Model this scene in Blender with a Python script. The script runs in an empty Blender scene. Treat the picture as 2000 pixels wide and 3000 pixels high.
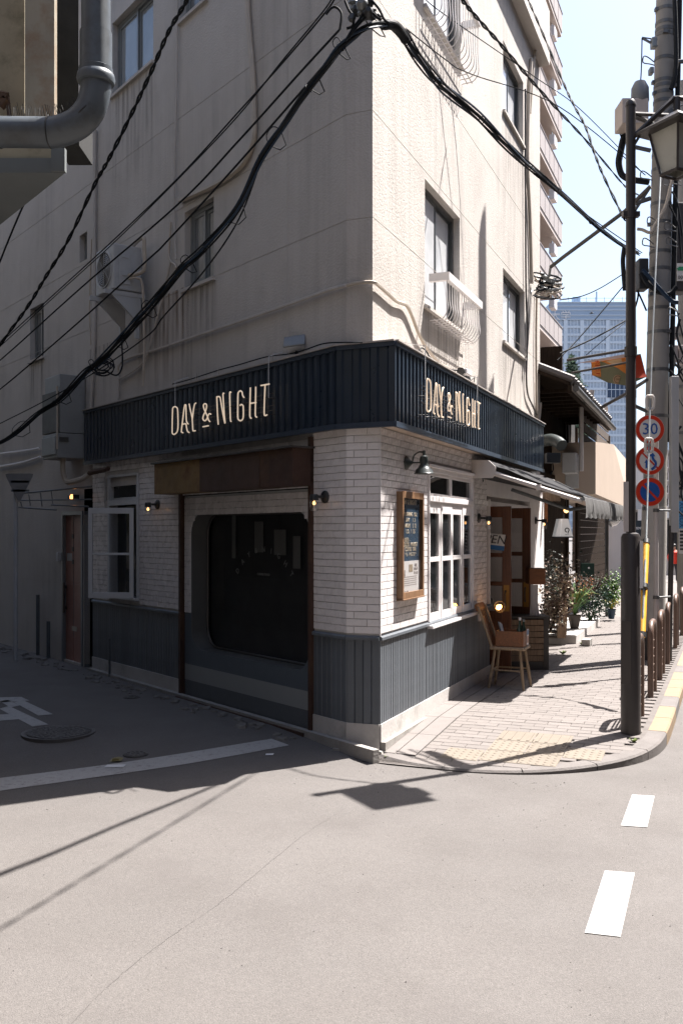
import bpy, bmesh, math, random
from mathutils import Matrix, Vector
random.seed(7)
R = math.radians
SC = bpy.context.scene
COL = SC.collection
# ------------------------------------------------------------------ camera, sky, sun, exposure
F = 2800.0; HY = 1558.0; CH = 1.72          # focal length and horizon (in 2000x3000 px), eye height
cd = bpy.data.cameras.new('camera'); cam = bpy.data.objects.new('camera', cd); COL.objects.link(cam)
cam.location = (0, 0, CH); cam.rotation_euler = (R(90), 0, 0)
cd.sensor_fit = 'HORIZONTAL'; cd.sensor_width = 36.0; cd.lens = 36.0 * F / 2000.0
cd.shift_y = (HY - 1500.0) / 2000.0 * 1.0
cd.clip_start = 0.05; cd.clip_end = 3000
SC.camera = cam
SUN_AZ = 30.0; SUN_EL = 61.0               # azimuth from +X towards +Y
wd = bpy.data.worlds.new('World'); SC.world = wd; wd.use_nodes = True
wn = wd.node_tree.nodes; wl = wd.node_tree.links
bg = wn['Background']; sky = wn.new('ShaderNodeTexSky'); sky.sky_type = 'NISHITA'
sky.sun_disc = False; sky.sun_elevation = R(SUN_EL); sky.sun_rotation = R(90 - SUN_AZ)
sky.air_density = 1.0; sky.dust_density = 2.8; sky.ozone_density = 1.0; sky.altitude = 0
wl.new(sky.outputs[0], bg.inputs[0]); bg.inputs[1].default_value = 0.084
sl = bpy.data.lights.new('sun', 'SUN'); sun = bpy.data.objects.new('sun', sl); COL.objects.link(sun)
sl.energy = 5.0; sl.angle = R(0.53); sl.color = (1.0, 0.945, 0.90)
sv = Vector((math.cos(R(SUN_AZ)) * math.cos(R(SUN_EL)), math.sin(R(SUN_AZ)) * math.cos(R(SUN_EL)), math.sin(R(SUN_EL))))
sun.rotation_euler = sv.to_track_quat('Z', 'Y').to_euler(); sun.location = sv * 60
SC.view_settings.view_transform = 'Standard'; SC.view_settings.look = 'None'
SC.view_settings.gamma = 1.0; SC.view_settings.use_curve_mapping = False
SC.view_settings.exposure = 1.72
try:
    SC.cycles.use_denoising = True; SC.cycles.max_bounces = 8; SC.cycles.caustics_reflective = False
    SC.cycles.caustics_refractive = False; SC.cycles.sample_clamp_indirect = 6.0
except Exception: pass

# ------------------------------------------------------------------ geometry helpers
class MB:
    """collects faces, then links them as ONE mesh object"""
    def __init__(s): s.v = []; s.f = []; s.m = []; s.mi = 0
    def add(s, vs, fs):
        b = len(s.v); s.v += [tuple(v) for v in vs]; s.f += [tuple(b + i for i in f) for f in fs]; s.m += [s.mi] * len(fs); return s
    def box(s, x0, x1, y0, y1, z0, z1, M=None):
        x0, x1 = min(x0, x1), max(x0, x1); y0, y1 = min(y0, y1), max(y0, y1); z0, z1 = min(z0, z1), max(z0, z1)
        vs = [Vector(p) for p in ((x0,y0,z0),(x1,y0,z0),(x1,y1,z0),(x0,y1,z0),(x0,y0,z1),(x1,y0,z1),(x1,y1,z1),(x0,y1,z1))]
        if M: vs = [M @ v for v in vs]
        return s.add(vs, [(0,3,2,1),(4,5,6,7),(0,1,5,4),(1,2,6,5),(2,3,7,6),(3,0,4,7)])
    def prism(s, pts, y0, y1, M=None):
        """polygon in (x,z) extruded along y"""
        n = len(pts)
        vs = [Vector((p[0], y0, p[1])) for p in pts] + [Vector((p[0], y1, p[1])) for p in pts]
        if M: vs = [M @ v for v in vs]
        fs = [tuple(range(n)), tuple(range(2*n-1, n-1, -1))] + [(i, n+i, n+(i+1) % n, (i+1) % n) for i in range(n)]
        return s.add(vs, fs)
    def tube(s, pts, r, n=7, closed=False, cap=True):
        P = [Vector(p) for p in pts]; k = len(P); rs = r if isinstance(r, (list, tuple)) else [r] * k
        T = []
        for i in range(k):
            a = P[(i-1) % k] if (closed or i > 0) else P[i]; b = P[(i+1) % k] if (closed or i < k-1) else P[i]
            d = b - a; T.append(d.normalized() if d.length > 1e-9 else Vector((0,0,1)))
        up = Vector((0,0,1)) if abs(T[0].z) < .9 else Vector((1,0,0))
        N = (up - T[0] * up.dot(T[0])).normalized(); vs = []
        for i in range(k):
            N = N - T[i] * N.dot(T[i])
            if N.length < 1e-6: N = T[i].orthogonal()
            N.normalize(); B = T[i].cross(N)
            for j in range(n):
                a = 2*math.pi*j/n; vs.append(P[i] + (N*math.cos(a) + B*math.sin(a)) * rs[i])
        fs = []
        for i in range(k if closed else k-1):
            i2 = (i+1) % k
            for j in range(n):
                fs.append((i*n+j, i*n+(j+1) % n, i2*n+(j+1) % n, i2*n+j))
        if cap and not closed: fs += [tuple(range(n-1, -1, -1)), tuple((k-1)*n + j for j in range(n))]
        return s.add(vs, fs)
    def cyl(s, p0, p1, r0, r1=None, n=12): return s.tube([p0, p1], [r0, r0 if r1 is None else r1], n)
    def lathe(s, prof, n=16, M=None):
        """(r,z) profile turned about z"""
        vs = []; k = len(prof)
        for r, z in prof:
            for j in range(n):
                a = 2*math.pi*j/n; v = Vector((r*math.cos(a), r*math.sin(a), z)); vs.append(M @ v if M else v)
        fs = [(i*n+j, i*n+(j+1) % n, (i+1)*n+(j+1) % n, (i+1)*n+j) for i in range(k-1) for j in range(n)]
        fs += [tuple(range(n-1, -1, -1)), tuple((k-1)*n+j for j in range(n))]
        return s.add(vs, fs)
    def quad(s, a, b, c, d): return s.add([a, b, c, d], [(0,1,2,3)])
    def mesh(s, name, mat, smooth=False):
        me = bpy.data.meshes.new(name); me.from_pydata(s.v, [], s.f)
        for m in (mat if isinstance(mat, (list, tuple)) else [mat]): me.materials.append(m)
        if any(s.m): me.polygons.foreach_set('material_index', s.m)
        if smooth:
            me.polygons.foreach_set('use_smooth', [True] * len(me.polygons)); me.set_sharp_from_angle(angle=R(40))
        me.update(); return me
    def build(s, name, mat, parent=None, M=None, smooth=False, bevel=0, label=None, kind=None):
        return link(name, s.mesh(name, mat, smooth), parent, M, bevel, label, kind)
def wm(o):                                   # world matrix without a depsgraph update
    m = o.matrix_basis.copy()
    while o.parent: o = o.parent; m = o.matrix_basis @ m
    return m
def link(name, me, parent=None, M=None, bevel=0, label=None, kind=None):
    o = bpy.data.objects.new(name, me); COL.objects.link(o)
    M = M or Matrix.Identity(4)
    if parent: o.parent = parent; o.matrix_basis = wm(parent).inverted() @ M
    else: o.matrix_basis = M
    if bevel:
        b = o.modifiers.new('bevel', 'BEVEL'); b.width = bevel; b.segments = 2; b.limit_method = 'ANGLE'; b.angle_limit = R(40)
    if label: o['label'] = label
    if kind: o['kind'] = kind
    return o
def tag(o, label, cat, group=None):
    o['label'] = label; o['category'] = cat
    if group: o['group'] = group
    return o
def thing(name, label, cat, loc=(0,0,0), group=None):
    o = bpy.data.objects.new(name, None); COL.objects.link(o); o.empty_display_size = .1
    o.matrix_basis = loc.copy() if isinstance(loc, Matrix) else Matrix.Translation(loc)
    return tag(o, label, cat, group)
def kids(o): return [c for c in bpy.data.objects if c.parent == o]
def copy_tree(o, parent=None, M=None):
    c = o.copy(); COL.objects.link(c)
    if parent: c.parent = parent
    if M: c.matrix_basis = M
    for k in kids(o): copy_tree(k, c)
    return c
def spline(P, sub=6, closed=False):
    P = [Vector(p) for p in P]; out = []; n = len(P)
    for i in range(n if closed else n-1):
        g = lambda k: P[k % n] if closed else P[max(0, min(n-1, k))]
        a, b, c, d = g(i-1), g(i), g(i+1), g(i+2)
        for j in range(sub):
            t = j/sub; out.append(.5*((2*b)+(c-a)*t+(2*a-5*b+4*c-d)*t*t+(3*b-a-3*c+d)*t**3))
    if not closed: out.append(P[-1])
    return out
def ss(a, b, x):
    t = max(0., min(1., (x-a)/(b-a))); return t*t*(3-2*t)
# --- the lines of sight measured in the photograph, turned into places on real planes
def vplane(p0, p1):
    a = Vector(p0); d = Vector(p1)-a; return Wall(a, d)
def at(px, py, Y): return Vector(((px-1000)*Y/F, Y, CH-(py-HY)*Y/F))
class Wall:
    """vertical plane: X runs to the right along it, local y points INTO it, z up"""
    def __init__(s, o, xdir):
        s.o = Vector((o[0], o[1])); s.x = Vector(xdir).normalized(); s.n = Vector((s.x.y, -s.x.x))
    def s_(s, px, off=0):
        u = (px-1000)/F; q = s.o + s.n*off
        return (u*q.y - q.x)/(s.x.x - u*s.x.y)
    def z_(s, px, py, off=0):
        Y = (s.o + s.n*off + s.x*s.s_(px, off)).y; return CH-(py-HY)*Y/F
    def p(s, a, off=0, z=0): q = s.o + s.x*a + s.n*off; return Vector((q.x, q.y, z))
    def hit(s, px, py, off=0): return s.p(s.s_(px, off), off, s.z_(px, py, off))
    def M(s, a=0, off=0, z=0):
        q = s.p(a, off, z); x, n = s.x, s.n
        return Matrix(((x.x, -n.x, 0, q.x), (x.y, -n.y, 0, q.y), (0, 0, 1, q.z), (0,0,0,1)))
    def sd(s, P): v = Vector((P[0], P[1])) - s.o; return v.dot(s.x), v.dot(s.n)
aR = math.atan(1150/F); aL = math.atan(2130/F)
C1 = (112*7.681/F, 7.681); C0 = (15*7.77/F, 7.77)
WR = Wall(C1, (math.sin(aR), math.cos(aR)))                 # street facade, tile face
WL = Wall(C0, (math.sin(aL), -math.cos(aL)))                # side-street facade, tile face (s is negative to the left)
WC = Wall(C0, (C1[0]-C0[0], C1[1]-C0[1])); LC = math.hypot(C1[0]-C0[0], C1[1]-C0[1])
C1p = (91*7.70/F, 7.70); C0p = (14*7.79/F, 7.79)
WRp = Wall(C1p, WR.x); WLp = Wall(C0p, WL.x); WCp = Wall(C0p, (C1p[0]-C0p[0], C1p[1]-C0p[1])); LCp = math.hypot(C1p[0]-C0p[0], C1p[1]-C0p[1])
def dip(y): return -.024*max(0., min(y, 60.)-18.)
def zr(x, y): return -0.08 + 0.08*ss(7.2, 8.6, y)*(1-ss(.1, .6, x)) + dip(y)
def zsw(s): return -0.06 + 0.10*max(0., min(1., (s+.25)/1.6)) + dip(7.68+.925*s)
def onroad(px, py, dz=0):
    z = -.04
    for _ in range(8):
        Y = F*(CH-z)/(py-HY); z = zr((px-1000)*Y/F, Y)+dz
    return Vector(((px-1000)*Y/F, Y, z))

# ------------------------------------------------------------------ materials
MATS = {}
def mat(name, col, rough=.6, var=.12, scale=4., bump=0., bscale=60., bdist=.012, metal=0., spec=.5, objvar=0., streak=0., speck=0., emit=0., dirt=None, dscale=2.5, damt=.5, dlo=.5, stretch=None, wave=None):
    """col -> noise variation -> streaks / specks / blotches of a second colour; all on the thing itself"""
    if name in MATS: return MATS[name]
    m = bpy.data.materials.new(name); m.use_nodes = True; nt = m.node_tree; N = nt.nodes; L = nt.links
    b = N['Principled BSDF']; b.inputs['Roughness'].default_value = rough; b.inputs['Metallic'].default_value = metal
    b.inputs['Specular IOR Level'].default_value = spec
    tc = N.new('ShaderNodeTexCoord'); co = tc.outputs['Object']
    if stretch:
        mp = N.new('ShaderNodeMapping'); L.new(co, mp.inputs[0]); mp.inputs['Scale'].default_value = stretch; cs = mp.outputs[0]
    else: cs = co
    def noise(sc, det=4, c=None, ro=.55):
        n = N.new('ShaderNodeTexNoise'); n.inputs['Scale'].default_value = sc; n.inputs['Detail'].default_value = det
        n.inputs['Roughness'].default_value = ro; L.new(c or cs, n.inputs['Vector']); return n.outputs['Fac']
    def mapr(x, a, bb, c, d):
        r = N.new('ShaderNodeMapRange'); L.new(x, r.inputs[0])
        for i, v in enumerate((a, bb, c, d)): r.inputs[1+i].default_value = v
        return r.outputs[0]
    def mix(fac, a, bcol, mode='MIX'):
        x = N.new('ShaderNodeMix'); x.data_type = 'RGBA'; x.blend_type = mode
        if hasattr(fac, 'is_linked'): L.new(fac, x.inputs[0])
        else: x.inputs[0].default_value = fac
        for i, q in ((6, a), (7, bcol)):
            if hasattr(q, 'is_linked'): L.new(q, x.inputs[i])
            else: x.inputs[i].default_value = (*q, 1)
        return x.outputs[2]
    def scaled(c, fac):
        v = N.new('ShaderNodeVectorMath'); v.operation = 'SCALE'
        if hasattr(c, 'is_linked'): L.new(c, v.inputs[0])
        else: v.inputs[0].default_value = c
        L.new(fac, v.inputs['Scale']); return v.outputs[0]
    c = scaled(col, mapr(noise(scale), .25, .75, 1-var, 1+var))
    if streak:
        mp = N.new('ShaderNodeMapping'); L.new(co, mp.inputs[0]); mp.inputs['Scale'].default_value = (7, 7, .35)
        st_ = mapr(noise(1.0, 5, mp.outputs[0], .65), .42, .75, 0, streak); mk = mapr(noise(.55, 4, co, .6), .42, .62, .12, 1.3)
        mu = N.new('ShaderNodeMath'); mu.operation = 'MULTIPLY'; L.new(st_, mu.inputs[0]); L.new(mk, mu.inputs[1]); iv = N.new('ShaderNodeMath'); iv.operation = 'SUBTRACT'; iv.inputs[0].default_value = 1.04; L.new(mu.outputs[0], iv.inputs[1]); c = scaled(c, iv.outputs[0])
    if wave:                                   # wood grain
        mp = N.new('ShaderNodeMapping'); L.new(co, mp.inputs[0]); mp.inputs['Scale'].default_value = wave
        c = scaled(c, mapr(noise(3.0, 6, mp.outputs[0], .7), .3, .7, .55, 1.35))
    if speck:
        c = scaled(c, mapr(noise(230., 2, co, .8), .33, .68, 1-speck, 1+speck))
        c = scaled(c, mapr(noise(70., 3, co, .7), .3, .7, 1-speck*.35, 1+speck*.35))
    if dirt: c = mix(mapr(noise(dscale, 6, cs, .7), dlo, dlo+.22, 0, damt), c, dirt)
    if objvar:
        oi = N.new('ShaderNodeObjectInfo'); c = scaled(c, mapr(oi.outputs['Random'], 0, 1, 1-objvar, 1+objvar))
    L.new(c, b.inputs['Base Color'])
    rr = mapr(noise(scale*3), .3, .7, max(0.02, rough-.08), min(1, rough+.08)); L.new(rr, b.inputs['Roughness'])
    if bump:
        bp = N.new('ShaderNodeBump'); bp.inputs['Strength'].default_value = min(1, bump); bp.inputs['Distance'].default_value = bdist
        L.new(noise(bscale, 3, co, .6), bp.inputs['Height']); L.new(bp.outputs[0], b.inputs['Normal'])
    if emit:
        L.new(c, b.inputs['Emission Color']); b.inputs['Emission Strength'].default_value = emit
    MATS[name] = m; return m
def glass(name, col=(.02,.025,.03), rough=.03, spec=.6, wavy=.0):
    m = mat(name, col, rough, .2, 2, spec=spec)
    nt = m.node_tree; b = nt.nodes['Principled BSDF']
    for l in list(b.inputs['Roughness'].links): nt.links.remove(l)
    b.inputs['Roughness'].default_value = rough
    if wavy:
        n = nt.nodes.new('ShaderNodeTexNoise'); n.inputs['Scale'].default_value = 2.2
        bp = nt.nodes.new('ShaderNodeBump'); bp.inputs['Strength'].default_value = wavy; bp.inputs['Distance'].default_value = .02
        nt.links.new(n.outputs['Fac'], bp.inputs['Height']); nt.links.new(bp.outputs[0], b.inputs['Normal'])
    return m
def clear(name, tint=(1,1,1), mixf=.05):       # thin clear pane: mostly see-through, a little mirror
    m = bpy.data.materials.new(name); m.use_nodes = True; nt = m.node_tree; N = nt.nodes; N.remove(N['Principled BSDF'])
    t = N.new('ShaderNodeBsdfTransparent'); t.inputs[0].default_value = (*tint, 1)
    g = N.new('ShaderNodeBsdfGlossy'); g.inputs['Roughness'].default_value = .03
    lw = N.new('ShaderNodeLayerWeight'); lw.inputs[0].default_value = .5; f = N.new('ShaderNodeMath'); f.operation = 'POWER'; f.inputs[1].default_value = 5; nt.links.new(lw.outputs['Facing'], f.inputs[0])
    a = N.new('ShaderNodeMath'); a.operation = 'ADD'; a.inputs[1].default_value = mixf; nt.links.new(f.outputs[0], a.inputs[0])
    x = N.new('ShaderNodeMixShader'); nt.links.new(a.outputs[0], x.inputs[0]); nt.links.new(t.outputs[0], x.inputs[1]); nt.links.new(g.outputs[0], x.inputs[2])
    nt.links.new(x.outputs[0], N['Material Output'].inputs[0]); MATS[name] = m; return m
PLASTER = mat('plaster', (.505,.470,.432), .85, .06, 1.6, bump=.6, bscale=50, bdist=.013, streak=.20, dirt=(.33,.30,.27), dscale=1.1, damt=.3)
TILE = mat('glazed_tile', (.72,.685,.675), .28, .05, 3, objvar=.045, bump=.06, bscale=14, spec=.5)
GROUT = mat('grout', (.50,.485,.47), .9, .15, 8)
WAINS = mat('wainscot_paint', (.102,.116,.132), .5, .28, 2.2, streak=.25, bump=.1, bscale=30, objvar=.12)
CONC = mat('concrete', (.47,.45,.43), .85, .16, 2.5, bump=.25, bscale=40, dirt=(.22,.21,.19), dscale=3.5, damt=.5)
CONCD = mat('dirty_concrete', (.30,.285,.265), .9, .25, 3, bump=.4, bscale=30, dirt=(.1,.09,.08), dscale=3.0, damt=.6)
WHITE = mat('white_paint', (.74,.71,.70), .45, .06, 5, bump=.08, bscale=20)
GREYW = mat('grey_white_paint', (.55,.56,.57), .5, .08, 4)
NAVY = mat('navy_sheet_metal', (.015,.026,.043), .34, .12, 2, streak=.25, spec=.6)
BLACK = mat('black_metal', (.022,.024,.026), .45, .15, 6)
DARKST = mat('dark_steel', (.05,.045,.042), .45, .2, 5)
RUST = mat('rusty_steel', (.048,.022,.014), .7, .35, 4, bump=.2, bscale=50, dirt=(.11,.06,.025), dscale=2.2, damt=.7)
ALU = mat('window_frame_grey', (.20,.215,.22), .4, .08, 6, metal=.2)
BRONZE = mat('bronze_frame', (.075,.08,.082), .4, .08, 6, metal=.2)
GLASSD = glass('dark_glass', (.012,.014,.015), .03, .5, .03)
GLASSS = glass('sky_glass', (.62,.64,.66), .06, .9, .08)  # pale base colour carries curtains and a sky reflection
GLASSM = glass('frosted_glass', (.16,.17,.175), .12, .6, .05)
CLEAR = clear('clear_pane')
WOODF = mat('oak_frame', (.21,.115,.058), .5, .15, 3, wave=(14,14,1.2))
WOODD = mat('brown_door_wood', (.115,.042,.018), .38, .15, 3, wave=(18,18,1.0))
WOODG = mat('weathered_wood', (.20,.135,.085), .7, .2, 4, wave=(20,20,2))
WOODK = mat('dark_old_wood', (.026,.018,.013), .85, .25, 3, wave=(14,14,1), spec=.06)
WOODO = mat('orange_wood', (.20,.075,.027), .5, .15, 3, wave=(2,20,20))
ASPH = mat('asphalt', (.114,.105,.099), .88, .10, .7, bump=.5, bscale=150, speck=.30, dirt=(.086,.077,.073), dscale=.8, damt=.55)
PAINT = mat('road_paint', (.36,.352,.342), .65, .05, 6, bump=.3, bscale=120, speck=.12, dirt=(.115,.105,.10), dscale=22, damt=1.0, dlo=.535)
CABLE = mat('cable_rubber', (.012,.014,.017), .75, .2, 5, spec=.2)
CABLEB = mat('blue_black_cable', (.012,.028,.055), .6, .2, 5, spec=.3)
PIPEG = mat('grey_pvc', (.095,.112,.126), .42, .10, 3, dirt=(.05,.05,.047), dscale=5, damt=.7)
BEIGEP = mat('beige_conduit', (.46,.40,.33), .6, .12, 6)
NEON = mat('neon_tube', (1.0,.80,.60), .3, .02, 2, emit=.14)
BULB = mat('lamp_bulb', (1.0,.50,.17), .3, 0, 2, emit=1.2)
# ------------------------------------------------------------------ ground, road, side street
gm = MB(); gm.box(-900, 900, -300, 1500, -2.5, -1.35)
link('ground', gm.mesh('ground', ASPH), kind='structure')
xs = [-40,-25,-15,-10] + [-8+.25*i for i in range(57)] + [6.5,7.5,9,12,18,30,60]
ys = [-30,-15,-6,-2,0] + [1+.25*i for i in range(53)] + [14.5,16,18,20,22,25,30,36,45,60,70,120,260]
rm = MB(); vs = [(x, y, zr(x, y)) for y in ys for x in xs]; nx = len(xs)
rm.add(vs, [(j*nx+i, j*nx+i+1, (j+1)*nx+i+1, (j+1)*nx+i) for j in range(len(ys)-1) for i in range(nx-1)])
road = link('road', rm.mesh('road', ASPH, True), kind='structure')
def painted(name, poly, dz=.004, m=None, px=True):
    """paint draped on the road: subdivided quads between the two long edges"""
    b = MB(); P = [onroad(*q) for q in poly] if px else [Vector(q) for q in poly]
    k = 12; rows = []
    for i in range(k+1):
        t = i/k; a = P[0].lerp(P[1], t); c = P[3].lerp(P[2], t); rows += [a, c]
    rows = [(q.x, q.y, zr(q.x, q.y)+dz) for q in rows]
    b.add(rows, [(2*i, 2*i+1, 2*i+3, 2*i+2) for i in range(k)])
    return b.build(name, m or PAINT, road)
painted('stop_line', [(-120,2296),(795,2166),(847,2185),(-120,2336)])
painted('lane_dash', [(1851,2330),(1917,2334),(1895,2426),(1818,2421)])
painted('lane_dash', [(1771,2553),(1859,2560),(1817,2748),(1712,2736)])
for q in ([(-40,2046),(62,2043),(86,2054),(-40,2062)], [(70,2054),(155,2094),(112,2098),(40,2058)],
          [(-2,2078),(26,2070),(142,2124),(95,2130)], [(-60,2098),(56,2092),(62,2108),(-60,2118)], [(0,2056),(22,2052),(60,2068),(30,2074)]):
    painted('road_lettering', q)
# hairline crack and patch seam in the road
SEAM = mat('tar_seam', (.104,.096,.091), .8, .2, 8)
b = MB(); pts = spline([onroad(*q) for q in ((1010,2370),(900,2440),(800,2520),(640,2650),(480,2760),(330,2880),(210,3000),(150,3060))], 8)
for i in range(len(pts)-1):
    a, c = pts[i], pts[i+1]; w = .0007+.0005*random.random(); j = Vector((random.uniform(-.006,.006), random.uniform(-.006,.006), 0))
    d = (c-a).normalized(); n = Vector((-d.y, d.x, 0))*w
    b.quad(a-n+j+Vector((0,0,.003)), a+n+j+Vector((0,0,.003)), c+n+Vector((0,0,.003)), c-n+Vector((0,0,.003)))
b.build('crack', SEAM, road)
# manhole covers
IRON = mat('cast_iron', (.10,.094,.089), .6, .25, 8, bump=.3, bscale=60)
def manhole(px, py, r, label, ribs):
    c = onroad(px, py); t = thing('manhole_cover', label, 'manhole cover', (c.x, c.y, c.z+.002))
    b = MB(); b.lathe([(r, -.03), (r, .004), (r*.9, .004), (r*.89, -.002), (0.001, -.002)], 32); b.build('frame_ring', IRON, t, Matrix.Translation((c.x, c.y, c.z+.003)), True)
    b = MB(); b.lathe([(r*.86, -.02), (r*.86, .005), (.001, .005)], 32)
    for k in range(ribs):
        rr = r*.86*(k+.6)/ribs; nseg = 6+5*k
        for j in range(nseg):
            a = 2*math.pi*j/nseg + k; M = Matrix.Rotation(a, 4, 'Z') @ Matrix.Translation((rr, 0, .005))
            b.box(-.018*r/.3, .018*r/.3, -rr*math.pi/nseg*.62, rr*math.pi/nseg*.62, 0, .004, M)
    b.build('lid', IRON, t, Matrix.Translation((c.x, c.y, c.z+.003)))
manhole(172, 2147, .31, 'large round iron manhole cover in the shaded side street beside the painted lettering', 5)
manhole(397, 2211, .10, 'small round iron valve cover just above the white stop line', 2)
manhole(385, 2044, .085, 'small round cover near the footing of the sliding shop window', 2)
# grit and small stones left on the asphalt
GRIT = mat('grit', (.10,.092,.088), .9, .5, 30); rg = random.Random(21)
b = MB()
for k in range(420):
    if k < 260: x, y = rg.uniform(-2.2, 2.4), rg.uniform(2.6, 7.0)
    else: q = WR.p(rg.uniform(-.4, 8), 2.16+abs(rg.gauss(0, .12)), 0) if k % 2 else WR.p(-.34-abs(rg.gauss(0,.10)), rg.uniform(0, 1.5), 0); x, y = q.x, q.y
    r = rg.uniform(.002, .006)*(1.6 if rg.random() < .06 else 1); z = zr(x, y); b.add([(x+r,y,z),(x,y+r*.8,z),(x-r*.9,y,z),(x,y-r,z),(x,y,z+r*.8)], [(0,1,4),(1,2,4),(2,3,4),(3,0,4)])
b.build('grit', GRIT, road, kind='stuff')
# litter by the line
LIT1 = mat('litter_yellow', (.20,.165,.07), .5); LIT2 = mat('litter_white', (.66,.66,.66), .6)
c = onroad(340, 2232); b = MB(); b.add([(-.05,-.02,0),(.045,-.03,.008),(.055,.02,.018),(.014,.036,.026),(-.04,.026,.012)], [(0,1,2,3,4)]); b.prism([(-.033,.002),(.033,.002),(.023,.02),(-.02,.022)], -.013, .02)
tag(b.build('litter_wrapper', LIT1, None, Matrix.Translation((c.x, c.y, c.z+.006))), 'crumpled yellow wrapper lying on the white stop line', 'litter')
c = onroad(338, 2248); b = MB(); b.add([(-.08,-.03,.002),(.07,-.035,.004),(.075,.03,.008),(-.07,.035,.004)], [(0,1,2,3)])
tag(b.build('litter_receipt', LIT2, None, Matrix.Translation((c.x, c.y, c.z+.006))), 'flat white paper scrap beside the yellow wrapper on the line', 'litter')
c = onroad(789, 2214); b = MB(); b.add([(-.03,-.02,.002),(.03,-.025,.004),(.035,.02,.008),(-.03,.025,.004)], [(0,1,2,3)])
tag(b.build('litter_scrap', LIT2, None, Matrix.Translation((c.x, c.y, c.z+.006))), 'tiny white paper scrap on asphalt past the end of the stop line', 'litter')

# ------------------------------------------------------------------ pavement on the corner
PAVE = mat('paver_stone', (.160,.143,.133), .85, .08, 5, objvar=.07, bump=.2, bscale=90, speck=.10)
PBASE = mat('paver_joint_sand', (.125,.112,.104), .95, .2, 8)
TACT = mat('tactile_yellow', (.172,.145,.114), .75, .06, 5, bump=.15, bscale=90, objvar=.05, speck=.05)
KERB = mat('kerb_stone', (.140,.127,.120), .85, .14, 4, bump=.35, bscale=70, speck=.12)
KERBY = mat('kerb_yellow_paint', (.24,.172,.105), .7, .06, 6, bump=.15, bscale=80, speck=.06)
STRIP = mat('pavement_slab', (.172,.155,.146), .85, .08, 3, bump=.15, bscale=60)
OUT = spline([(-.10,.03,0),(-.22,.30,0),(-.27,.62,0),(-.24,.95,0),(-.12,1.30,0),(.12,1.64,0),(.43,1.90,0),(.80,2.05,0),(1.26,2.11,0),(2.0,2.12,0)], 5)
OUT = [Vector((p[0], p[1])) for p in OUT] + [Vector((2.0+.9*i, 2.12)) for i in range(1, 40)]
def inner(d):                                # front limit of the paving at distance d from the wall
    best = 99
    for i in range(len(OUT)-1):
        a, c = OUT[i], OUT[i+1]
        if a.y <= d <= c.y and c.y > a.y: best = min(best, a.x+(c.x-a.x)*(d-a.y)/(c.y-a.y))
    return best
sb = MB()
for i in range(len(OUT)-1):
    a, c = OUT[i], OUT[i+1]
    za, zc = zsw(a.x)-.012, zsw(c.x)-.012
    sb.quad(WR.p(a.x, -.6, za), WR.p(a.x, a.y, za), WR.p(c.x, c.y, zc), WR.p(c.x, -.6, zc))
sidewalk = link('pavement', sb.mesh('pavement', PBASE), kind='structure')
# kerb stones
kb = 0; i = 0; KW = .15
def kerb_seg(pts, name, m):
    b = MB(); rows = []
    for k, q in enumerate(pts):
        a = pts[max(0, k-1)]; c = pts[min(len(pts)-1, k+1)]; d = (c-a).normalized(); n = Vector((-d.y, d.x))  # inward
        z = zsw(q.x)+.004; inn = q + n*KW*(1 if (n.dot(Vector((1, -.3))) > 0) else -1)
        rows.append((WR.p(q.x, q.y, -.13), WR.p(q.x, q.y, z-.015), WR.p(q.x+(inn.x-q.x)*.1, q.y+(inn.y-q.y)*.1, z), WR.p(inn.x, inn.y, z), WR.p(inn.x, inn.y, -.13)))
    k = len(rows)
    b.add([v for r_ in rows for v in r_], [(r_*5+j, (r_+1)*5+j, (r_+1)*5+j+1, r_*5+j+1) for r_ in range(k-1) for j in range(4)] + [(0,1,2,3,4), ((k-1)*5+4, (k-1)*5+3, (k-1)*5+2, (k-1)*5+1, (k-1)*5)])
    b.build(name, m, sidewalk)
def resample(P, step):
    out = [P[0]]; acc = 0
    for a, c in zip(P, P[1:]):
        L_ = (c-a).length; t = step-acc
        while t <= L_: out.append(a.lerp(c, t/L_)); t += step
        acc = (acc + L_) % step
    return out
RS = resample(OUT, .1)
k = 0
while k+6 < len(RS):
    seg = RS[k:k+7]; g = .004
    seg = [seg[0].lerp(seg[1], .05)] + seg[1:6] + [seg[6].lerp(seg[5], .05)]
    s = seg[3].x
    yel = seg[3].y > 2.0 and (1.0 < s < 2.45 or 3.2 < s < 4.6 or 5.7 < s < 7.0 or 8.2 < s < 9.4 or 10.6 < s < 12)
    kerb_seg(seg, 'kerb_stone', KERBY if yel else KERB); k += 6
    if len(seg) and s > 16: break
# pavers: 20x10 cm in running bond, long side across the pavement, plus yellow tactile slabs
pm = MB(); e = .005
pm.add([(-.099,-.049,0),(.099,-.049,0),(.099,.049,0),(-.099,.049,0),(-.094,-.044,e),(.094,-.044,e),(.094,.044,e),(-.094,.044,e)], [(4,5,6,7),(0,1,5,4),(1,2,6,5),(2,3,7,6),(3,0,4,7)])
PM = pm.mesh('paver', PAVE)
tb = MB(); h = .148
tb.add([(-h,-h,0),(h,-h,0),(h,h,0),(-h,h,0),(-h+.004,-h+.004,e),(h-.004,-h+.004,e),(h-.004,h-.004,e),(-h+.004,h-.004,e)], [(4,5,6,7),(0,1,5,4),(1,2,6,5),(2,3,7,6),(3,0,4,7)])
for ix in range(5):
    for iy in range(5):
        tb.lathe([(.016, 0), (.012, .003), (.006, .0038)], 6, Matrix.Translation((-.116+.058*ix, -.116+.058*iy, e)))
TM = tb.mesh('tactile_paver', TACT)
tl = MB()
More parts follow.
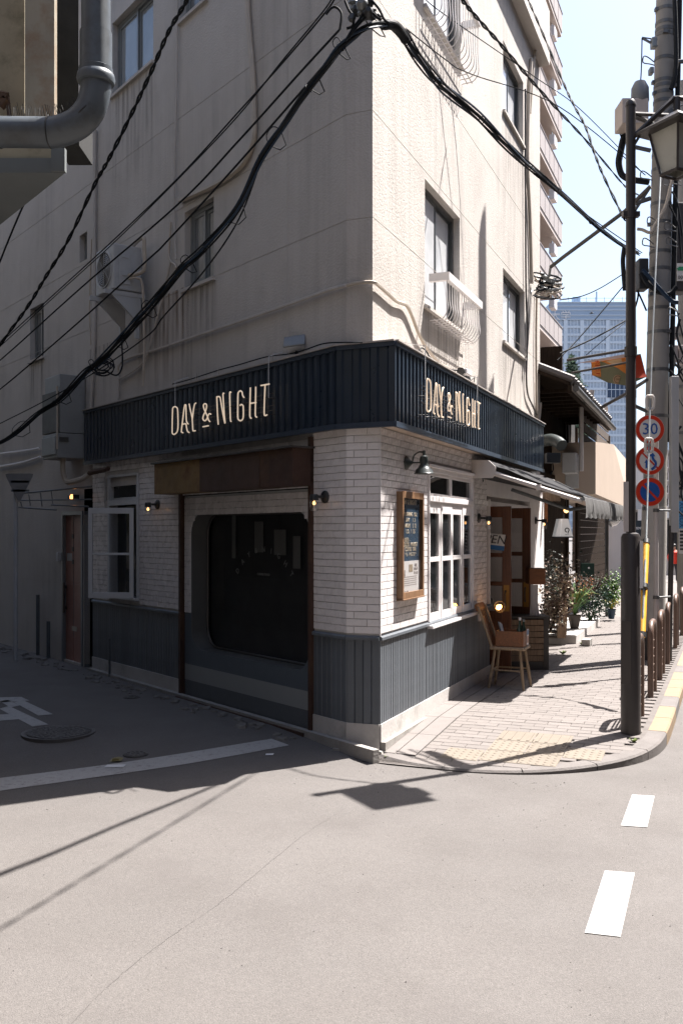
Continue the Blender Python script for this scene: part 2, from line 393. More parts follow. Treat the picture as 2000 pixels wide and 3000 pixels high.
tl.add([(-h,-h,0),(h,-h,0),(h,h,0),(-h,h,0),(-h+.004,-h+.004,e),(h-.004,-h+.004,e),(h-.004,h-.004,e),(-h+.004,h-.004,e)], [(4,5,6,7),(0,1,5,4),(1,2,6,5),(2,3,7,6),(3,0,4,7)])
for ix in range(4): tl.box(-.125+.075*ix, -.100+.075*ix, -.125, .125, e, e+.004)
TL = tl.mesh('tactile_paver', TACT)
def lay(s, d, dz=0):                        # local x across (outwards), local y along the street
    sl_ = (zsw(s+.05)-zsw(s-.05))/.1
    x = Vector((WR.n.x, WR.n.y, 0)); y = Vector((WR.x.x, WR.x.y, sl_)).normalized(); z = x.cross(y).normalized()
    if z.z < 0: x = -x; z = x.cross(y)
    q = WR.p(s, d, zsw(s)-.004+dz)
    return Matrix(((x.x,y.x,z.x,q.x),(x.y,y.y,z.y,q.y),(x.z,y.z,z.z,q.z),(0,0,0,1)))
tact = [(.15+.3*i, .95+.3*j) for i in range(3) for j in range(2)] + [(.12, .65), (.40, 1.55)]
for n_, (s, d) in enumerate(tact):
    link('tactile_paver', TL if (s > .7) else TM, sidewalk, lay(s, d, .0025))
def in_tact(s, d): return any(abs(s-a) < .11 and abs(d-c) < .08 for a, c in tact)
spots = []
for r_ in range(-3, 128):
    s = r_*.1+.05
    for c in range(12):
        d = .415+.2*c+(.1 if r_ % 2 else 0)
        for dd, sc_w in ((d, 1.), (.365, .5)):
            if sc_w < 1 and (c > 0 or r_ % 2 == 0): continue
            if dd > 1.90: continue
            if s < 1.5 and any(s-.05 < inner(max(.02, min(q_, 2.0)))+.02 for q_ in (dd-.1*sc_w, dd, dd+.1*sc_w)): continue
            if s > 1.0 and dd > 1.88: continue
            if in_tact(s, dd): continue
            spots.append((s, dd, sc_w))
spots.sort(key=lambda q: WR.p(q[0], q[1]).length)
for s, d, w_ in spots[:290]:
    o = link('paver', PM, sidewalk, lay(s+random.uniform(-.001,.001), d, random.uniform(-.0015,.0015)) @ Matrix.Scale(w_, 4, (1,0,0)))
b = MB()
for s, d, w_ in spots[290:]:
    M = lay(s, d, random.uniform(-.001,.001)) @ Matrix.Scale(w_, 4, (1,0,0)); b.add([M @ Vector(v) for v in pm.v], pm.f)
b.build('paver', PAVE, sidewalk, kind='stuff')
b = MB()
for k in range(10): s0_, s1_ = 12.8+3*k, 15.8+3*k; b.quad(WR.p(s0_,-1.5,zsw(s0_)), WR.p(s0_,1.97,zsw(s0_)), WR.p(s1_,1.97,zsw(s1_)), WR.p(s1_,-1.5,zsw(s1_)))
b.build('far_paving', PAVE, sidewalk)
# long slabs along the wall foot
for k in range(9):
    s0 = -.02+.6*k
    for d0, d1 in ((.0, .14), (.145, .31)):
        b = MB(); q0, q1 = s0+.003, s0+.597
        b.add([WR.p(q0,d0,zsw(q0)+.002), WR.p(q1,d0,zsw(q1)+.002), WR.p(q1,d1-.004,zsw(q1)+.002), WR.p(q0,d1-.004,zsw(q0)+.002)] + [WR.p(q0,d0,zsw(q0)-.02), WR.p(q1,d0,zsw(q1)-.02), WR.p(q1,d1-.004,zsw(q1)-.02), WR.p(q0,d1-.004,zsw(q0)-.02)],
              [(0,3,2,1),(0,1,5,4),(1,2,6,5),(2,3,7,6),(3,0,4,7)]); b.build('edge_slab', STRIP, sidewalk)
# weeds in the joints
WEED = mat('weed_green', (.16,.22,.05), .6, .3, 6)
def weed(P, r, n, label):
    b = MB()
    for _ in range(n):
        a = random.uniform(0, 6.28); l = r*random.uniform(.5, 1); q = Vector((math.cos(a)*l*.6, math.sin(a)*l*.6, 0)); t = q*1.6+Vector((0,0,l*.8)); sdv = Vector((-math.sin(a), math.cos(a), 0))*l*.25
        b.add([q*.2, q+sdv+Vector((0,0,l*.45)), t, q-sdv+Vector((0,0,l*.4))], [(0,1,2,3)])
    tag(b.build('weed', WEED, None, Matrix.Translation(P)), label, 'weed')
weed(WR.p(.86, 1.88, zsw(.86)), .045, 26, 'small green weed growing at the kerb beside the lamp post foot')
weed(WR.p(-.12, .10, -.06), .022, 12, 'tiny weed in the kerb crack by the building corner')
weed(WR.p(6.0, .47, .045), .07, 30, 'bright green weed tuft in front of the slatted wooden stand')
weed(WR.p(7.2, .55, .045), .06, 24, 'second green weed tuft further along the concrete step')
weed(WR.p(11.2, .75, .045), .08, 34, 'low leafy weed at the far end of the concrete step')
# ------------------------------------------------------------------ the corner building
SOFT = mat('soffit_board', (.55,.45,.37), .7, .1, 4)
bld = thing('corner_building', 'cream stucco corner building with white tiled cafe front and dark blue corrugated band', 'building', (C1[0], C1[1], 0))
ZT, ZP, ZC = 2.56, .875, .17               # tile top, panel top, concrete top
def wallsheet(W, s0, s1, z0, z1, holes, off=0, grooves=(), vgrooves=(), dep=.16):
    """front faces on a grid with recessed openings; grooves are 6 mm deep joints"""
    b = MB(); H = [(a, c, d, e_, dep, False) for a, c, d, e_ in holes]
    for z in grooves: H.append((s0, s1, z-.003, z+.003, .004, True))
    for s in vgrooves: H.append((s-.0025, s+.0025, z0, z1, .004, True))
    S = sorted({s0, s1, *[v for h in H for v in h[:2] if s0 <= v <= s1]}); Z = sorted({z0, z1, *[v for h in H for v in h[2:4] if z0 <= v <= z1]})
    P = lambda s, d, z: W.p(s, off-d, z)
    for i in range(len(S)-1):
        for j in range(len(Z)-1):
            cs, cz = (S[i]+S[i+1])/2, (Z[j]+Z[j+1])/2; d = 0; back = True
            for h in H:
                if h[0] < cs < h[1] and h[2] < cz < h[3]:
                    if h[4] > d: d = h[4]; back = h[5]
            if back: b.quad(P(S[i],d,Z[j]), P(S[i+1],d,Z[j]), P(S[i+1],d,Z[j+1]), P(S[i],d,Z[j+1]))
    for h in H:
        a, c, d0, e_ = max(h[0], s0), min(h[1], s1), max(h[2], z0), min(h[3], z1); d = h[4]
        b.quad(P(a,0,d0), P(c,0,d0), P(c,d,d0), P(a,d,d0)); b.quad(P(a,d,e_), P(c,d,e_), P(c,0,e_), P(a,0,e_))
        b.quad(P(a,0,e_), P(a,0,d0), P(a,d,d0), P(a,d,e_)); b.quad(P(c,0,d0), P(c,0,e_), P(c,d,e_), P(c,d,d0))
    return b
def span(W, pxl, pxr, pt, pb, ref, off=0):
    """opening from its left/right columns and its top/bottom rows read at column ref"""
    return (W.s_(pxl, off), W.s_(pxr, off), W.z_(ref, pb, off), W.z_(ref, pt, off))
R1 = span(WRp, 1244, 1346, 522, 935, 1244); R1 = (R1[0], R1[1], WRp.z_(1346, 968), R1[3])
R2 = span(WRp, 1473, 1536, 783, 997, 1473)
R3 = span(WRp, 1473, 1532, 115, 321, 1473)
R4 = (WRp.s_(1241), WRp.s_(1348), WRp.z_(1345, 190), WRp.z_(1345, 190)+1.5)
SE = WRp.s_(1581)
gz = [WCp.z_(1050, y) for y in (640, 328, -20)]
b = wallsheet(WRp, 0, SE, 2.5, 12.5, [R1, R2, R3, R4], grooves=gz)
b.build('stucco_wall', PLASTER, bld)
b = MB(); b.quad(WRp.p(SE,0,0), WRp.p(SE,-8,0), WRp.p(SE,-8,12.5), WRp.p(SE,0,12.5)); b.build('end_wall', PLASTER, bld)
L1 = span(WLp, 541, 626, 622, 845, 541); L1 = (L1[0], L1[1], WLp.z_(541, 847), WLp.z_(541, 622))
L2 = span(WLp, 233, 255, 686, 766, 240)
L3 = span(WLp, 88, 128, 905, 1058, 90)
L4 = span(WLp, 329, 449, 67, 281, 330)
L5 = (WLp.s_(528), WLp.s_(606), WLp.z_(528, 64), WLp.z_(528, 64)+1.4)
SL = WLp.s_(-330)
b = wallsheet(WLp, SL, 0, ZT-.3, 12.5, [L1, L2, L3, L4, L5], grooves=gz, vgrooves=[WLp.s_(842), WLp.s_(515)-.02])
b.build('stucco_wall', PLASTER, bld)
sD = WLp.s_(247)
RD = (WLp.s_(184), WLp.s_(244), 0.03, WLp.z_(185, 1510))
b = wallsheet(WLp, SL, sD, -.15, ZT-.3, [RD], grooves=[WLp.z_(50, 1693)], vgrooves=[WLp.s_(125)], dep=.09); b.build('stucco_wall', PLASTER, bld)
b = wallsheet(WCp, 0, LCp, 2.5, 12.5, [], grooves=gz); b.build('stucco_chamfer', PLASTER, bld)
# a dark shell behind the openings
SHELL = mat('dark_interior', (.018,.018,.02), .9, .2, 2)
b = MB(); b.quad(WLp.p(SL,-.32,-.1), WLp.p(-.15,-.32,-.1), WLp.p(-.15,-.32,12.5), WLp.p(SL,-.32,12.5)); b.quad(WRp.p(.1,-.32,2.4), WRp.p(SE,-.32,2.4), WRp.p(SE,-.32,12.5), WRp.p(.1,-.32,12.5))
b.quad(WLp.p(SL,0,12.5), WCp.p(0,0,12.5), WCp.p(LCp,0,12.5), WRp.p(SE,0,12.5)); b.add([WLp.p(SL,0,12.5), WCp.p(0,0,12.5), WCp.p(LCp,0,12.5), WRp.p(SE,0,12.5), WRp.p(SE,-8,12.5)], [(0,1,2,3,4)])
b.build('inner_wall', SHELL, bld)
def window(W, o, frame, pane, mull=.5, dep=.10, fw=.045, off=0, name='window', sill=True, leaves=2):
    """aluminium slider: frame with its panes set in the reveal"""
    s0, s1, z0, z1 = o; M = W.M(s0, off, z0); w, h_ = s1-s0, z1-z0
    b = MB(); y0, y1 = dep-.03, dep+.03
    b.box(0, fw, y0, y1, 0, h_); b.box(w-fw, w, y0, y1, 0, h_); b.box(fw, w-fw, y0, y1, 0, fw); b.box(fw, w-fw, y0, y1, h_-fw, h_)
    f = b.build(name, frame, bld, M)
    for k in range(leaves):
        a = fw + (w-2*fw)*k/leaves; c = fw + (w-2*fw)*(k+1)/leaves; yy = dep-.012 + .022*(k % 2)
        b = MB(); t = fw*.75
        b.box(a, a+t, yy-.012, yy+.012, fw, h_-fw); b.box(c-t, c, yy-.012, yy+.012, fw, h_-fw); b.box(a+t, c-t, yy-.012, yy+.012, fw, fw+t); b.box(a+t, c-t, yy-.012, yy+.012, h_-fw-t, h_-fw)
        b.build('sash', frame, f, M)
        b = MB(); b.box(a+t, c-t, yy-.003, yy+.003, fw+t, h_-fw-t); b.build('pane', pane, f, M)
    if sill:
        b = MB(); b.box(-.03, w+.03, -.035, dep, -.035, -.002); b.build('sill', PLASTER, f, M)
    return f
window(WRp, R1, BRONZE, GLASSS); window(WRp, R2, BRONZE, GLASSS); window(WRp, R3, BRONZE, GLASSS); window(WRp, R4, BRONZE, GLASSS)
window(WLp, L1, ALU, GLASSM); window(WLp, L2, ALU, GLASSD, leaves=1, sill=False); window(WLp, L3, ALU, GLASSM, leaves=2); window(WLp, L4, ALU, glass('pale_glass', (.26,.28,.29), .08, .9, .15)); window(WLp, L5, ALU, GLASSM)
# water and rust stains under the sills
def stain_mat(name, col, amt):
    m = bpy.data.materials.new(name); m.use_nodes = True; nt = m.node_tree; N = nt.nodes; L = nt.links; bs = N['Principled BSDF']; bs.inputs['Base Color'].default_value = (*col, 1); bs.inputs['Roughness'].default_value = .9; bs.inputs['Specular IOR Level'].default_value = 0
    tc = N.new('ShaderNodeTexCoord'); mp = N.new('ShaderNodeMapping'); mp.inputs['Scale'].default_value = (16, 16, .9); L.new(tc.outputs['Object'], mp.inputs[0]); n = N.new('ShaderNodeTexNoise'); n.inputs['Scale'].default_value = 1; n.inputs['Detail'].default_value = 5; L.new(mp.outputs[0], n.inputs['Vector'])
    r = N.new('ShaderNodeMapRange'); L.new(n.outputs['Fac'], r.inputs[0]); r.inputs[1].default_value = .42; r.inputs[2].default_value = .72; r.inputs[4].default_value = amt
    sp = N.new('ShaderNodeSeparateXYZ'); L.new(tc.outputs['Generated'], sp.inputs[0]); p = N.new('ShaderNodeMath'); p.operation = 'POWER'; p.inputs[1].default_value = 1.3; L.new(sp.outputs[2], p.inputs[0])
    e1 = N.new('ShaderNodeMapRange'); L.new(sp.outputs[0], e1.inputs[0]); e1.inputs[2].default_value = .12; e2 = N.new('ShaderNodeMapRange'); L.new(sp.outputs[0], e2.inputs[0]); e2.inputs[1].default_value = 1; e2.inputs[2].default_value = .88
    a = r.outputs[0]
    for o in (p.outputs[0], e1.outputs[0], e2.outputs[0]): q = N.new('ShaderNodeMath'); q.operation = 'MULTIPLY'; L.new(a, q.inputs[0]); L.new(o, q.inputs[1]); a = q.outputs[0]
    L.new(a, bs.inputs['Alpha']); return m
STN = stain_mat('water_stain', (.18,.165,.15), .5); STR_ = stain_mat('rust_stain', (.19,.10,.045), .8)
for W, s0, s1, z1, hgt, m in ((WLp, L1[0]-.05, L1[1]+.08, L1[2]-.04, 1.3, STN), (WLp, L3[0]-.05, L3[1]+.05, L3[2]-.04, .9, STN), (WLp, L4[0]-.1, L4[1]+.1, L4[2]-.04, 1.5, STN), (WRp, R1[0]-.1, R1[1]+.1, R1[2]-.04, .9, STN), (WRp, R2[0]-.1, R2[1]+.1, R2[2]-.04, 1.2, STN), (WRp, R3[0]-.1, R3[1]+.1, R3[2]-.04, 1.7, STN), (WLp, WLp.s_(395), WLp.s_(560), WLp.z_(470, 870), 1.25, STR_), (WLp, WLp.s_(255), WLp.s_(330), WLp.z_(300, 1010), .9, STN), (WRp, SE-.45, SE-.02, 3.9, .7, STR_)):
    b = MB(); w_ = s1-s0; b.quad((0,0,0), (w_,0,0), (w_,0,hgt), (0,0,hgt)); b.build('wall_stain', m, bld, W.M(s0, .003, z1-hgt))
# window guards on the street side
def guard(o, off, z0, z1, nb, name='window_guard'):
    s0, s1 = o; t = thing(name, 'x', 'window guard', WRp.M(s0, 0, z0)); M = WRp.M(s0, 0, z0); w = s1-s0; h_ = z1-z0
    b = MB(); b.box(0, w, -off-.03, -off+.012, h_-.075, h_); b.box(0, .05, -off+.012, 0, h_-.075, h_); b.box(w-.05, w, -off+.012, 0, h_-.075, h_); b.build('top_rail', WHITE, t, M)
    for k in range(nb):
        x = .03+(w-.06)*k/(nb-1); b = MB()
        b.tube(spline([(x,-off,h_-.07),(x,-off,h_*.45),(x,-off-.01,.10),(x,-off+.035,.02),(x,-off+.09,0),(x,0,0)], 3), .0055, 5); b.build('bar', WHITE, t, M, True)
    for y in (-off+.07, -.05):
        b = MB(); b.tube([(0, y, .004), (w, y, .004)], .006, 5); b.build('lower_rail', WHITE, t, M, True)
    return t
a, c = WRp.s_(1256), WRp.s_(1405, .17)
g = guard((a, c), .17, WRp.z_(1396, 1014, .1), WRp.z_(1280, 772, .17), 15); g['label'] = 'white window guard with curved bars on the lower street-side window'
a2, c2 = WRp.s_(1236), WRp.s_(1401, .17)
g = guard((a2, c2), .17, WRp.z_(1376, 233, .1), WRp.z_(1376, 233, .1)+.66, 15); g['label'] = 'white window guard with curved bars on the uppermost street-side window, half cut by the frame'
# eave at the top right corner
b = MB(); zE = WRp.z_(1598, 160, .15)
b.box(-.3, SE-.02, -.15, 0, zE, zE+.8); M = WRp.M()
b.build('eave_slab', PLASTER, bld, M)
# --- dark blue corrugated band
OB, OL = .16, .07
sB1 = WR.s_(1157, OB); B1 = WR.p(sB1, OB); sB0 = WL.s_(985, OL); B0 = WL.p(sB0, OL); WB = Wall(B0, (B1.x-B0.x, B1.y-B0.y)); LB = math.hypot(B1.x-B0.x, B1.y-B0.y)
ZB0, ZB1 = 2.565, 3.205
sBR = WR.s_(1592, OB); sBL = WL.s_(246, OL)
def corrugated(W, s0, s1, off, pitch, name='fascia_panel', deep=.020):
    b = MB(); xs_ = []; s = s0
    while s < s1:
        for f_, y in ((0, 0), (.30, 0), (.40, deep), (.86, deep), (.96, 0)):
            q = s+f_*pitch
            if q < s1: xs_.append((q, y))
        s += pitch
    xs_.append((s1, 0))
    for (p, y), (q, y2) in zip(xs_, xs_[1:]): b.quad(W.p(p, off-y, ZB0+.03), W.p(q, off-y2, ZB0+.03), W.p(q, off-y2, ZB1-.01), W.p(p, off-y, ZB1-.01))
    return b.build(name, NAVY, bld)
corrugated(WR, sB1, sBR, OB, .098); corrugated(WL, sBL, sB0, OL, .105); corrugated(WB, 0, LB, 0, .155, deep=.012)
TRIM = mat('band_trim', (.03,.045,.07), .4, .1, 4); FLASH = mat('top_flashing', (.42,.38,.35), .6, .2, 4)
for W, s0, s1, off in ((WR, sB1, sBR, OB), (WL, sBL, sB0, OL), (WB, 0, LB, 0)):
    b = MB(); b.box(s0, s1, -off-.012, -off+.02, ZB0-.012, ZB0+.032); b.box(s0, s1, -off-.014, -off+.02, ZB1-.012, ZB1+.022); b.build('band_trim', TRIM, bld, W.M())
    b = MB(); b.box(s0, s1, -off-.03, .08, ZB1+.023, ZB1+.034); b.build('flashing', FLASH, bld, W.M())
b = MB(); zs = ZB0+.004
b.add([WL.p(sBL,OL,zs), WL.p(sB0,OL,zs), WR.p(sB1,OB,zs), WR.p(sBR,OB,zs), WR.p(sBR,-.2,zs), WR.p(0.1,-.2,zs), WL.p(-.1,-.2,zs), WL.p(sBL,-.2,zs)], [tuple(range(8))])
b.build('soffit', SOFT, bld)
# --- tile backing walls with the window openings
WIN = span(WR, 1255, 1381, 1478, 1800, 1260); wS0, wS1 = WR.s_(1255), WR.s_(1381)
wZ1 = WR.z_(1256, 1382); wZ0 = WR.z_(1256, 1822)
SP = WR.s_(1424)                             # end of the tiled front at the entrance
b = wallsheet(WR, 0, SP, ZP, ZT+.02, [(wS0, wS1, wZ0, wZ1)], off=-.006, dep=.14); b.build('tile_backing', GROUT, bld)
b = wallsheet(WC, 0, LC, ZP, ZT+.02, [], off=-.006); b.build('tile_backing', GROUT, bld)
sdr, sdl = WL.s_(917), WL.s_(531)            # the big sliding door between its posts
sT = WL.s_(272)
lo = (WL.s_(322), WL.s_(402), WL.z_(400, 1752), WL.z_(400, 1478)); lt = (WL.s_(309), WL.s_(402), WL.z_(400, 1462), WL.z_(400, 1392))
b = wallsheet(WL, sT, sdl, ZP, ZT+.02, [lo, lt], off=-.006, dep=.12); b.build('tile_backing', GROUT, bld)
b = wallsheet(WL, sdr, 0, ZP, ZT+.02, [], off=-.006); b.build('tile_backing', GROUT, bld)
zdt = WL.z_(720, 1440)
b = wallsheet(WL, sdl, sdr, zdt, ZT+.02, [], off=-.006); b.build('tile_backing', GROUT, bld)
# --- the tiles: 227 x 60 mm in running bond, one object each for the 290 that show largest
TW, TH, TJ = .227, .0595, .0020
t_ = MB(); a, c, d = TW/2-TJ/2, TH/2-TJ/2, .008
t_.add([(-a,0,-c),(a,0,-c),(a,0,c),(-a,0,c),(-a+.003,-d,-c+.003),(a-.003,-d,-c+.003),(a-.003,-d,c-.003),(-a+.003,-d,c-.003)], [(4,5,6,7),(0,1,5,4),(1,2,6,5),(2,3,7,6),(3,0,4,7)])
TILEM = t_.mesh('tile', TILE)
tiles = []
def tile_area(W, s0, s1, z0, z1, holes, phase=0):
    n = int((z1-z0)/(TH))+1
    for r_ in range(n):
        zc = z0+TH*(r_+.5)
        if zc+TH/2 > z1+.012: break
        k0 = int((s0)/TW)-2; sh = phase + (TW/2 if r_ % 2 else 0)
        for k in range(k0, int(s1/TW)+3):
            segs = [(max(s0, k*TW+sh), min(s1, (k+1)*TW+sh))]
            for h in holes:
                if h[2] < zc+TH*.4 and zc-TH*.4 < h[3]:
                    nw = []
                    for p, q in segs:
                        if h[0] > p: nw.append((p, min(q, h[0])))
                        if h[1] < q: nw.append((max(p, h[1]), q))
                    segs = nw
            for p, q in segs:
                if q-p > .02: tiles.append((W, (p+q)/2, q-p, zc))
tile_area(WR, 0, SP, ZP+.02, ZT, [(wS0-.035, wS1+.035, ZP, wZ1+.075)], .05)
tile_area(WC, 0, LC, ZP+.02, ZT, [], -.165)
tile_area(WL, sdr, 0, ZP+.02, ZT, [], -.09)
tile_area(WL, sT, sdl, ZP+.02, ZT, [(lo[0]-.03, lo[1]+.05, ZP-1, lo[3]+.02), (lt[0]-.03, lt[1]+.05, lt[2]-.1, lt[3]+.05)], .02)
tile_area(WL, sdl, sdr, zdt, ZT, [], .06)
def tdist(t): return (t[0].p(t[1])).length / max(.05, t[2]) * (1.0 if t[0] in (WR, WC) else 1.35)
tiles.sort(key=tdist); rest = MB()
for n_, (W, s, w, z) in enumerate(tiles):
    M = W.M(s, -.005+random.uniform(-.0008,.0008), z) @ Matrix.Rotation(random.gauss(0,.004), 4, 'X') @ Matrix.Rotation(random.gauss(0,.003), 4, 'Z') @ Matrix.Scale((w-TJ)/(TW-TJ), 4, (1,0,0))
    if n_ < 290: link('tile', TILEM, bld, M)
    else: rest.add([M @ Vector(v) for v in t_.v], t_.f)
rest.build('tile', TILE, bld, kind='stuff')
b = MB(); b.box(-.004,.004,-.008,.0,ZP,ZT); b.build('corner_bead', WHITE, bld, WR.M(0, .002, 0))
# --- grey beadboard below, its cap, and the concrete plinth
def beadboards(W, s0, s1, z0, z1, off=.004, pitch=.044):
    """tongue-and-groove boards, one object each, sharing one mesh per wall"""
    n = max(1, round((s1-s0)/pitch)); pitch = (s1-s0)/n; g_ = min(.006, pitch*.14); b = MB(); h_ = z1-z0
    pr = [(0, .009), (g_, 0), (pitch-g_, 0), (pitch, .009)]
    for (p1, y1), (p2, y2) in zip(pr, pr[1:]): b.quad((p1, y1, 0), (p2, y2, 0), (p2, y2, h_), (p1, y1, h_))
    me = b.mesh('board', WAINS)
    for k in range(n): link('board', me, bld, W.M(s0+k*pitch, off+random.uniform(-.0012, .0012), z0))
SW = WR.s_(1433)
beadboards(WR, 0, SW, ZC, ZP-.03)
beadboards(WC, 0, LC, ZC, ZP-.03, pitch=.07)
beadboards(WL, sdr, 0, ZC, ZP-.03, pitch=.07)
beadboards(WL, sT, sdl, ZC-.03, ZP-.03, pitch=.06)
b = MB(); b.quad(WR.p(0,-.008,ZC), WR.p(SW,-.008,ZC), WR.p(SW,-.008,ZP), WR.p(0,-.008,ZP)); b.quad(WC.p(0,-.008,ZC), WC.p(LC,-.008,ZC), WC.p(LC,-.008,ZP), WC.p(0,-.008,ZP)); b.quad(WL.p(sT,-.008,ZC-.03), WL.p(sdl,-.008,ZC-.03), WL.p(sdl,-.008,ZP), WL.p(sT,-.008,ZP)); b.quad(WL.p(sdr,-.008,ZC), WL.p(0,-.008,ZC), WL.p(0,-.008,ZP), WL.p(sdr,-.008,ZP)); b.build('board_backing', DARKST, bld)
for W, s0, s1 in ((WR, 0, SW+.02), (WC, 0, LC), (WL, sdr, 0), (WL, sT, sdl)):
    b = MB(); b.prism([(0,0),(-.022,0),(-.022,.022),(-.008,.034),(0,.034)], 0, s1-s0, Matrix(((0,1,0,0),(1,0,0,0),(0,0,1,0),(0,0,0,1)))); b.build('cap_rail', WAINS, bld, W.M(s0, 0, ZP-.03))
    b = MB(); b.box(0, s1-s0, -.012, .1, -.16, ZC-.001); b.build('plinth', CONC, bld, W.M(s0, 0, 0))
b = MB(); b.box(0, SW+.3, -.05, 0, -.16, .028); b.build('footing', CONCD, bld, WR.M(0, 0, 0))
b = MB(); b.prism([(-.16, 0), (LC+.05, 0), (LC+.03, .055), (LC*.5, .075), (-.1, .05)], -.05, 0); b.build('footing', CONCD, bld, WC.M(0, .012, -.09))
b = MB(); b.box(sT, sdr+.9, -.06, 0, -.16, .03); b.box(sT, -.2, -.14, -.06, -.16, -.045); b.build('footing', CONCD, bld, WL.M(0, .014, 0))
# broken mortar along the foot of the side wall
RUB = mat('broken_mortar', (.15,.14,.127), .95, .35, 12, bump=.4, bscale=60)
b = MB()
for _ in range(170):
    s = random.uniform(SL+3, -.1); d = .16+abs(random.gauss(0, .10)); r = random.uniform(.012, .05); q = WL.p(s, d, 0); z = zr(q.x, q.y)
    n = 6; top = [(q.x+r*math.cos(6.28*k/n)*random.uniform(.7,1.3), q.y+r*math.sin(6.28*k/n)*random.uniform(.7,1.3), z+r*random.uniform(.15,.6)) for k in range(n)]
    bot = [(x+(x-q.x)*.3, y+(y-q.y)*.3, z-.01) for x, y, _z in top]
    b.add(top+bot, [tuple(range(n))]+[(k, k+n, (k+1) % n+n, (k+1) % n) for k in range(n)])
b.build('mortar_crumbs', RUB, bld, kind='stuff')
# --- four-light folding window and transom on the street
def barframe(M, x0, x1, z0, z1, fw, y0, y1, mat_, name, parent, fwz=None):
    b = MB(); fz = fwz or fw; b.box(x0, x0+fw, y0, y1, z0, z1); b.box(x1-fw, x1, y0, y1, z0, z1); b.box(x0+fw, x1-fw, y0, y1, z0, z0+fz); b.box(x0+fw, x1-fw, y0, y1, z1-fw, z1)
    return b.build(name, mat_, parent, M, bevel=.003)
Mw = WR.M(0, 0, 0); wz_t = WR.z_(1256, 1475)   # bottom of transom bar
zt0 = WR.z_(1256, 1449)
b = MB(); fw = .035
b.box(wS0-fw, wS0, -.018, .12, ZP+.005, wZ1+.04); b.box(wS1, wS1+fw, -.018, .12, ZP+.005, wZ1+.04); b.box(wS0, wS1, -.018, .12, wZ1, wZ1+.04); b.box(wS0-fw-.015, wS1+fw+.015, -.04, .12, wZ1+.041, wZ1+.07)
b.box(wS0, wS1, -.02, .12, wz_t+.02, zt0-.012); b.box(wS0, wS1, .0, .12, ZP+.005, wZ0-.03)
wf = b.build('window', WHITE, bld, Mw, bevel=.003)
b = MB(); b.box(wS0-.05, wS1+.05, -.06, .1, wZ0-.06, wZ0-.031); b.build('sill', WHITE, wf, Mw, bevel=.003)
mid = (wS0+wS1)/2-.02
for p, q in ((wS0, mid), (mid, wS1)):
    barframe(Mw, p+.002, q-.002, zt0-.01, wZ1-.002, .028, .0, .035, WHITE, 'sash', wf)
    b = MB(); b.box(p+.03, q-.03, .02, .024, zt0+.018, wZ1-.03); b.build('pane', GLASSD, wf, Mw)
n4 = 4; wl_ = (wS1-wS0)/n4; zm = WR.z_(1262, 1640)
for k in range(n4):
    p, q = wS0+wl_*k, wS0+wl_*(k+1); fold = -.006*(k % 2)
    b = MB(); f2 = .052
    b.box(p+.002, p+f2, fold, fold+.035, wZ0-.03, wz_t+.02); b.box(q-f2, q-.002, fold, fold+.035, wZ0-.03, wz_t+.02)
    b.box(p+f2, q-f2, fold, fold+.035, wZ0-.03, wZ0+.07); b.box(p+f2, q-f2, fold, fold+.035, wz_t-.09, wz_t+.02); b.box(p+f2, q-f2, fold-.002, fold+.033, zm-.022, zm+.022)
    b.build('sash', WHITE, wf, Mw, bevel=.003)
    for z0, z1 in ((wZ0+.07, zm-.022), (zm+.022, wz_t-.09)):
        b = MB(); b.box(p+f2, q-f2, fold+.018, fold+.022, z0, z1); b.build('pane', GLASSD, wf, Mw)
# --- the big sliding shop window in the side street
STRI = mat('shop_panel_paint', (.66,.655,.65), .4, .08, 3)
nt = STRI.node_tree; bs = nt.nodes['Principled BSDF']; geo = nt.nodes.new('ShaderNodeNewGeometry'); sx = nt.nodes.new('ShaderNodeSeparateXYZ'); nt.links.new(geo.outputs['Position'], sx.inputs[0])
cr = nt.nodes.new('ShaderNodeValToRGB'); cr.color_ramp.interpolation = 'CONSTANT'; mr = nt.nodes.new('ShaderNodeMapRange'); nt.links.new(sx.outputs[2], mr.inputs[0]); mr.inputs[1].default_value = -.1; mr.inputs[2].default_value = 2.9
nt.links.new(mr.outputs[0], cr.inputs[0]); el = cr.color_ramp.elements
z2 = lambda z: (z+.1)/3.0
el[0].position = 0; el[0].color = (.10,.11,.12,1); el[1].position = z2(.17); el[1].color = (.27,.285,.285,1)
e_ = el.new(z2(.335)); e_.color = (.095,.115,.135,1); e_ = el.new(z2(ZP)); e_.color = (.40,.41,.41,1)
nt.links.new(cr.outputs[0], bs.inputs['Base Color'])
door = MB(); x0, x1, zb, zt = sdl+.06, sdr-.02, -.06, zdt-.01
cx, cz = (WL.s_(558)+WL.s_(905))/2, (WL.z_(700, 1500)+WL.z_(740, 1937))/2; hw = (WL.s_(905)-WL.s_(558))/2; hh = (WL.z_(700, 1500)-WL.z_(740, 1937))/2
def rrect(hw, hh, r, n=9):
    P = []
    for cxs, czs, a0 in ((1,1,0),(-1,1,90),(-1,-1,180),(1,-1,270)):
        if P:
            q0 = P[-1]; q1 = (cxs*(hw-r)+r*math.cos(R(a0)), czs*(hh-r)+r*math.sin(R(a0))); P += [(q0[0]+(q1[0]-q0[0])*j/8, q0[1]+(q1[1]-q0[1])*j/8) for j in range(1, 8)]
        for k in range(n):
            a = R(a0+90*k/(n-1)); P.append((cxs*(hw-r)+r*math.cos(a), czs*(hh-r)+r*math.sin(a)))
    return P
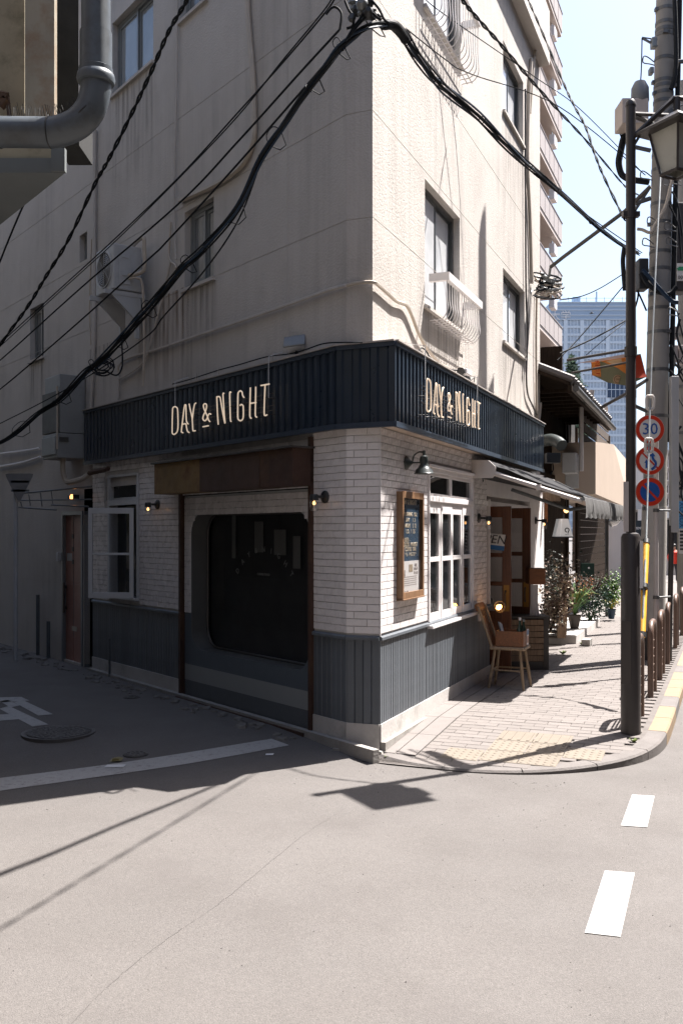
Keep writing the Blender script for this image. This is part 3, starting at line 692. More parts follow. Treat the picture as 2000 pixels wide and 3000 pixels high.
def plate_with_hole(b, x0, x1, z0, z1, hole, y):
    """rectangle with a rounded opening, bridged ray by ray"""
    ox, oz = cx, cz; outer = []
    H = [(ox+p[0], oz+p[1]) for p in hole]
    for (px_, pz_) in H:
        dx, dz = px_-ox, pz_-oz; t = min(((x1-ox)/dx if dx > 0 else (x0-ox)/dx) if abs(dx) > 1e-6 else 99, ((z1-oz)/dz if dz > 0 else (z0-oz)/dz) if abs(dz) > 1e-6 else 99)
        outer.append((ox+dx*t, oz+dz*t))
    n = len(H); b.add([(p[0], y, p[1]) for p in H]+[(p[0], y, p[1]) for p in outer], [(i, (i+1) % n, (i+1) % n+n, i+n) for i in range(n)])
    for i in range(n):                       # corner fillers
        p, q = outer[i], outer[(i+1) % n]
        if abs(p[0]-q[0]) > 1e-4 and abs(p[1]-q[1]) > 1e-4:
            c_ = (x1 if max(p[0], q[0]) > ox and max(p[0], q[0]) > x1-1e-4 else x0, z1 if max(p[1], q[1]) > z1-1e-4 else z0)
            b.add([(p[0], y, p[1]), (q[0], y, q[1]), (c_[0], y, c_[1])], [(0,1,2)])
    return H
hole = rrect(hw, hh, .22)
Hh = plate_with_hole(door, x0, x1, zb, zt, hole, -.0)
sd_ = door.build('sliding_window', STRI, bld, WL.M(0, -.01, 0))
b = MB(); n = len(Hh)
inn = [(cx+p[0]*.995, cz+p[1]*.995) for p in rrect(hw, hh, .22)]
b.add([(p[0], 0, p[1]) for p in Hh]+[(p[0], .20, p[1]) for p in Hh], [(i, i+n, (i+1) % n+n, (i+1) % n) for i in range(n)]); b.build('reveal', mat('reveal_grey', (.11,.112,.11), .4, .1, 3), sd_, WL.M(0, -.01, 0), True)
b = MB(); ring = rrect(hw-.012, hh-.012, .21); b.tube([(cx+p[0], .185, cz+p[1]) for p in ring], .014, 6, closed=True); b.build('gasket', DARKST, sd_, WL.M(0, -.01, 0), True)
b = MB(); b.add([(cx+p[0], .195, cz+p[1]) for p in ring], [tuple(range(len(ring)))]); b.build('pane', CLEAR, sd_, WL.M(0, -.01, 0))
GHOST = mat('pane_lettering', (.16,.165,.16), .6)
# its own tiling above the dado, cut round the opening
pt_ = MB(); z = ZP+.004
while z+TH < zt:
    zc_ = z+TH/2-cz; r0 = .22; inside = abs(zc_) < hh+.004
    hx = (hw if abs(zc_) < hh-r0 else hw-r0+math.sqrt(max(0, r0*r0-(abs(zc_)-hh+r0)**2)))+.006 if inside else 0
    k = round(z/TH); xx = x0-(TW/2 if k % 2 else 0)
    while xx < x1:
        for p, q in ([(xx, min(xx+TW, cx-hx)), (max(xx, cx+hx), xx+TW)] if inside else [(xx, xx+TW)]):
            p, q = max(p, x0), min(q, x1)
            if q-p > .012: pt_.add([(p+.001,0,z+.001),(q-.001,0,z+.001),(q-.001,0,z+TH-.001),(p+.001,0,z+TH-.001),(p+.003,-.005,z+.003),(q-.003,-.005,z+.003),(q-.003,-.005,z+TH-.003),(p+.003,-.005,z+TH-.003)], [(4,5,6,7),(0,1,5,4),(1,2,6,5),(2,3,7,6),(3,0,4,7)])
        xx += TW
    z += TH
pt_.build('tile', TILE, sd_, WL.M(0, -.009, 0), kind='stuff')
# what can be made out behind the glass: a dim room with sheets of paper and a counter
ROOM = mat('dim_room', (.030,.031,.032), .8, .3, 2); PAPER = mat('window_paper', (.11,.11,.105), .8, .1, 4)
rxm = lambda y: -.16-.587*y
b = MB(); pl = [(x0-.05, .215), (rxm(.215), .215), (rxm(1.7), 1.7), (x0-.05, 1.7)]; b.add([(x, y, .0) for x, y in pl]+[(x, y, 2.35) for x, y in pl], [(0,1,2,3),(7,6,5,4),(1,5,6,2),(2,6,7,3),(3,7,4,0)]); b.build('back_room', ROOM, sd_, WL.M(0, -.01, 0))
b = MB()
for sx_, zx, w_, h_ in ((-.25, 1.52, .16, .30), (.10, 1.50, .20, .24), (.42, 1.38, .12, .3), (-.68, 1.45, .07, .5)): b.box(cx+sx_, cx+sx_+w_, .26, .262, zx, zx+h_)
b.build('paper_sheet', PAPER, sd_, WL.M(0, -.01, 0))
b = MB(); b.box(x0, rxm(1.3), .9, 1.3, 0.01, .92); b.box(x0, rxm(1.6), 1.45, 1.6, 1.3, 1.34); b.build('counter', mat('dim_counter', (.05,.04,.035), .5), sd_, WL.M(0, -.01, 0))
b = MB()
for k in range(int((rxm(1.2)-x0-.3)/.14)):
    M = Matrix.Translation((x0+.25+k*.14, 1.1, .921)); b.lathe([(.03,0),(.035,.02),(.03,.16),(.012,.22),(.012,.27)], 8, M)
b.build('bottle_row', mat('dim_bottle', (.06,.07,.05), .15), sd_, WL.M(0, -.01, 0), True)
# posts, track and the rusty steel hood of the sliding window
b = MB(); b.box(sdl-.005, sdl+.035, -.03, .05, -.02, zdt+.02); b.build('steel_post', RUST, bld, WL.M())
b = MB(); b.box(sdr-.028, sdr+.012, -.035, .05, -.02, 2.53); b.build('steel_post', RUST, bld, WL.M())
b = MB(); b.box(sdl+.035, sdr-.028, -.09, -.012, -.07, .008); b.box(sdl+.035, sdr-.028, -.032, -.018, .008, .020); b.build('floor_track', RUST, bld, WL.M())
hl = WL.s_(452, .22); hr = sdr+.012; hz1 = WL.z_(452, 1362, .2); hz0 = WL.z_(452, 1449, .2)
b = MB(); b.box(hl, hl+(hr-hl)*.38, -.22, 0, hz0, hz1); hood = b.build('steel_hood', mat('ochre_rust', (.20,.125,.045), .7, .3, 3, bump=.2, bscale=50, dirt=(.075,.025,.012), dscale=3, damt=.85), bld, WL.M())
b = MB(); b.box(hl+(hr-hl)*.38+.002, hl+(hr-hl)*.80, -.222, 0, hz0-.004, hz1); b.build('hood_panel', mat('brown_rust', (.055,.03,.02), .7, .3, 3, bump=.2, bscale=50), hood, WL.M())
b = MB(); b.box(hl+(hr-hl)*.80+.002, hr, -.22, 0, hz0-.002, hz1); b.build('hood_panel', RUST, hood, WL.M())
b = MB(); b.box(hl-.03, hr+.02, -.25, 0, hz1+.001, hz1+.018); b.build('hood_lid', DARKST, hood, WL.M())
# --- the side-street casement: opening, transom and the leaf that stands open
Ml = WL.M()
b = MB(); f2 = .045
b.box(lo[0]-f2, lo[0], -.015, .12, lo[2], lt[3]+.02); b.box(lo[1], lo[1]+f2, -.015, .12, lo[2], lt[3]+.02); b.box(lo[0], lo[1], -.015, .12, lt[3], lt[3]+.03); b.box(lo[0], lo[1], -.015, .12, lo[3], lt[2]); b.box(lo[0]-.05, lo[1]+.05, -.05, .12, lo[2]-.03, lo[2])
cw = b.build('side_window', GREYW, bld, Ml, bevel=.003)
b = MB(); b.box(lt[0]+.05, lt[1], .05, .054, lt[2], lt[3]); b.build('pane', GLASSD, cw, Ml)
barframe(Ml, lt[0]+.05, lt[1], lt[2], lt[3], .03, .035, .065, GREYW, 'sash', cw)
b = MB(); b.box(lo[0], lo[1]-.02, .10, .104, lo[2], lo[3]); b.build('pane', GLASSD, cw, Ml)
hp = WL.p(lo[1]+.01, .03, 0); Yh = hp.y; zl0, zl1 = at(0, 1753, Yh).z, at(0, 1488, Yh).z; xl = (258-1000)*Yh/F; wlf = hp.x-xl+.0
wlf = (391-258)*Yh/F
Mc = Matrix.Translation((xl, Yh, 0))
b = MB(); b.box(0, .048, 0, .035, zl0, zl1); b.box(wlf-.048, wlf, 0, .035, zl0, zl1); b.box(.048, wlf-.048, 0, .035, zl0, zl0+.065); b.box(.048, wlf-.048, 0, .035, zl1-.065, zl1); zmm = zl0+(zl1-zl0)*.49; b.box(.048, wlf-.048, .002, .033, zmm-.014, zmm+.014)
lf = b.build('casement_leaf', GREYW, bld, Mc, bevel=.003)
for z0, z1 in ((zl0+.065, zmm-.014), (zmm+.014, zl1-.065)):
    b = MB(); b.box(.048, wlf-.048, .016, .02, z0, z1); b.build('pane', CLEAR, lf, Mc)
# --- red-brown back door
DOORR = mat('dull_red_door', (.33,.165,.13), .5, .12, 3, streak=.2)
s0, s1, z0, z1 = RD; Md = WLp.M(s0, 0, z0); w = s1-s0; h_ = z1-z0
b = MB(); b.box(.0, .035, -.02, .09, -.06, h_); b.box(w-.035, w, -.02, .09, -.06, h_); b.box(0, w, -.02, .09, h_, h_+.05); b.build('door_frame', ALU, bld, Md)
b = MB(); b.box(.036, w*.40, .03, .06, 0, h_); b.box(w*.40+.03, w-.036, .03, .06, 0, h_); b.box(w*.40, w*.40+.03, .038, .06, 0, h_)
dr = b.build('back_door', DOORR, bld, Md)
b = MB(); b.box(w*.40, w*.40+.03, .0365, .0375, .3, h_-.02); b.build('inlay_strip', ALU, dr, Md)
b = MB(); b.box(.05, .085, -.03, .0, .62, 1.02); b.box(.06, .075, 0, .03, .66, .70); b.box(.06, .075, 0, .03, .94, .98); b.build('handle', DARKST, dr, Md, bevel=.006)
for k in range(3):
    b = MB(); zz = h_*(.855-.088*k); b.box(w*.37, w*.44, .024, .0295, zz-.03, zz+.03); b.build('peep_slot', BLACK, dr, Md)
b = MB(); b.box(w*.37, w*.60, .022, .03, .68*.58, .68*.58+.06); b.build('letter_slot', BEIGEP, dr, Md)
b = MB(); b.box(.07, w*.36, .0275, .03, h_*.685, h_*.685+.10); b.build('notice', mat('door_notice', (.5,.5,.48), .7), dr, Md)
b = MB(); b.box(-.12, -.05, -.05, 0, h_*.68, h_*.68+.12); b.build('doorbell', GREYW, bld, Md, bevel=.006)
# stub pipes out of the wall foot
for px, pt, pb in ((121, 1742, 1905), (152, 1820, 1910)):
    q = WLp.s_(px); b = MB(); b.tube([WLp.p(q, .05, 0), WLp.p(q, .05, WLp.z_(px, pt))], .026, 8); b.build('stub_pipe', PIPEG, bld, None, True)
b = MB(); q = WL.s_(337); b.tube([WL.p(q, .07, -.02), WL.p(q, .07, WL.z_(337, 1870))], .014, 6); b.build('stub_pipe', PIPEG, bld, None, True)
# --- pipes and conduits on the stucco
def conduit(W, pts, r, m, off=.03, name='conduit', sub=5):
    b = MB(); b.tube(spline([W.hit(x, y, off) for x, y in pts], sub), r, 6); return b.build(name, m, bld, None, True)
conduit(WLp, [(278, 380), (277, 700), (275, 1000), (266, 1200)], .025, PLASTER, name='downpipe')
conduit(WLp, [(725, -20), (728, 60), (740, 200), (745, 330), (742, 410), (710, 480), (640, 535), (527, 587)], .028, BEIGEP)
conduit(WLp, [(520, -10), (517, 250), (510, 560), (515, 760)], .012, PLASTER)
conduit(WLp, [(266, 1010), (262, 900), (268, 700)], .010, BEIGEP)
conduit(WLp, [(1013, 836), (960, 850), (900, 872), (720, 935), (600, 975), (470, 1020), (355, 1060), (348, 1120), (346, 1180)], .016, PLASTER, name='cable_trunk')
conduit(WLp, [(500, 650), (495, 750), (512, 775), (515, 785)], .012, BEIGEP)
conduit(WLp, [(500, 765), (450, 970), (420, 1060), (350, 1110)], .014, PLASTER)
b = MB(); P = [WCp.hit(1013, 836, .03), WCp.hit(1050, 828, .03), WRp.hit(1092, 826, .03)] + [WRp.hit(x, y, .03) for x, y in ((1110, 838),(1135, 860),(1160, 882),(1190, 895),(1208, 930),(1225, 975),(1250, 1020),(1285, 1062),(1316, 1080),(1330, 1092))]
b.tube(spline(P, 5), .015, 6); b.build('cable_trunk', BEIGEP, bld, None, True)
conduit(WRp, [(1556, 170), (1548, 300), (1545, 480), (1552, 640), (1557, 830)], .026, BEIGEP)
conduit(WRp, [(1571, 100), (1560, 220), (1552, 330)], .02, BEIGEP)
conduit(WRp, [(1538, 260), (1540, 830), (1545, 960), (1542, 1130), (1560, 1190), (1572, 1215)], .012, DARKST)
conduit(WRp, [(1572, 850), (1570, 1000), (1572, 1200), (1578, 1235), (1584, 1180)], .016, BEIGEP)
conduit(WL, [(0, 1329), (60, 1322), (115, 1313)], .014, WHITE); conduit(WL, [(-10, 1368), (60, 1356), (118, 1338)], .016, WHITE)
# ------------------------------------------------------------------ lettering
def text(body, size, M, m, parent, name='lettering', align='CENTER', xscale=1.0, depth=.0015, shear=0):
    cu = bpy.data.curves.new('lettering', 'FONT'); cu.body = body; cu.size = size; cu.align_x = align; cu.align_y = 'CENTER'; cu.extrude = depth; cu.resolution_u = 2; cu.shear = shear
    o = bpy.data.objects.new('lettering', cu); COL.objects.link(o); dg = bpy.context.evaluated_depsgraph_get(); dg.update()
    me = bpy.data.meshes.new_from_object(o.evaluated_get(dg)); COL.objects.unlink(o); bpy.data.objects.remove(o); bpy.data.curves.remove(cu)
    me.materials.clear(); me.materials.append(m)
    # local x right, y into the wall, z up
    Mx = M @ Matrix(((xscale,0,0,0),(0,0,-1,0),(0,1,0,0),(0,0,0,1)))
    me.transform(Matrix(((xscale,0,0,0),(0,0,-1,0),(0,1,0,0),(0,0,0,1))))
    return link(name, me, parent, M)
for k_, ch in enumerate('DAY&NIGHT'):
    a_ = R(50-12.5*k_); text(ch, .075, WL.M(0, -.01, 0) @ Matrix.Translation((cx+.02-.62*math.sin(a_), .192, cz+.02+.62*math.cos(a_)-.30)) @ Matrix.Rotation(-a_, 4, 'Y'), GHOST, sd_)
text('COFFEE STAND', .032, WL.M(0, -.01, 0) @ Matrix.Translation((cx+.02, .192, cz+.10)), GHOST, sd_)
# ------------------------------------------------------------------ neon signs DAY & NIGHT
STROKES = {'D': [[(118,450),(128,428),(150,420),(172,430),(185,460),(190,580),(190,700),(178,760),(140,795),(115,780),(112,740),(114,600),(118,450)]],
 'A': [[(258,772),(240,765),(237,740),(255,590),(272,450),(282,400),(290,395),(298,402),(299,450),(303,590),(312,632),(330,655)], [(247,662),(290,650),(300,665),(308,710),(318,752),(342,770)]],
 'Y': [[(341,382),(352,440),(378,555),(386,640),(391,735),(402,748),(425,744)], [(432,370),(418,385),(405,430),(390,545),(384,600)]],
 '&': [[(622,622),(603,600),(585,545),(550,470),(535,420),(536,395),(552,380),(572,388),(578,412),(568,465),(535,540),(527,580),(540,606),(560,608),(582,580),(598,535),(615,515),(635,522)], [(527,692),(602,678)]],
 'N': [[(735,662),(726,550),(715,310),(720,290),(740,284),(760,300),(778,400),(812,590),(826,640),(815,520),(806,380),(799,250),(812,240)]],
 'I': [[(906,228),(890,235),(893,420),(899,590),(908,622)]],
 'G': [[(1082,297),(1064,270),(1055,225),(1035,206),(1012,220),(1000,260),(998,420),(998,560),(1010,598),(1035,610),(1062,590),(1073,540),(1072,430),(1062,398),(1040,392),(1030,405)]],
 'H': [[(1168,160),(1163,350),(1160,530),(1168,570),(1180,576)], [(1240,150),(1237,350),(1234,520),(1242,556),(1255,560)], [(1165,376),(1200,371),(1245,364)]],
 'T': [[(1310,134),(1360,126),(1422,114)], [(1366,126),(1358,330),(1354,510),(1366,540),(1392,530)]]}
NOFF = OL+.10
def neon_sign(W, M_of, label, off, s_of, z_of):
    t = thing('neon_sign', label, 'neon sign', M_of)
    for ch, ss_ in STROKES.items():
        b = MB()
        for st in ss_:
            P = [W.p(s_of(x, y), off, z_of(x, y)) for x, y in st]
            back = W.p(s_of(*st[0]), off-.05, z_of(*st[0])); b.tube(spline(P, 4), .0068, 7)
        b.build('letter', NEON, t, None, True)
    b = MB(); sa, sb_ = s_of(90, 500), s_of(1440, 300)
    for fz in (.22, .36, .62, .78):
        za = z_of(140, 430)*(1-fz)+z_of(140, 780)*fz; b.tube([W.p(sa, off-.035, za), W.p(sb_, off-.035, za)], .0035, 5)
    b.build('mounting_rod', DARKST, t)
    for x in (160, 300, 420, 560, 760, 900, 1040, 1210, 1370):
        for y in (250+ (790-x*.25-400), 470+(790-x*.25-400)):
            b = MB(); z = z_of(x, y); z = min(max(z, ZB0+.12), ZB1-.1); b.tube([W.p(s_of(x, y), off, z), W.p(s_of(x, y), off-.10, z)], .004, 5); b.build('standoff', DARKST, t)
    for x in (128, 1388):
        b = MB(); s = s_of(x, 300); b.tube([W.p(s, off-.02, z_of(x, 300 if x > 500 else 430)), W.p(s, off-.02, ZB1+.06), W.p(s, .0, ZB1+.12)], .004, 5); b.build('hanger', GREYW, t)
    return t
lx = lambda x: 480+x/4.61; ly = lambda y: 1100+y/4.61
s_left = lambda x, y: WL.s_(lx(x), NOFF)
z_left = lambda x, y: WL.z_(lx(x), ly(y), NOFF)
neon_sign(WL, WL.M(s_left(118,450), NOFF, ZB0), 'lit cream neon letters on the shaded side-street part of the dark band', NOFF, s_left, z_left)
ro = OB+.12; ra, rb = WR.s_(1249, ro), WR.s_(1406, ro); la, lb = s_left(112, 600), s_left(1420, 114)
zra, zrb = WR.z_(1255, 1206, ro), WR.z_(1255, 1110, ro); zla, zlb = z_left(140, 795), z_left(140, 420)
neon_sign(WR, WR.M(ra, ro, ZB0), 'cream neon letters on the sunlit blue band facing the main street', ro, lambda x, y: ra+(s_left(x, y)-la)/(lb-la)*(rb-ra), lambda x, y: zra+(z_left(x, y)-zla)/(zlb-zla)*(zrb-zra))
# floodlight and spotlight on the band
def flood(P, W, label, sun_side):
    M = W.M(); q = P; t = thing('floodlight', label, 'floodlight', q)
    X = Matrix.Translation(q) @ W.M().to_3x3().to_4x4() @ Matrix.Rotation(R(-22), 4, 'Y') @ Matrix.Rotation(R(-20), 4, 'X') @ Matrix.Rotation(R(40), 4, 'Z')
    b = MB(); b.box(-.09, .09, -.05, .06, -.045, .05); b.build('housing', GREYW, t, X, bevel=.015)
    b = MB(); b.box(-.10, .10, -.066, -.048, -.055, .06); b.build('front_glass', GLASSM, t, X, bevel=.01)
    b = MB(); b.tube([q+Vector((0,0,-.04)), q+Vector((0,0,-.10))], .012, 6); b.tube(spline([q+Vector((.0,0,-.09)), q+Vector((.12,.02,-.10)), q+Vector((.3,.05,-.07)), q+Vector((.45,.02,-.1))], 5), .006, 5); b.build('mount', BLACK, t)
flood(WL.hit(868, 1012, .02), WL, 'pale grey floodlight standing on the shaded ledge above the left part of the band', 0)
q = WR.hit(1361, 1092, .10); t = thing('spotlight', 'small white spotlight lying on the sunlit ledge above the right neon sign', 'spotlight', q)
X = Matrix.Translation(q) @ WR.M().to_3x3().to_4x4()
b = MB(); b.box(-.10, .10, -.05, .05, -.03, .03); b.build('housing', WHITE, t, X, bevel=.012)
b = MB(); b.cyl((-.10, 0, 0), (-.16, 0, -.01), .035, .042, 12); b.build('lens_ring', BLACK, t, X, True)
b = MB(); b.box(-.05, .12, -.03, .03, -.075, -.031); b.tube([(.15,-.02,-.06),(.2,-.05,-.02),(.24,-.03,-.1)], .006, 5); b.build('mount', BLACK, t, X)
# wires along the ledge
b = MB(); b.tube(spline([WL.hit(x, y, .05) for x, y in ((505, 1125),(560, 1110),(640, 1084),(700, 1068),(780, 1045),(850, 1036),(900, 1022),(940, 1008),(980, 1003),(1060, 1003))], 4), .006, 5); b.build('ledge_wire', CABLE, bld)
for px in (505, 575, 640, 797):
    s = WL.s_(px, .05); b = MB(); b.tube([WL.p(s, .05, ZB1+.03), WL.p(s, .05, ZB1+.12)], .007, 5); b.build('ledge_hook', PLASTER, bld)
b = MB(); b.tube(spline([WR.hit(x, y, .06) for x, y in ((1225, 1045),(1232, 1020),(1245, 1025),(1262, 1050),(1290, 1068),(1320, 1082),(1340, 1085))], 4), .007, 5); b.build('ledge_wire', CABLE, bld)
# ------------------------------------------------------------------ wall lamps
JAR = clear('lamp_jar', (.95,.95,.95), .10)
def jar_lamp(W, px, py, label, arm=.12, off=0, tilt=0):
    s, z = W.s_(px, off), W.z_(px, py, off); M = W.M(s, off, z); t = thing('wall_lamp', label, 'wall lamp', M, 'black wall lamps with clear glass jars')
    RX = Matrix.Rotation(R(90), 4, 'X')
    b = MB(); b.lathe([(.053, 0), (.053, .014), (.045, .022), (.02, .03)], 20, RX); b.build('backplate', BLACK, t, M, True)
    b = MB(); b.tube([(0,-.02,0),(0,-arm,0)], .013, 8); b.lathe([(.0, .022), (.03, .02), (.036, .006), (.036, -.03)], 16, Matrix.Translation((0,-arm,0))); b.build('arm', BLACK, t, M, True)
    b = MB(); b.lathe([(.033, -.028), (.037, -.06), (.037, -.10), (.03, -.118), (.001, -.122)], 16, Matrix.Translation((0,-arm,0))); b.build('glass_jar', JAR, t, M, True)
    b = MB(); b.lathe([(.001, -.034), (.010, -.042), (.014, -.055), (.010, -.066), (.001, -.070)], 10, Matrix.Translation((0,-arm,0))); b.build('bulb', BULB, t, M, True)
jar_lamp(WL, 463, 1478, 'lit jar lamp on white tiles left of the sliding shop window in the side street')
jar_lamp(WL, 954, 1456, 'lit jar lamp on the tiles between the sliding window and the building corner')
jar_lamp(WR, 1400, 1518, 'lit jar lamp beside the entrance, right of the four-light window')
# gooseneck lamp
s, z = WR.s_(1188), WR.z_(1188, 1356); M = WR.M(s, 0, z); t = thing('gooseneck_lamp', 'dark bell-shaped gooseneck lamp above the menu case', 'wall lamp', M)
RX = Matrix.Rotation(R(90), 4, 'X'); LG = mat('lamp_green_black', (.035,.045,.043), .38, .1, 4)
b = MB(); b.lathe([(.062, 0), (.058, .015), (.035, .035), (.016, .055), (.012, .06)], 20, RX); b.build('backplate', LG, t, M, True)
b = MB(); b.tube([(0,-.05,0),(0,-.16,0)], .007, 8); b.tube(spline([(0,-.06,.0),(0,-.075,.06),(0,-.12,.09),(0,-.16,.088)], 5), .007, 8); b.build('arm', LG, t, M, True)
b = MB(); b.lathe([(.004,.105),(.014,.10),(.014,.06),(.034,.05),(.038,.015),(.034,0),(.034,-.02),(.05,-.045),(.072,-.065),(.078,-.088),(.086,-.096),(.086,-.10),(.07,-.094),(.03,-.05),(.001,-.05)], 24, Matrix.Translation((0,-.165,0))); b.build('shade', LG, t, M, True)
# ------------------------------------------------------------------ menu case
ms0, ms1 = WR.s_(1160), WR.s_(1241, .06); mz0, mz1 = WR.z_(1172, 1752), WR.z_(1172, 1441); M = WR.M(ms0, 0, mz0); w = ms1-ms0; h_ = mz1-mz0
t = thing('menu_case', 'wooden framed menu case with navy poster hung on sunlit white tiles', 'menu case', M)
b = MB(); fw = .028
b.box(0, .018, -.052, -.002, 0, h_); b.box(w-.018, w, -.052, -.002, 0, h_); b.box(.018, w-.018, -.052, -.002, 0, .03); b.box(.018, w-.018, -.052, -.002, h_-.03, h_)
b.box(-.004, fw, -.062, -.0525, -.004, h_+.004); b.box(w-fw, w+.004, -.062, -.0525, -.004, h_+.004); b.box(fw, w-fw, -.062, -.0525, -.004, .05); b.box(fw, w-fw, -.062, -.0525, h_-.055, h_+.004)
b.box(-.006, w+.006, -.07, -.001, -.016, -.0045)
b.build('case_frame', WOODF, t, M, bevel=.003)
POSTN = mat('navy_poster', (.035,.065,.105), .3, .15, 3); POSTW = mat('white_sheet', (.62,.60,.59), .5, .05, 3); INK = mat('cream_print', (.60,.52,.40), .6); GREYI = mat('grey_print', (.28,.24,.23), .6)
b = MB(); b.box(.02, w-.02, -.030, -.028, h_*.345, h_-.03); b.build('poster', POSTN, t, M)
b = MB(); b.box(.02, w-.02, -.031, -.029, .028, h_*.345); b.build('paper_sheet', POSTW, t, M)
b = MB(); b.quad((.018,-.046,.03), (w-.018,-.046,.03), (w-.018,-.046,h_-.03), (.018,-.046,h_-.03)); b.build('pane', clear('case_pane', (1,1,1), .02), t, M)
def row(parts, fz, size, x=.5, m=INK): text(parts, size, M @ Matrix.Translation((w*x, -.0315, h_*fz)), m, t, xscale=1.0)
row('DAY & NIGHT', .905, .062, .45)
row('MORNING  10-2', .79, .05); row('DAY      1  3', .735, .05); row('NIGHT    5  12', .68, .05); row('L.O.   1  7.5', .625, .05)
row('BEER -', .545, .052, .35); row('GOOD  MARKET', .50, .052); row('COFFEE  BAR', .455, .052); row('* 3 - 1 4 5 7 6 *', .405, .046)
b = MB(); b.box(w*.42, w*.60, -.0325, -.0312, h_*.24, h_*.31); b.build('photo_print', mat('brown_print', (.30,.24,.17), .6, .4, 40), t, M)
row('FREE', .30, .036, .75, GREYI); row('LUNCH', .265, .036, .75, GREYI); row('TO GO', .225, .036, .75, GREYI); row('1F', .24, .05, .22, GREYI); row('2F', .205, .05, .22, GREYI); row('day night', .055, .03, .3, GREYI)
b = MB()
for k in range(5): b.box(w*.2, w*.8, -.0318, -.0312, h_*(.19-.02*k), h_*(.19-.02*k)+.006)
b.build('small_print', GREYI, t, M)
# ------------------------------------------------------------------ air conditioners and boxes on the side wall
ACW = mat('ac_white', (.46,.47,.48), .45, .06, 4, dirt=(.25,.24,.22), dscale=4, damt=.4)
def ac_unit(W, s, z, w, h_, d, off, label, fan=True, group=None, m=None, name='air_conditioner', lx=0):
    M = W.M(s, off, z); t = thing(name, label, 'air conditioner', M, group); m = m or ACW
    b = MB(); b.box(0, w, -d, 0, 0, h_); b.build('casing', m, t, M, bevel=.012)
    if fan:
        b = MB(); c = w*.38 if not lx else w*lx; r = h_*.41
        RXm = Matrix.Translation((c, -d, h_*.5)) @ Matrix.Rotation(R(90), 4, 'X')
        b.lathe([(r, -.005), (r, .012), (r*.94, .014), (r*.92, .002)], 28, RXm); b.build('fan_ring', m, t, M, True)
        b = MB(); b.lathe([(r*.92, .002), (.001, .003)], 28, RXm); b.build('fan_opening', BLACK, t, M)
        b = MB()
        for k in range(7):
            rr = r*(.2+.1*k); ring = [(c+rr*math.cos(2*math.pi*j/24), -d-.008, h_*.5+rr*math.sin(2*math.pi*j/24)) for j in range(24)]; b.tube(ring, .003, 4, closed=True)
        for j in range(8):
            a = 2*math.pi*j/8; b.tube([(c, -d-.008, h_*.5), (c+r*.93*math.cos(a), -d-.008, h_*.5+r*.93*math.sin(a))], .003, 4)
        b.build('grille', m, t, M)
    return t, M
# unit on brackets: its end faces the camera
a0 = WLp.s_(330, .06); aw = .62
zA0, zA1 = WLp.z_(330, 850, .25), WLp.z_(330, 705, .25)
offA = .40
sR = WL.s_(395, .09); sL_ = WL.s_(283, .40)
zt_ = WL.z_(335, 714, .40); zb_ = WL.z_(335, 847, .40)
sE = WL.s_(335, .42); sB = WL.s_(283, .42)
t, M = ac_unit(WL, sB, zb_, sE-sB, zt_-zb_, .33, .10, 'air conditioner with its fan facing the street on wall brackets above the dark band', lx=.5)
w, h_ = sE-sB, zt_-zb_
b = MB(); b.box(w+.001, w+.012, -.27, -.13, h_*.12, h_*.82); b.box(w+.012, w+.02, -.24, -.16, h_*.70, h_*.76); b.box(w+.012, w+.022, -.24, -.14, h_*.30, h_*.42); b.build('service_cover', ACW, t, M, bevel=.004)
for x in (.03, w-.05):
    b = MB(); b.box(x, x+.035, -.42, .05, -.06, -.012); b.prism([(-.05, -.06), (-.05, -.50), (.0, -.50), (.0, -.06)], 0, .03, M=Matrix.Translation((x, 0, 0)) @ Matrix.Rotation(R(90), 4, 'Z'))
    b.add([(x, -.34, -.06), (x, .0, -.06), (x, .0, -.36), (x+.03, -.34, -.06), (x+.03, .0, -.06), (x+.03, .0, -.36)], [(0,1,2), (3,5,4), (0,3,4,1), (1,4,5,2), (2,5,3,0)])
    b.build('wall_bracket', ACW, t, M)
b = MB(); b.tube(spline([(w, -.16, h_*.34), (w+.10, -.10, h_*.34), (w+.17, -.05, h_*.45), (w+.17, -.05, h_*.95), (w+.14, -.05, h_*1.15), (w*.6, -.02, h_*1.12), (w*.3, .03, h_*1.02)], 5), .022, 8)
b.tube(spline([(w, -.16, h_*.26), (w+.11, -.10, h_*.24), (w+.15, -.06, h_*.05), (w+.15, -.04, -.6), (w+.12, -.04, -1.05)], 5), .014, 6); b.build('insulated_pipe', BEIGEP, t, M, True)
# tall duct boxes
sQ = WL.s_(250, 0); oq = .1
for _ in range(60):
    oq += .01
    if WL.s_(170, oq) >= sQ: break
d0, d1 = WL.s_(150, oq), sQ
zq0, zq1 = WL.z_(170, 1340, oq), WL.z_(170, 1093, oq)
t = thing('duct_box', 'tall grey sheet-metal duct box on the wall left of the dark band', 'duct box', WL.M(d0, 0, zq0))
M = WL.M(d0, 0, zq0); w, h_ = d1-d0, zq1-zq0
DUCT = mat('duct_grey', (.28,.29,.29), .5, .1, 3, dirt=(.15,.15,.14), dscale=3, damt=.5); DUCTD = mat('duct_dark_louvre', (.10,.10,.095), .6, .15, 3)
b = MB(); b.box(-.3, w, -oq+.03, 0, h_*.30, h_); b.build('upper_box', DUCT, t, M, bevel=.008)
b = MB(); b.box(-.3, w, -oq, 0, 0, h_*.295); b.build('lower_box', DUCT, t, M, bevel=.008)
for k in range(2):
    b = MB()
    for j in range(5): b.box(w+.001, w+.010, -.34, -.22, h_*(.24-.012*j), h_*(.24-.012*j)+.006)
    b.build('vent_slot', DUCTD, t, M) if k == 0 else None
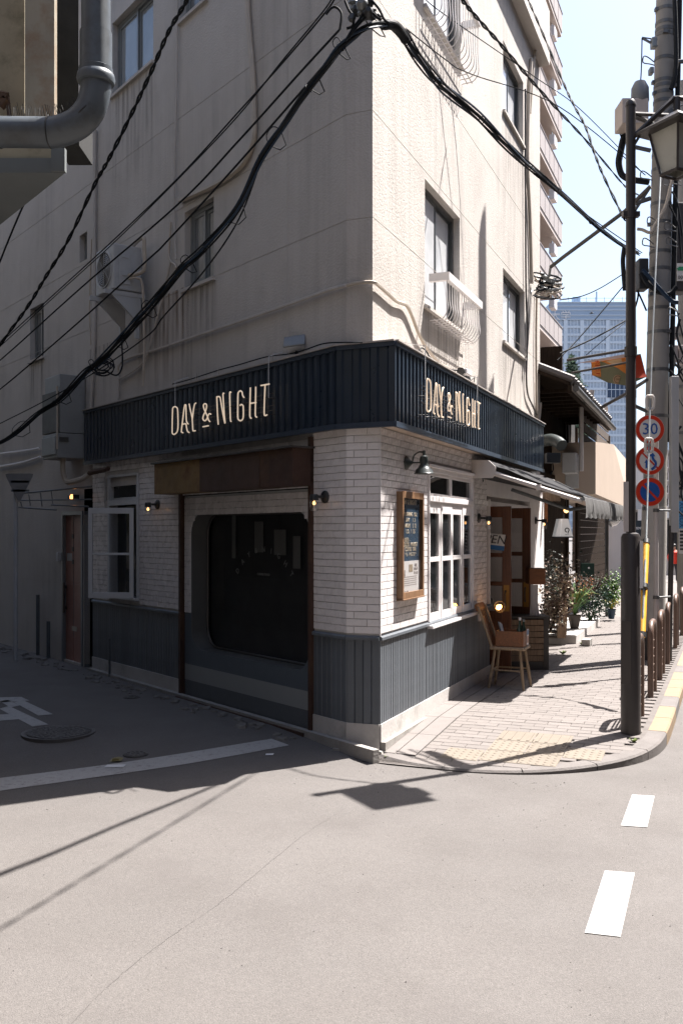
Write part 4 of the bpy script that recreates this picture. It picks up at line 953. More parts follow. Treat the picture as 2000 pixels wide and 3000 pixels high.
b = MB(); b.box(-.32, w-.02, -oq+.0, -oq+.029, h_*.31, h_*.80); b.build('louvre_panel', DUCTD, t, M, bevel=.006)
b = MB(); b.box(-.28, w-.04, -oq-.02, -oq-.001, h_*.04, h_*.26); b.build('louvre_base', DUCT, t, M, bevel=.006)
b = MB(); b.tube([(w-.01, -oq+.0, h_*.1), (w-.01, -oq+.0, h_*.85)], .014, 6); b.tube(spline([(w*.5, -.25, 0), (w*.5, -.25, -.16), (w*.62, -.22, -.28), (w*1.1, -.2, -.30), (w*1.7, -.10, -.26), (w*2.1, -.04, -.20)], 5), .035, 8); b.build('elbow_pipe', BEIGEP, t, M, True)
b = MB(); b.tube([WL.hit(262, 1386, .12), WL.hit(316, 1373, .12)], .03, 8); b.build('stub_duct', RUST, t)
# bare awning frame over the back door and its pole-mounted sign
t = thing('door_canopy', 'bare pale steel canopy frame projecting above the back door', 'canopy frame', WL.hit(200, 1460, .3))
b = MB(); o_ = .55
A = [WL.hit(268, 1425, .05), at(48, 1447, 12.9), at(50, 1486, 12.9), WL.hit(258, 1484, .05)]
b.tube([A[0], A[1]], .011, 6); b.tube([A[2], at(165, 1494, 12.3)], .011, 6); b.tube([at(150, 1479, 12.3), A[3]], .011, 6); b.tube([at(52, 1466, 12.9), WL.hit(268, 1463, .05)], .009, 6); b.tube([A[1], A[2]], .011, 6); b.build('rail', ALU, t, None, True)
for x, y0, y1 in ((84, 1448, 1482), (118, 1443, 1484), (150, 1438, 1480), (60, 1470, 1486)):
    b = MB(); b.tube([at(x, y0, 12.7), at(x+5, y1, 12.7)], .008, 6); b.build('brace', ALU, t, None, True)
q = WL.hit(215, 1457, .06); t = thing('wall_lamp', 'small warm lamp glowing above the red-brown back door', 'wall lamp', q)
b = MB(); b.box(-.09, .09, -.04, .04, -.03, .03, WL.M().to_3x3().to_4x4()); b.build('bracket', BLACK, t, Matrix.Translation(q))
b = MB(); b.lathe([(.001,-.035),(.025,-.02),(.028,.01),(.012,.035),(.001,.035)], 10); b.build('bulb', mat('dim_bulb', (1.,.38,.12), .4, emit=1.2), t, Matrix.Translation(q) @ Matrix.Translation((0,-.07,0)), True)
# stop sign seen from behind
Yp = 12.75; q = at(46, 1912, Yp); q.z = zr(q.x, q.y); t = thing('road_sign', 'triangular road sign seen from its grey back on a pale pole in the side street', 'road sign', q)
b = MB(); b.tube([(0,0,0), (0,0,at(46,1392,Yp).z-q.z)], .030, 10); b.build('pole', GREYW, t, Matrix.Translation(q), True)
a, c, d = at(19, 1388, Yp), at(105, 1388, Yp), at(61, 1476, Yp); b = MB()
rc = lambda p, o1, o2: [p.lerp(o1, .12), p.lerp(o1, .04).lerp(p.lerp(o2, .04), .5), p.lerp(o2, .12)]
pl = rc(a, d, c)+rc(c, a, d)+rc(d, c, a); b.add([(p.x, .05, p.z) for p in pl]+[(p.x, .045, p.z) for p in pl], [tuple(range(9)), tuple(range(17,8,-1))]); b.build('sign_plate', mat('sign_back_grey', (.22,.22,.22), .5), t, Matrix.Translation((0, Yp-.12, 0)))
b = MB()
for z in (1412, 1438): zz = at(0, z, Yp).z; b.box(at(38,0,Yp).x, at(90,0,Yp).x, Yp-.075, Yp-.055, zz-.015, zz+.015)
b.build('clamp', ALU, t)
# ------------------------------------------------------------------ street entrance
sP0, sP1 = WR.s_(1551), WR.s_(1575)
ent = bld
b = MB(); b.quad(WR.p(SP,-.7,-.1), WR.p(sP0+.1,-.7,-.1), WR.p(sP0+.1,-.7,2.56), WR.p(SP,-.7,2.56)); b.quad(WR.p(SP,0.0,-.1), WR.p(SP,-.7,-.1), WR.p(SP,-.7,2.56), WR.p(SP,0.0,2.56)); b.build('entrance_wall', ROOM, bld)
b = MB(); b.box(sP0, SE-.03, -.004, .6, -.1, 2.56); b.build('white_pier', WHITE, bld, WR.M(0,0,0))
b = MB(); b.box(SP, sP0, .0, .06, 2.14, 2.56); b.box(SP, sP0, .02, .08, 2.02, 2.08); lint = b.build('entrance_lintel', WHITE, bld, WR.M(0, 0, 0), bevel=.003)
b = MB()
for k in range(6):
    s = SP+.02+(sP0-SP)*k/6; b.box(s, s+.045, .62, .68, 0, 2.02)
for z in (.9, 1.5): b.box(SP, sP0, .63, .67, z, z+.04)
b.build('inner_frame', WHITE, bld, WR.M(0,0,0), bevel=.003)
b = MB(); b.box(SP, sP0, .655, .659, 0, 2.02); b.build('pane', GLASSM, bld, WR.M(0,0,0))
b = MB(); b.box(SP+.01, SP+.06, .01, .05, ZP, 2.1); b.box(SW+.02, SW+.05, .0, .04, ZP, 2.1); b.build('side_frame', WHITE, bld, WR.M(0,0,0), bevel=.003)
b = MB(); b.box(SP, sP0, -.05, .7, -.15, .07); b.build('door_step', CONCD, bld, WR.M(0,0,0))
DOORP = glass('door_pane', (.035,.038,.036), .04, .5)
def door_leaf(s, px0, px1, ytop, label, group):
    W2 = Wall(WR.p(s, 0).xy, WR.n); a, c = W2.s_(px0), W2.s_(px1); z0, z1 = .08, W2.z_(px1, ytop); M = W2.M(a, 0, z0); w, h_ = c-a, z1-z0
    b = MB(); st = .105; b.box(0, st, 0, .04, 0, h_); b.box(w-st, w, 0, .04, 0, h_); rails = [0, .46, .98, 1.34, h_-.13] ; hs = [.30, .10, .06, .06, .13]
    rails = [0, h_*.34-.06, h_*.515, h_*.69, h_-.13]; hs = [.14, .10, .05, .05, .13]
    for z, q in zip(rails, hs): b.box(st, w-st, .002, .038, z, z+q)
    lf = b.build('door_leaf', WOODD, bld, M, bevel=.004, label=label)
    b = MB(); b.box(st, w-st, .012, .028, .14, h_*.34-.06); b.build('door_panel', WOODD, lf, M)
    for k in range(1, 4):
        b = MB(); b.box(st, w-st, .018, .022, rails[k]+hs[k], rails[k+1]); b.build('pane', CLEAR, lf, M)
    b = MB(); b.box(w-.085, w-.02, -.004, -.0005, h_*.36, h_*.52); b.build('push_plate', mat('brass_plate', (.30,.17,.045), .35, .2, 4, metal=.6), lf, M)
    b = MB(); b.tube(spline([(w-.06,-.001,h_*.40),(w-.06,-.05,h_*.40),(w-.06,-.05,h_*.48),(w-.06,-.001,h_*.48)], 4), .008, 6); b.build('handle', DARKST, lf, M, True)
    return lf, M, w, h_
lf1, M1, w1, h1 = door_leaf(3.96, 1388, 1496, 1483, 'near brown door leaf standing open with the hanging card', None)
lf2, M2, w2, h2 = door_leaf(4.75, 1470, 1553, 1488, 'far brown door leaf standing open', None)
q = M1 @ Vector((w1*.50, -.012, h1*.775)); t = thing('open_sign', 'white OPEN card with blue stripe hanging on the near brown door', 'sign', q)
Mo = M1.to_3x3().to_4x4(); Mo.translation = q; Mo = Mo @ Matrix.Rotation(R(6), 4, 'Y')
b = MB(); b.box(-.21, .15, -.004, 0, -.075, .115); b.build('card', mat('card_white', (.72,.72,.70), .5), t, Mo)
b = MB(); b.box(-.21, .15, -.0055, -.0045, -.075, -.02); b.build('blue_stripe', mat('card_blue', (.03,.15,.38), .5), t, Mo)
text('OPEN', .145, Mo @ Matrix.Translation((-.025, -.006, .045)), mat('card_ink', (.02,.02,.025), .5), t, shear=.15)
# lamps at the entrance
q = at(1450, 1446, 12.0); t = thing('pendant_bulb', 'bare warm bulb glowing inside above the brown doors', 'lamp', q)
b = MB(); b.lathe([(.001,-.03),(.022,-.018),(.026,.0),(.014,.02),(.001,.03)], 10); b.build('bulb', BULB, t, Matrix.Translation(q), True); b = MB(); b.tube([q+Vector((0,0,.02)), q+Vector((0,0,.3))], .004, 5); b.build('cord', BLACK, t)
jar_lamp(WR, 1567, 1525, 'unlit-looking frosted jar lamp on the white pier at the far side of the entrance', .13)
q = at(1461, 1779, 10.55); t = thing('clip_lamp', 'glowing caged clip lamp behind the chair by the entrance', 'lamp', q)
b = MB(); b.lathe([(.001,-.035),(.024,-.02),(.028,.005),(.014,.03),(.001,.034)], 10, Matrix.Rotation(R(60), 4, 'Y')); b.build('bulb', mat('orange_bulb', (1.,.42,.10), .3, emit=9.), t, Matrix.Translation(q), True)
b = MB()
for k in range(6):
    M = Matrix.Translation(q) @ Matrix.Rotation(R(60), 4, 'Y') @ Matrix.Rotation(R(30*k), 4, 'Z')
    b.tube([M @ Vector((.062*math.cos(6.283*j/16), 0, .062*math.sin(6.283*j/16)+.01)) for j in range(16)], .0022, 4, closed=True)
b.build('cage', DARKST, t); b = MB(); b.tube(spline([q+Vector((-.03,0,-.05)), q+Vector((-.06,0,.02)), q+Vector((-.08,.0,.1))], 4), .009, 6); b.build('socket', BLACK, t, None, True)
q = at(1400, 1808, 10.62); t = thing('ash_cup', 'small white cup fixed on the beadboard left of the chair', 'cup', q); b = MB(); b.lathe([(.03,-.045),(.036,.04),(.032,.04),(.028,-.03),(.001,-.03)], 12); b.build('cup', WHITE, t, Matrix.Translation(q), True); b = MB(); b.box(-.05, -.03, -.012, .012, .0, .02); b.build('bracket', ALU, t, Matrix.Translation(q))
# ------------------------------------------------------------------ awning over the entrance
def solve_off(px, s, lo_=0., hi_=2.):
    for _ in range(40):
        m_ = (lo_+hi_)/2
        if WR.s_(px, m_) > s: lo_ = m_
        else: hi_ = m_
    return m_
sA = WR.s_(1380); oc = .27; ob = solve_off(1705, sA); sAe = WR.s_(1826, ob)
zc1 = WR.z_(1385, 1340, .1); zc0 = WR.z_(1385, 1396, .1); zf = WR.z_(1705, 1462, ob)
AWN = mat('awning_dark_canvas', (.045,.045,.047), .9, .12, 4, spec=.1, bump=.2, bscale=40); AWW = mat('awning_white', (.52,.48,.45), .5, .05, 4); CAN = mat('valance_grey_cloth', (.085,.083,.082), .9, .15, 3, bump=.2, bscale=20, streak=.35)
M = WR.M(sA, 0, 0); La = sAe-sA
t = thing('awning', 'dark canvas awning with white cassette end and grey valance over the cafe entrance', 'awning', WR.M(sA, 0, zc0))
cap = [(0, zc0), (-oc*.85, zc0), (-oc, zc0+(zc1-zc0)*.25), (-oc*.98, zc0+(zc1-zc0)*.6), (-oc*.7, zc1-.01), (0, zc1)]
Rz = Matrix(((0,1,0,0),(1,0,0,0),(0,0,1,0),(0,0,0,1)))
b = MB(); b.prism(cap, 0, .03, Rz); b.build('end_cap', AWW, t, M); b = MB(); b.prism(cap, La-.03, La, Rz); b.build('end_cap', AWW, t, M)
b = MB(); b.prism([(y*.93, z if z > zc0+.02 else z+.02) for y, z in cap], .03, La-.03, Rz); b.build('cassette', AWN, t, M)
b = MB(); n, m_ = 12, 30; rows = []
for i_ in range(n+1):
    f = i_/n
    for j_ in range(m_+1):
        x = .03+(La-.06)*j_/m_; rows.append((x, -oc*.9-(ob-oc*.9)*f, zc1-.04+(zf+.03-zc1+.04)*f-.035*math.sin(math.pi*f)-.010*f*abs(math.sin(j_*.8))+.006*math.sin(j_*1.9+f*2)))
b.add(rows, [(i_*(m_+1)+j_, i_*(m_+1)+j_+1, (i_+1)*(m_+1)+j_+1, (i_+1)*(m_+1)+j_) for i_ in range(n) for j_ in range(m_)]); b.build('canvas', AWN, t, M, True)
b = MB(); n = 44; rows = []
for k in range(n+1):
    x = La*k/n; w_ = .014*math.sin(k*1.7)+.009*math.sin(k*3.1); rows += [(x, -ob+.02, zf+.035), (x, -ob-.02+w_*.3, zf+.02), (x, -ob-.035+w_*.6, zf-.05), (x, -ob-.04+w_, zf-.13), (x, -ob-.035-w_, zf-.20+.02*abs(math.sin(k*.8)))]
b.add(rows, [(k*5+j_, k*5+j_+1, (k+1)*5+j_+1, (k+1)*5+j_) for k in range(n) for j_ in range(4)]); b.build('valance', CAN, t, M, True)
for x in (.0, La-.05):
    b = MB(); mid_ = (x+.02, -(oc+ob)*.5+.0, (zc0+.05+zf)*.5-.015)
    b.tube([(x+.02, -oc*.9, zc0+.05), mid_], .026, 6); b.tube([mid_, (x+.02, -ob, zf-.02)], .022, 6); b.lathe([(.03,-.03),(.034,0),(.03,.03)], 10, Matrix.Translation(mid_)); b.build('folding_arm', AWW, t, M)
b = MB(); b.tube([(0, -ob, zf), (La, -ob, zf)], .018, 6); b.build('front_tube', ALU, t, M)
b = MB(); b.tube([(La*.45, -.05, zc0-.05), (La*.55, -ob*.6, zf-.06), (La*.5, -ob, zf)], .022, 6); b.build('inner_arm', ALU, t, M)
b = MB(); b.tube([(.02,-oc*.45,zc0-.002),(.02,-oc*.45,zc0-.02),(.035,-oc*.45,zc0-.04),(.05,-oc*.45,zc0-.02)], .005, 5); b.build('crank_eye', BLACK, t, M)
# vent hood at the end of the band
q = WR.hit(1597, 1285, .05); t = thing('vent_hood', 'black bent vent pipe sticking out at the far end of the blue band', 'vent pipe', q)
b = MB(); a = WR.p(sBR-.05, .05, q.z); P = [at(1592, 1291, 13.7), at(1612, 1288, 13.6), at(1632, 1294, 13.5), at(1645, 1305, 13.4)]
b.tube(spline(P, 4), .085, 14); b.build('pipe', LG, t, None, True); b = MB(); b.box(-.10, .10, -.08, .08, -.07, .07); b.build('junction_box', BLACK, t, Matrix.Translation(at(1618, 1342, 13.5)), bevel=.01)
b = MB(); b.tube(spline([at(1618,1355,13.5), at(1620,1375,13.5), at(1612,1390,13.5)], 4), .008, 5); b.build('cable', CABLE, t)
# ------------------------------------------------------------------ chair with crate by the door
CH_ = WR.M(2.98, .39, zsw(2.98)); t = thing('wooden_chair', 'old worn wooden chair standing by the cafe entrance with a crate on its seat', 'chair', CH_)
zs = .455; CHW = mat('chair_pale_wood', (.30,.215,.135), .6, .15, 3, wave=(20,20,2)); CHB = mat('chair_brown_wood', (.21,.085,.03), .5, .15, 3, wave=(16,16,2))
b = MB(); b.prism([(-.17,zs-.035),(.17,zs-.035),(.18,zs-.018),(.17,zs),(-.17,zs),(-.18,zs-.018)], -.20, .17); b.build('seat', CHW, t, CH_, bevel=.01)
for x, y, tx, ty in ((-.15,-.19,-.10,-.14), (.15,-.21,.11,-.15), (-.12,.19,-.09,.13), (.16,.19,.11,.13)):
    b = MB(); P = [Vector((tx,ty,zs-.03)).lerp(Vector((x,y,0)), f) for f in (0,.15,.3,.5,.75,1)]; b.tube(P, [.014,.017,.013,.019,.016,.011], 8); b.build('leg', CHW, t, CH_, True)
for (xa, xb) in ((-.13, .14),):
    b = MB(); b.tube([(xa,.16,.2),(xb,.16,.2)], .009, 6); b.tube([(xa,-.17,.2),(xa+.02,.16,.2)], .009, 6); b.tube([(xb,-.18,.2),(xb,.16,.2)], .009, 6); b.build('stretcher', CHW, t, CH_, True)
for x in (-.15, .15):
    b = MB(); b.tube(spline([(x,.15,zs-.01),(x*1.02,.22,zs+.2),(x*1.05,.30,zs+.42)], 4), .014, 8); b.build('back_post', CHW, t, CH_, True)
b = MB(); b.prism([(-.18,0),(.18,0),(.18,.07),(.12,.085),(-.12,.085),(-.18,.07)], -.012, .012, Matrix.Translation((0,.302,zs+.37)) @ Matrix.Rotation(R(-18), 4, 'X')); b.build('top_rail', CHB, t, CH_, bevel=.006)
for k in range(4):
    x = -.09+.06*k; b = MB(); b.tube([(x,.15,zs),(x,.23,zs+.2),(x,.297,zs+.39)], .007, 6); b.build('spindle', CHB, t, CH_, True)
b = MB(); b.box(-.12, -.03, .16, .18, 0, .36, Matrix.Translation((0,.0,zs+.02)) @ Matrix.Rotation(R(-17), 4, 'X')); b.build('splat', CHB, t, CH_, bevel=.004)
bx = CH_ @ Matrix.Translation((-.01, -.035, zs+.002)); t = thing('wooden_crate', 'orange-brown wooden crate of bottles and cards on the chair seat', 'crate', bx)
b = MB(); b.box(-.13,.13,-.15,-.138,0,.165); b.box(-.13,.13,.138,.15,0,.165); b.box(-.13,-.118,-.138,.138,0,.165); b.box(.118,.13,-.138,.138,0,.165); b.box(-.118,.118,-.138,.138,0,.01); b.build('box', WOODO, t, bx, bevel=.003)
BOT = mat('bottle_green_glass', (.02,.045,.03), .1, .1, 3); 
for n_, (x, y, hh_, lab) in enumerate(((.03,-.08,.29,'dark green bottle with pale cap at the street side of the crate'), (.08,-.11,.27,'dark bottle just behind in the crate'))):
    Mb = bx @ Matrix.Translation((x,y,.011)); tb_ = thing('bottle', lab, 'bottle', Mb)
    b = MB(); b.lathe([(.03,0),(.034,.01),(.034,hh_*.55),(.014,hh_*.75),(.012,hh_*.97),(.001,hh_*.97)], 12); b.build('glass_body', BOT, tb_, Mb, True)
    b = MB(); b.lathe([(.014,hh_*.90),(.014,hh_),(.001,hh_)], 10); b.build('cap', ALU if n_ else WHITE, tb_, Mb, True)
for x, y, rz, m, lab in ((-.07,.05,20,'white_sheet','white card standing tilted in the crate'), (-.03,.07,14,'navy_poster','dark card leaning behind the white card')):
    Mb = bx @ Matrix.Translation((x,y,.012)) @ Matrix.Rotation(R(-18), 4, 'X') @ Matrix.Rotation(R(rz), 4, 'Y'); b = MB(); b.box(-.045,.045,-.002,.002,0,.25); tag(b.build('card', MATS[m], None, Mb), lab, 'card')
Mb = bx @ Matrix.Translation((.0,-.153,.03)) @ Matrix.Rotation(R(3), 4, 'Y'); tf = thing('flyer', 'printed flyer fixed on the street end of the crate', 'flyer', Mb)
b = MB(); b.box(.02,.125,-.003,0,-.02,.15); b.build('sheet', POSTW, tf, Mb); b = MB(); b.box(.03,.115,-.0045,-.0035,.09,.14); b.build('picture', mat('flyer_blue', (.12,.2,.35), .5), tf, Mb); b = MB(); b.box(.035,.11,-.0045,-.0035,.0,.075); b.build('picture', mat('flyer_red', (.4,.22,.16), .5, .4, 60), tf, Mb)
# ------------------------------------------------------------------ lamp post at the kerb
POST = mat('brown_post_paint', (.042,.036,.034), .42, .12, 4)
pb = WR.p(1.13, 1.83, zsw(1.13)); YP = pb.y
t = thing('street_lamp', 'dark brown street lamp post with a four-sided lantern at the corner kerb', 'street lamp', pb)
b = MB(); zt1 = CH-(1560-HY)*YP/F; x0 = 0
b.lathe([(.082, 0), (.080, zt1-pb.z-.04), (.066, zt1-pb.z-.01), (.04, zt1-pb.z)], 24); b.build('base_column', POST, t, Matrix.Translation(pb), True)
b = MB(); b.box(-.055, .03, -.084, -.070, .42, .95); b.build('access_door', POST, t, Matrix.Translation(pb) @ Matrix.Rotation(R(-35), 4, 'Z'), bevel=.004)
ztop = at(0, 293, YP).z; b = MB(); b.lathe([(.041, zt1-pb.z-.02), (.040, ztop-pb.z-.05), (.044, ztop-pb.z-.05), (.044, ztop-pb.z-.02), (.03, ztop-pb.z), (.001, ztop-pb.z)], 16); b.build('upper_pole', POST, t, Matrix.Translation(pb), True)
b = MB(); zz = at(0, 1030, YP).z; b.cyl((pb.x,pb.y,zz-.04), (pb.x,pb.y,zz+.04), .052, .052, 16); b.tube([(pb.x,pb.y,zz+.02), (pb.x-.40,pb.y+.56,zz+.03)], .012, 6)
zk = at(0, 1070, YP).z; b.tube([(pb.x,pb.y,zk+.03), (pb.x-.36,pb.y+.56,zk+.03)], .010, 6); b.build('banner_arm', POST, t, None, True)
b = MB(); zz = at(0, 628, YP).z; b.cyl((pb.x,pb.y,zz-.03), (pb.x,pb.y,zz+.03), .048, .048, 14); b.box(pb.x-.07,pb.x+.07,pb.y-.03,pb.y+.03,zz-.02,zz+.02); b.build('clamp', POST, t)
b = MB(); b.box(pb.x-.075,pb.x-.035,pb.y-.06,pb.y-.045,at(0,1558,YP).z,at(0,1412,YP).z); b.build('notice_strip', mat('sticker_cream', (.5,.45,.42), .6), t)
b = MB(); b.box(pb.x+.055,pb.x+.082,pb.y-.07,pb.y-.05,at(0,1722,YP).z,at(0,1585,YP).z); b.build('white_label', WHITE, t)
# lantern, hung on two arms
lq = at(1982, 470, YP-.12); zl = lq.z; lx0 = lq.x; hw_ = .155; bw_ = .09; zr1 = at(0, 398, YP).z; zr0 = at(0, 524, YP).z
Ml_ = Matrix.Translation((lx0, YP-.12, 0)) @ Matrix.Rotation(R(28), 4, 'Z')
b = MB()
for sx_, sy_ in ((1,1),(1,-1),(-1,1),(-1,-1)): b.tube([(sx_*bw_,sy_*bw_,zr0), (sx_*hw_,sy_*hw_,zr1)], .013, 4)
for k in range(4):
    c_ = [(1,1),(1,-1),(-1,-1),(-1,1)]; p, q = c_[k], c_[(k+1) % 4]; b.tube([(p[0]*bw_,p[1]*bw_,zr0), (q[0]*bw_,q[1]*bw_,zr0)], .015, 4); b.tube([(p[0]*hw_,p[1]*hw_,zr1), (q[0]*hw_,q[1]*hw_,zr1)], .012, 4)
b.build('lantern_frame', POST, t, Ml_)
b = MB(); rw = .24
b.add([(-rw,-rw,zr1+.01),(rw,-rw,zr1+.01),(rw,rw,zr1+.01),(-rw,rw,zr1+.01),(-.05,-.05,zr1+.14),(.05,-.05,zr1+.14),(.05,.05,zr1+.14),(-.05,.05,zr1+.14),(-rw,-rw,zr1-.012),(rw,-rw,zr1-.012),(rw,rw,zr1-.012),(-rw,rw,zr1-.012)], [(0,1,5,4),(1,2,6,5),(2,3,7,6),(3,0,4,7),(4,5,6,7),(8,11,10,9),(8,9,1,0),(9,10,2,1),(10,11,3,2),(11,8,0,3)]); b.build('lantern_roof', POST, t, Ml_)
MILK = mat('lantern_pane', (.42,.42,.37), .35, .12, 3, dirt=(.2,.19,.15), dscale=5, damt=.5)
for k in range(4):
    c_ = [(1,1),(1,-1),(-1,-1),(-1,1)]; p, q = c_[k], c_[(k+1) % 4]; f = .93; b = MB()
    b.quad((p[0]*bw_*f,p[1]*bw_*f,zr0+.01), (q[0]*bw_*f,q[1]*bw_*f,zr0+.01), (q[0]*hw_*f,q[1]*hw_*f,zr1), (p[0]*hw_*f,p[1]*hw_*f,zr1)); b.build('lantern_pane', MILK, t, Ml_)
b = MB(); zz1, zz2 = at(0, 335, YP).z, at(0, 408, YP).z
b.tube([(pb.x, YP, zz1), (pb.x+.42, YP+.22, zz1-.05), (lx0, YP-.0, zr1+.20)], .020, 8); b.tube([(pb.x, YP, zz2), (lx0-.02, YP-.12, zr1+.27), (lx0+.05, YP-.12, zr1+.26)], .022, 8); b.tube([(lx0, YP-.12, zr1+.27), (lx0, YP-.12, zr1+.1)], .03, 8); b.tube([(pb.x, YP, at(0,440,YP).z), (lx0-.24, YP-.05, zr1+.06)], .012, 6); b.tube([(pb.x, YP, zz1+.01), (lx0, YP+.1, zr1+.22)], .018, 8)
b.build('lantern_arm', POST, t, None, True)
# ------------------------------------------------------------------ hoop guard rails along the kerb
RAIL = mat('rail_brown_paint', (.125,.078,.058), .45, .15, 5)
def hoop():
    t = thing('guard_hoop', 'x', 'guard rail', (0,0,0), 'brown guard hoops along the kerb'); w, h_ = .46, .745; r = .13
    b = MB(); P = [(0,0,-.1),(0,0,h_-r)]+[(r-r*math.cos(R(a)),0,h_-r+r*math.sin(R(a))) for a in (15,30,45,60,75,90)]+[(w-r+r*math.sin(R(a)),0,h_-r+r*math.cos(R(a))) for a in (0,15,30,45,60,75)]+[(w,0,h_-r),(w,0,-.1)]
    b.tube(P, .030, 10); b.build('hoop', RAIL, t, None, True)
    for k in range(6):
        b = MB(); z = .12+.085*k; b.tube([(0,0,z),(w,0,z)], .008, 6); b.build('cross_bar', RAIL, t)
    return t
proto = hoop()
hl_ = ['first brown guard hoop beside the lamp post foot', 'second brown guard hoop, just past the yellow guy cover', 'third brown guard hoop in front of the concrete utility pole', 'fourth brown guard hoop behind the concrete utility pole', 'fifth brown guard hoop along the kerb', 'sixth brown guard hoop, further along the kerb', 'seventh brown guard hoop, near the frame edge', 'eighth brown guard hoop, small and far along the kerb']
for k, s in enumerate((1.40, 2.92, 4.22, 5.6, 7.3, 9.2, 11.2, 13.4)):
    M = WR.M(s, 1.85, zsw(s)); o = proto if k == 0 else copy_tree(proto)
    o.matrix_basis = M; o['label'] = hl_[k]
# ------------------------------------------------------------------ utility pole
UP = Vector((4.08, 12.6, .04)); YU = UP.y
UPC = mat('pole_concrete', (.26,.245,.225), .85, .12, 2, bump=.2, bscale=60, dirt=(.18,.17,.15), dscale=2, damt=.4)
lean = lambda z: Vector((UP.x+(at(1950, 60, YU).x-UP.x)*(z/9.), YU, z))
t = thing('utility_pole', 'leaning concrete utility pole hung with cables behind the round traffic signs', 'utility pole', UP)
b = MB(); zs_ = [-.2, 2, 4, 6, 8, 10.8]; b.tube([lean(z) for z in zs_], [.160,.152,.142,.132,.122,.11], 24); b.build('shaft', UPC, t, None, True)
b = MB(); b.tube([lean(.05), lean(2.05)], [.168,.160], 24); b.build('sheet_sleeve', mat('pole_sleeve', (.42,.40,.37), .6, .06, 3, dirt=(.25,.24,.22), dscale=12, damt=.3), t, None, True)
b = MB(); b.tube([lean(.0), lean(.42)], [.172,.170], 24); b.build('foot_collar', DARKST, t, None, True)
BAND = mat('steel_band', (.12,.12,.12), .45, .15, 5, metal=.4)
for py in (1490, 1220, 1085, 975, 905, 865, 790, 740, 690, 655, 600, 500, 455, 430, 405, 380, 300, 275, 255, 240, 175, 105, 90, 70, 30):
    z = CH-(py-HY)*YU/F; c = lean(z); rr = .152-.004*z+.004; b = MB(); b.tube([c-Vector((0,0,.022)), c+Vector((0,0,.022))], [rr+.004, rr+.004], 20)
    a = random.uniform(0, 6.28); b.box(c.x+rr*math.cos(a)-.03, c.x+rr*math.cos(a)+.03, c.y+rr*math.sin(a)-.03, c.y+rr*math.sin(a)+.03, z-.02, z+.02); b.build('steel_band', BAND, t, None, True)
def onpole(px, py, dy=-.2): q = at(px, py, YU+dy); return q
b = MB(); z0, z1 = at(0,1560,YU).z, at(0,1110,YU).z; c = lean(z1); b.box(c.x+.10, c.x+.20, YU-.25, YU-.15, z0, z1); b.build('cable_duct', mat('duct_pale_grey', (.40,.40,.40), .5, .06, 3), t, None, bevel=.01)
b = MB(); b.tube([lean(.0)+Vector((.17,-.2,0)), lean(1.8)+Vector((.16,-.2,0))], .035, 10); b.build('ground_pipe', DARKST, t, None, True)
# boxes, brackets and loops on the pole
def poly_box(nm, m, px0, px1, py0, py1, d=.25, dy=-.3, bev=.012):
    a, c = at(px0, py1, YU+dy), at(px1, py0, YU+dy); b = MB(); b.box(a.x, c.x, YU+dy, YU+dy+d, a.z, c.z); return b.build(nm, m, t, None, bevel=bev)
poly_box('switch_box', mat('pole_box_beige', (.42,.36,.32), .55, .08, 4), 1822, 1900, 285, 360, .35, -.35)
poly_box('terminal_box', mat('terminal_black', (.02,.02,.022), .5), 1872, 1900, 755, 845, .2, -.25)
poly_box('small_box', ALU, 1910, 1925, 105, 135, .1, -.22); poly_box('small_box', ALU, 1904, 1916, 193, 212, .1, -.22)
b = MB(); b.lathe([(.10,-.17),(.115,-.15),(.11,.02),(.07,.10),(.0,.11)], 16, Matrix.Translation(at(1874, 262, YU-.25))); b.build('cable_head', mat('cable_head_grey', (.16,.17,.18), .4), t, None, True)
b = MB()
for p0, p1, r in (((1880,110),(1925,135),.018), ((1880,108),(1925,115),.010), ((1945,340),(2010,268),.015), ((1945,335),(2010,300),.01), ((1860,430),(1905,440),.03), ((1860,595),(1905,580),.03), ((1850,1140),(1890,1115),.02), ((1850,1185),(1895,1205),.025), ((1850,630),(1905,545),.02), ((1975,180),(2010,178),.03)):
    b.tube([at(*p0, YU-.15), at(*p1, YU-.15)], r, 6)
b.build('bracket', BAND, t, None, True)
rnd = random.Random(3); 
for k, (px, py) in enumerate(((1897,168),(1890,505),(1896,702),(1910,640),(1960,655),(1955,525),(1965,700),(1970,905),(1975,520),(1940,480))):
    b = MB(); P = [at(px+dx, py+dy, YU-.22) for dx, dy in ((18,12),(0,-2),(-12,-4),(-14,14),(4,18),(20,22))]; b.tube(spline(P, 3), .008, 5); b.build('wire_loop', BAND, t, None, True)
def cable(nm, label, pts, r, m=CABLE, sub=8, cat='cable', twist=0, group=None):
    o = bpy.data.objects.new(nm, None); b = MB(); S = spline(pts, sub)
    if twist:
        twist *= .62
        for ph in (0, math.pi):
            Q = [];
            for i, p in enumerate(S):
                d = (S[min(i+1, len(S)-1)]-S[max(i-1, 0)]).normalized(); u = d.cross(Vector((0,0,1))).normalized(); v = d.cross(u); a = i*twist+ph; Q.append(p+(u*math.cos(a)+v*math.sin(a))*r*.8)
            b.tube(Q, r*.75, 5)
    else: b.tube(S, r, 6)
    bpy.data.objects.remove(o); return tag(b.build(nm, m, None, None, True), label, cat, group)
cable('cable', 'pale power cable dropping down the face of the concrete pole', [at(1985,490,YU-.3), at(1965,540,YU-.3), at(1948,605,YU-.3), at(1920,655,YU-.3), at(1905,680,YU-.3), at(1880,672,YU-.3), at(1866,670,YU-.3)], .022, BEIGEP)
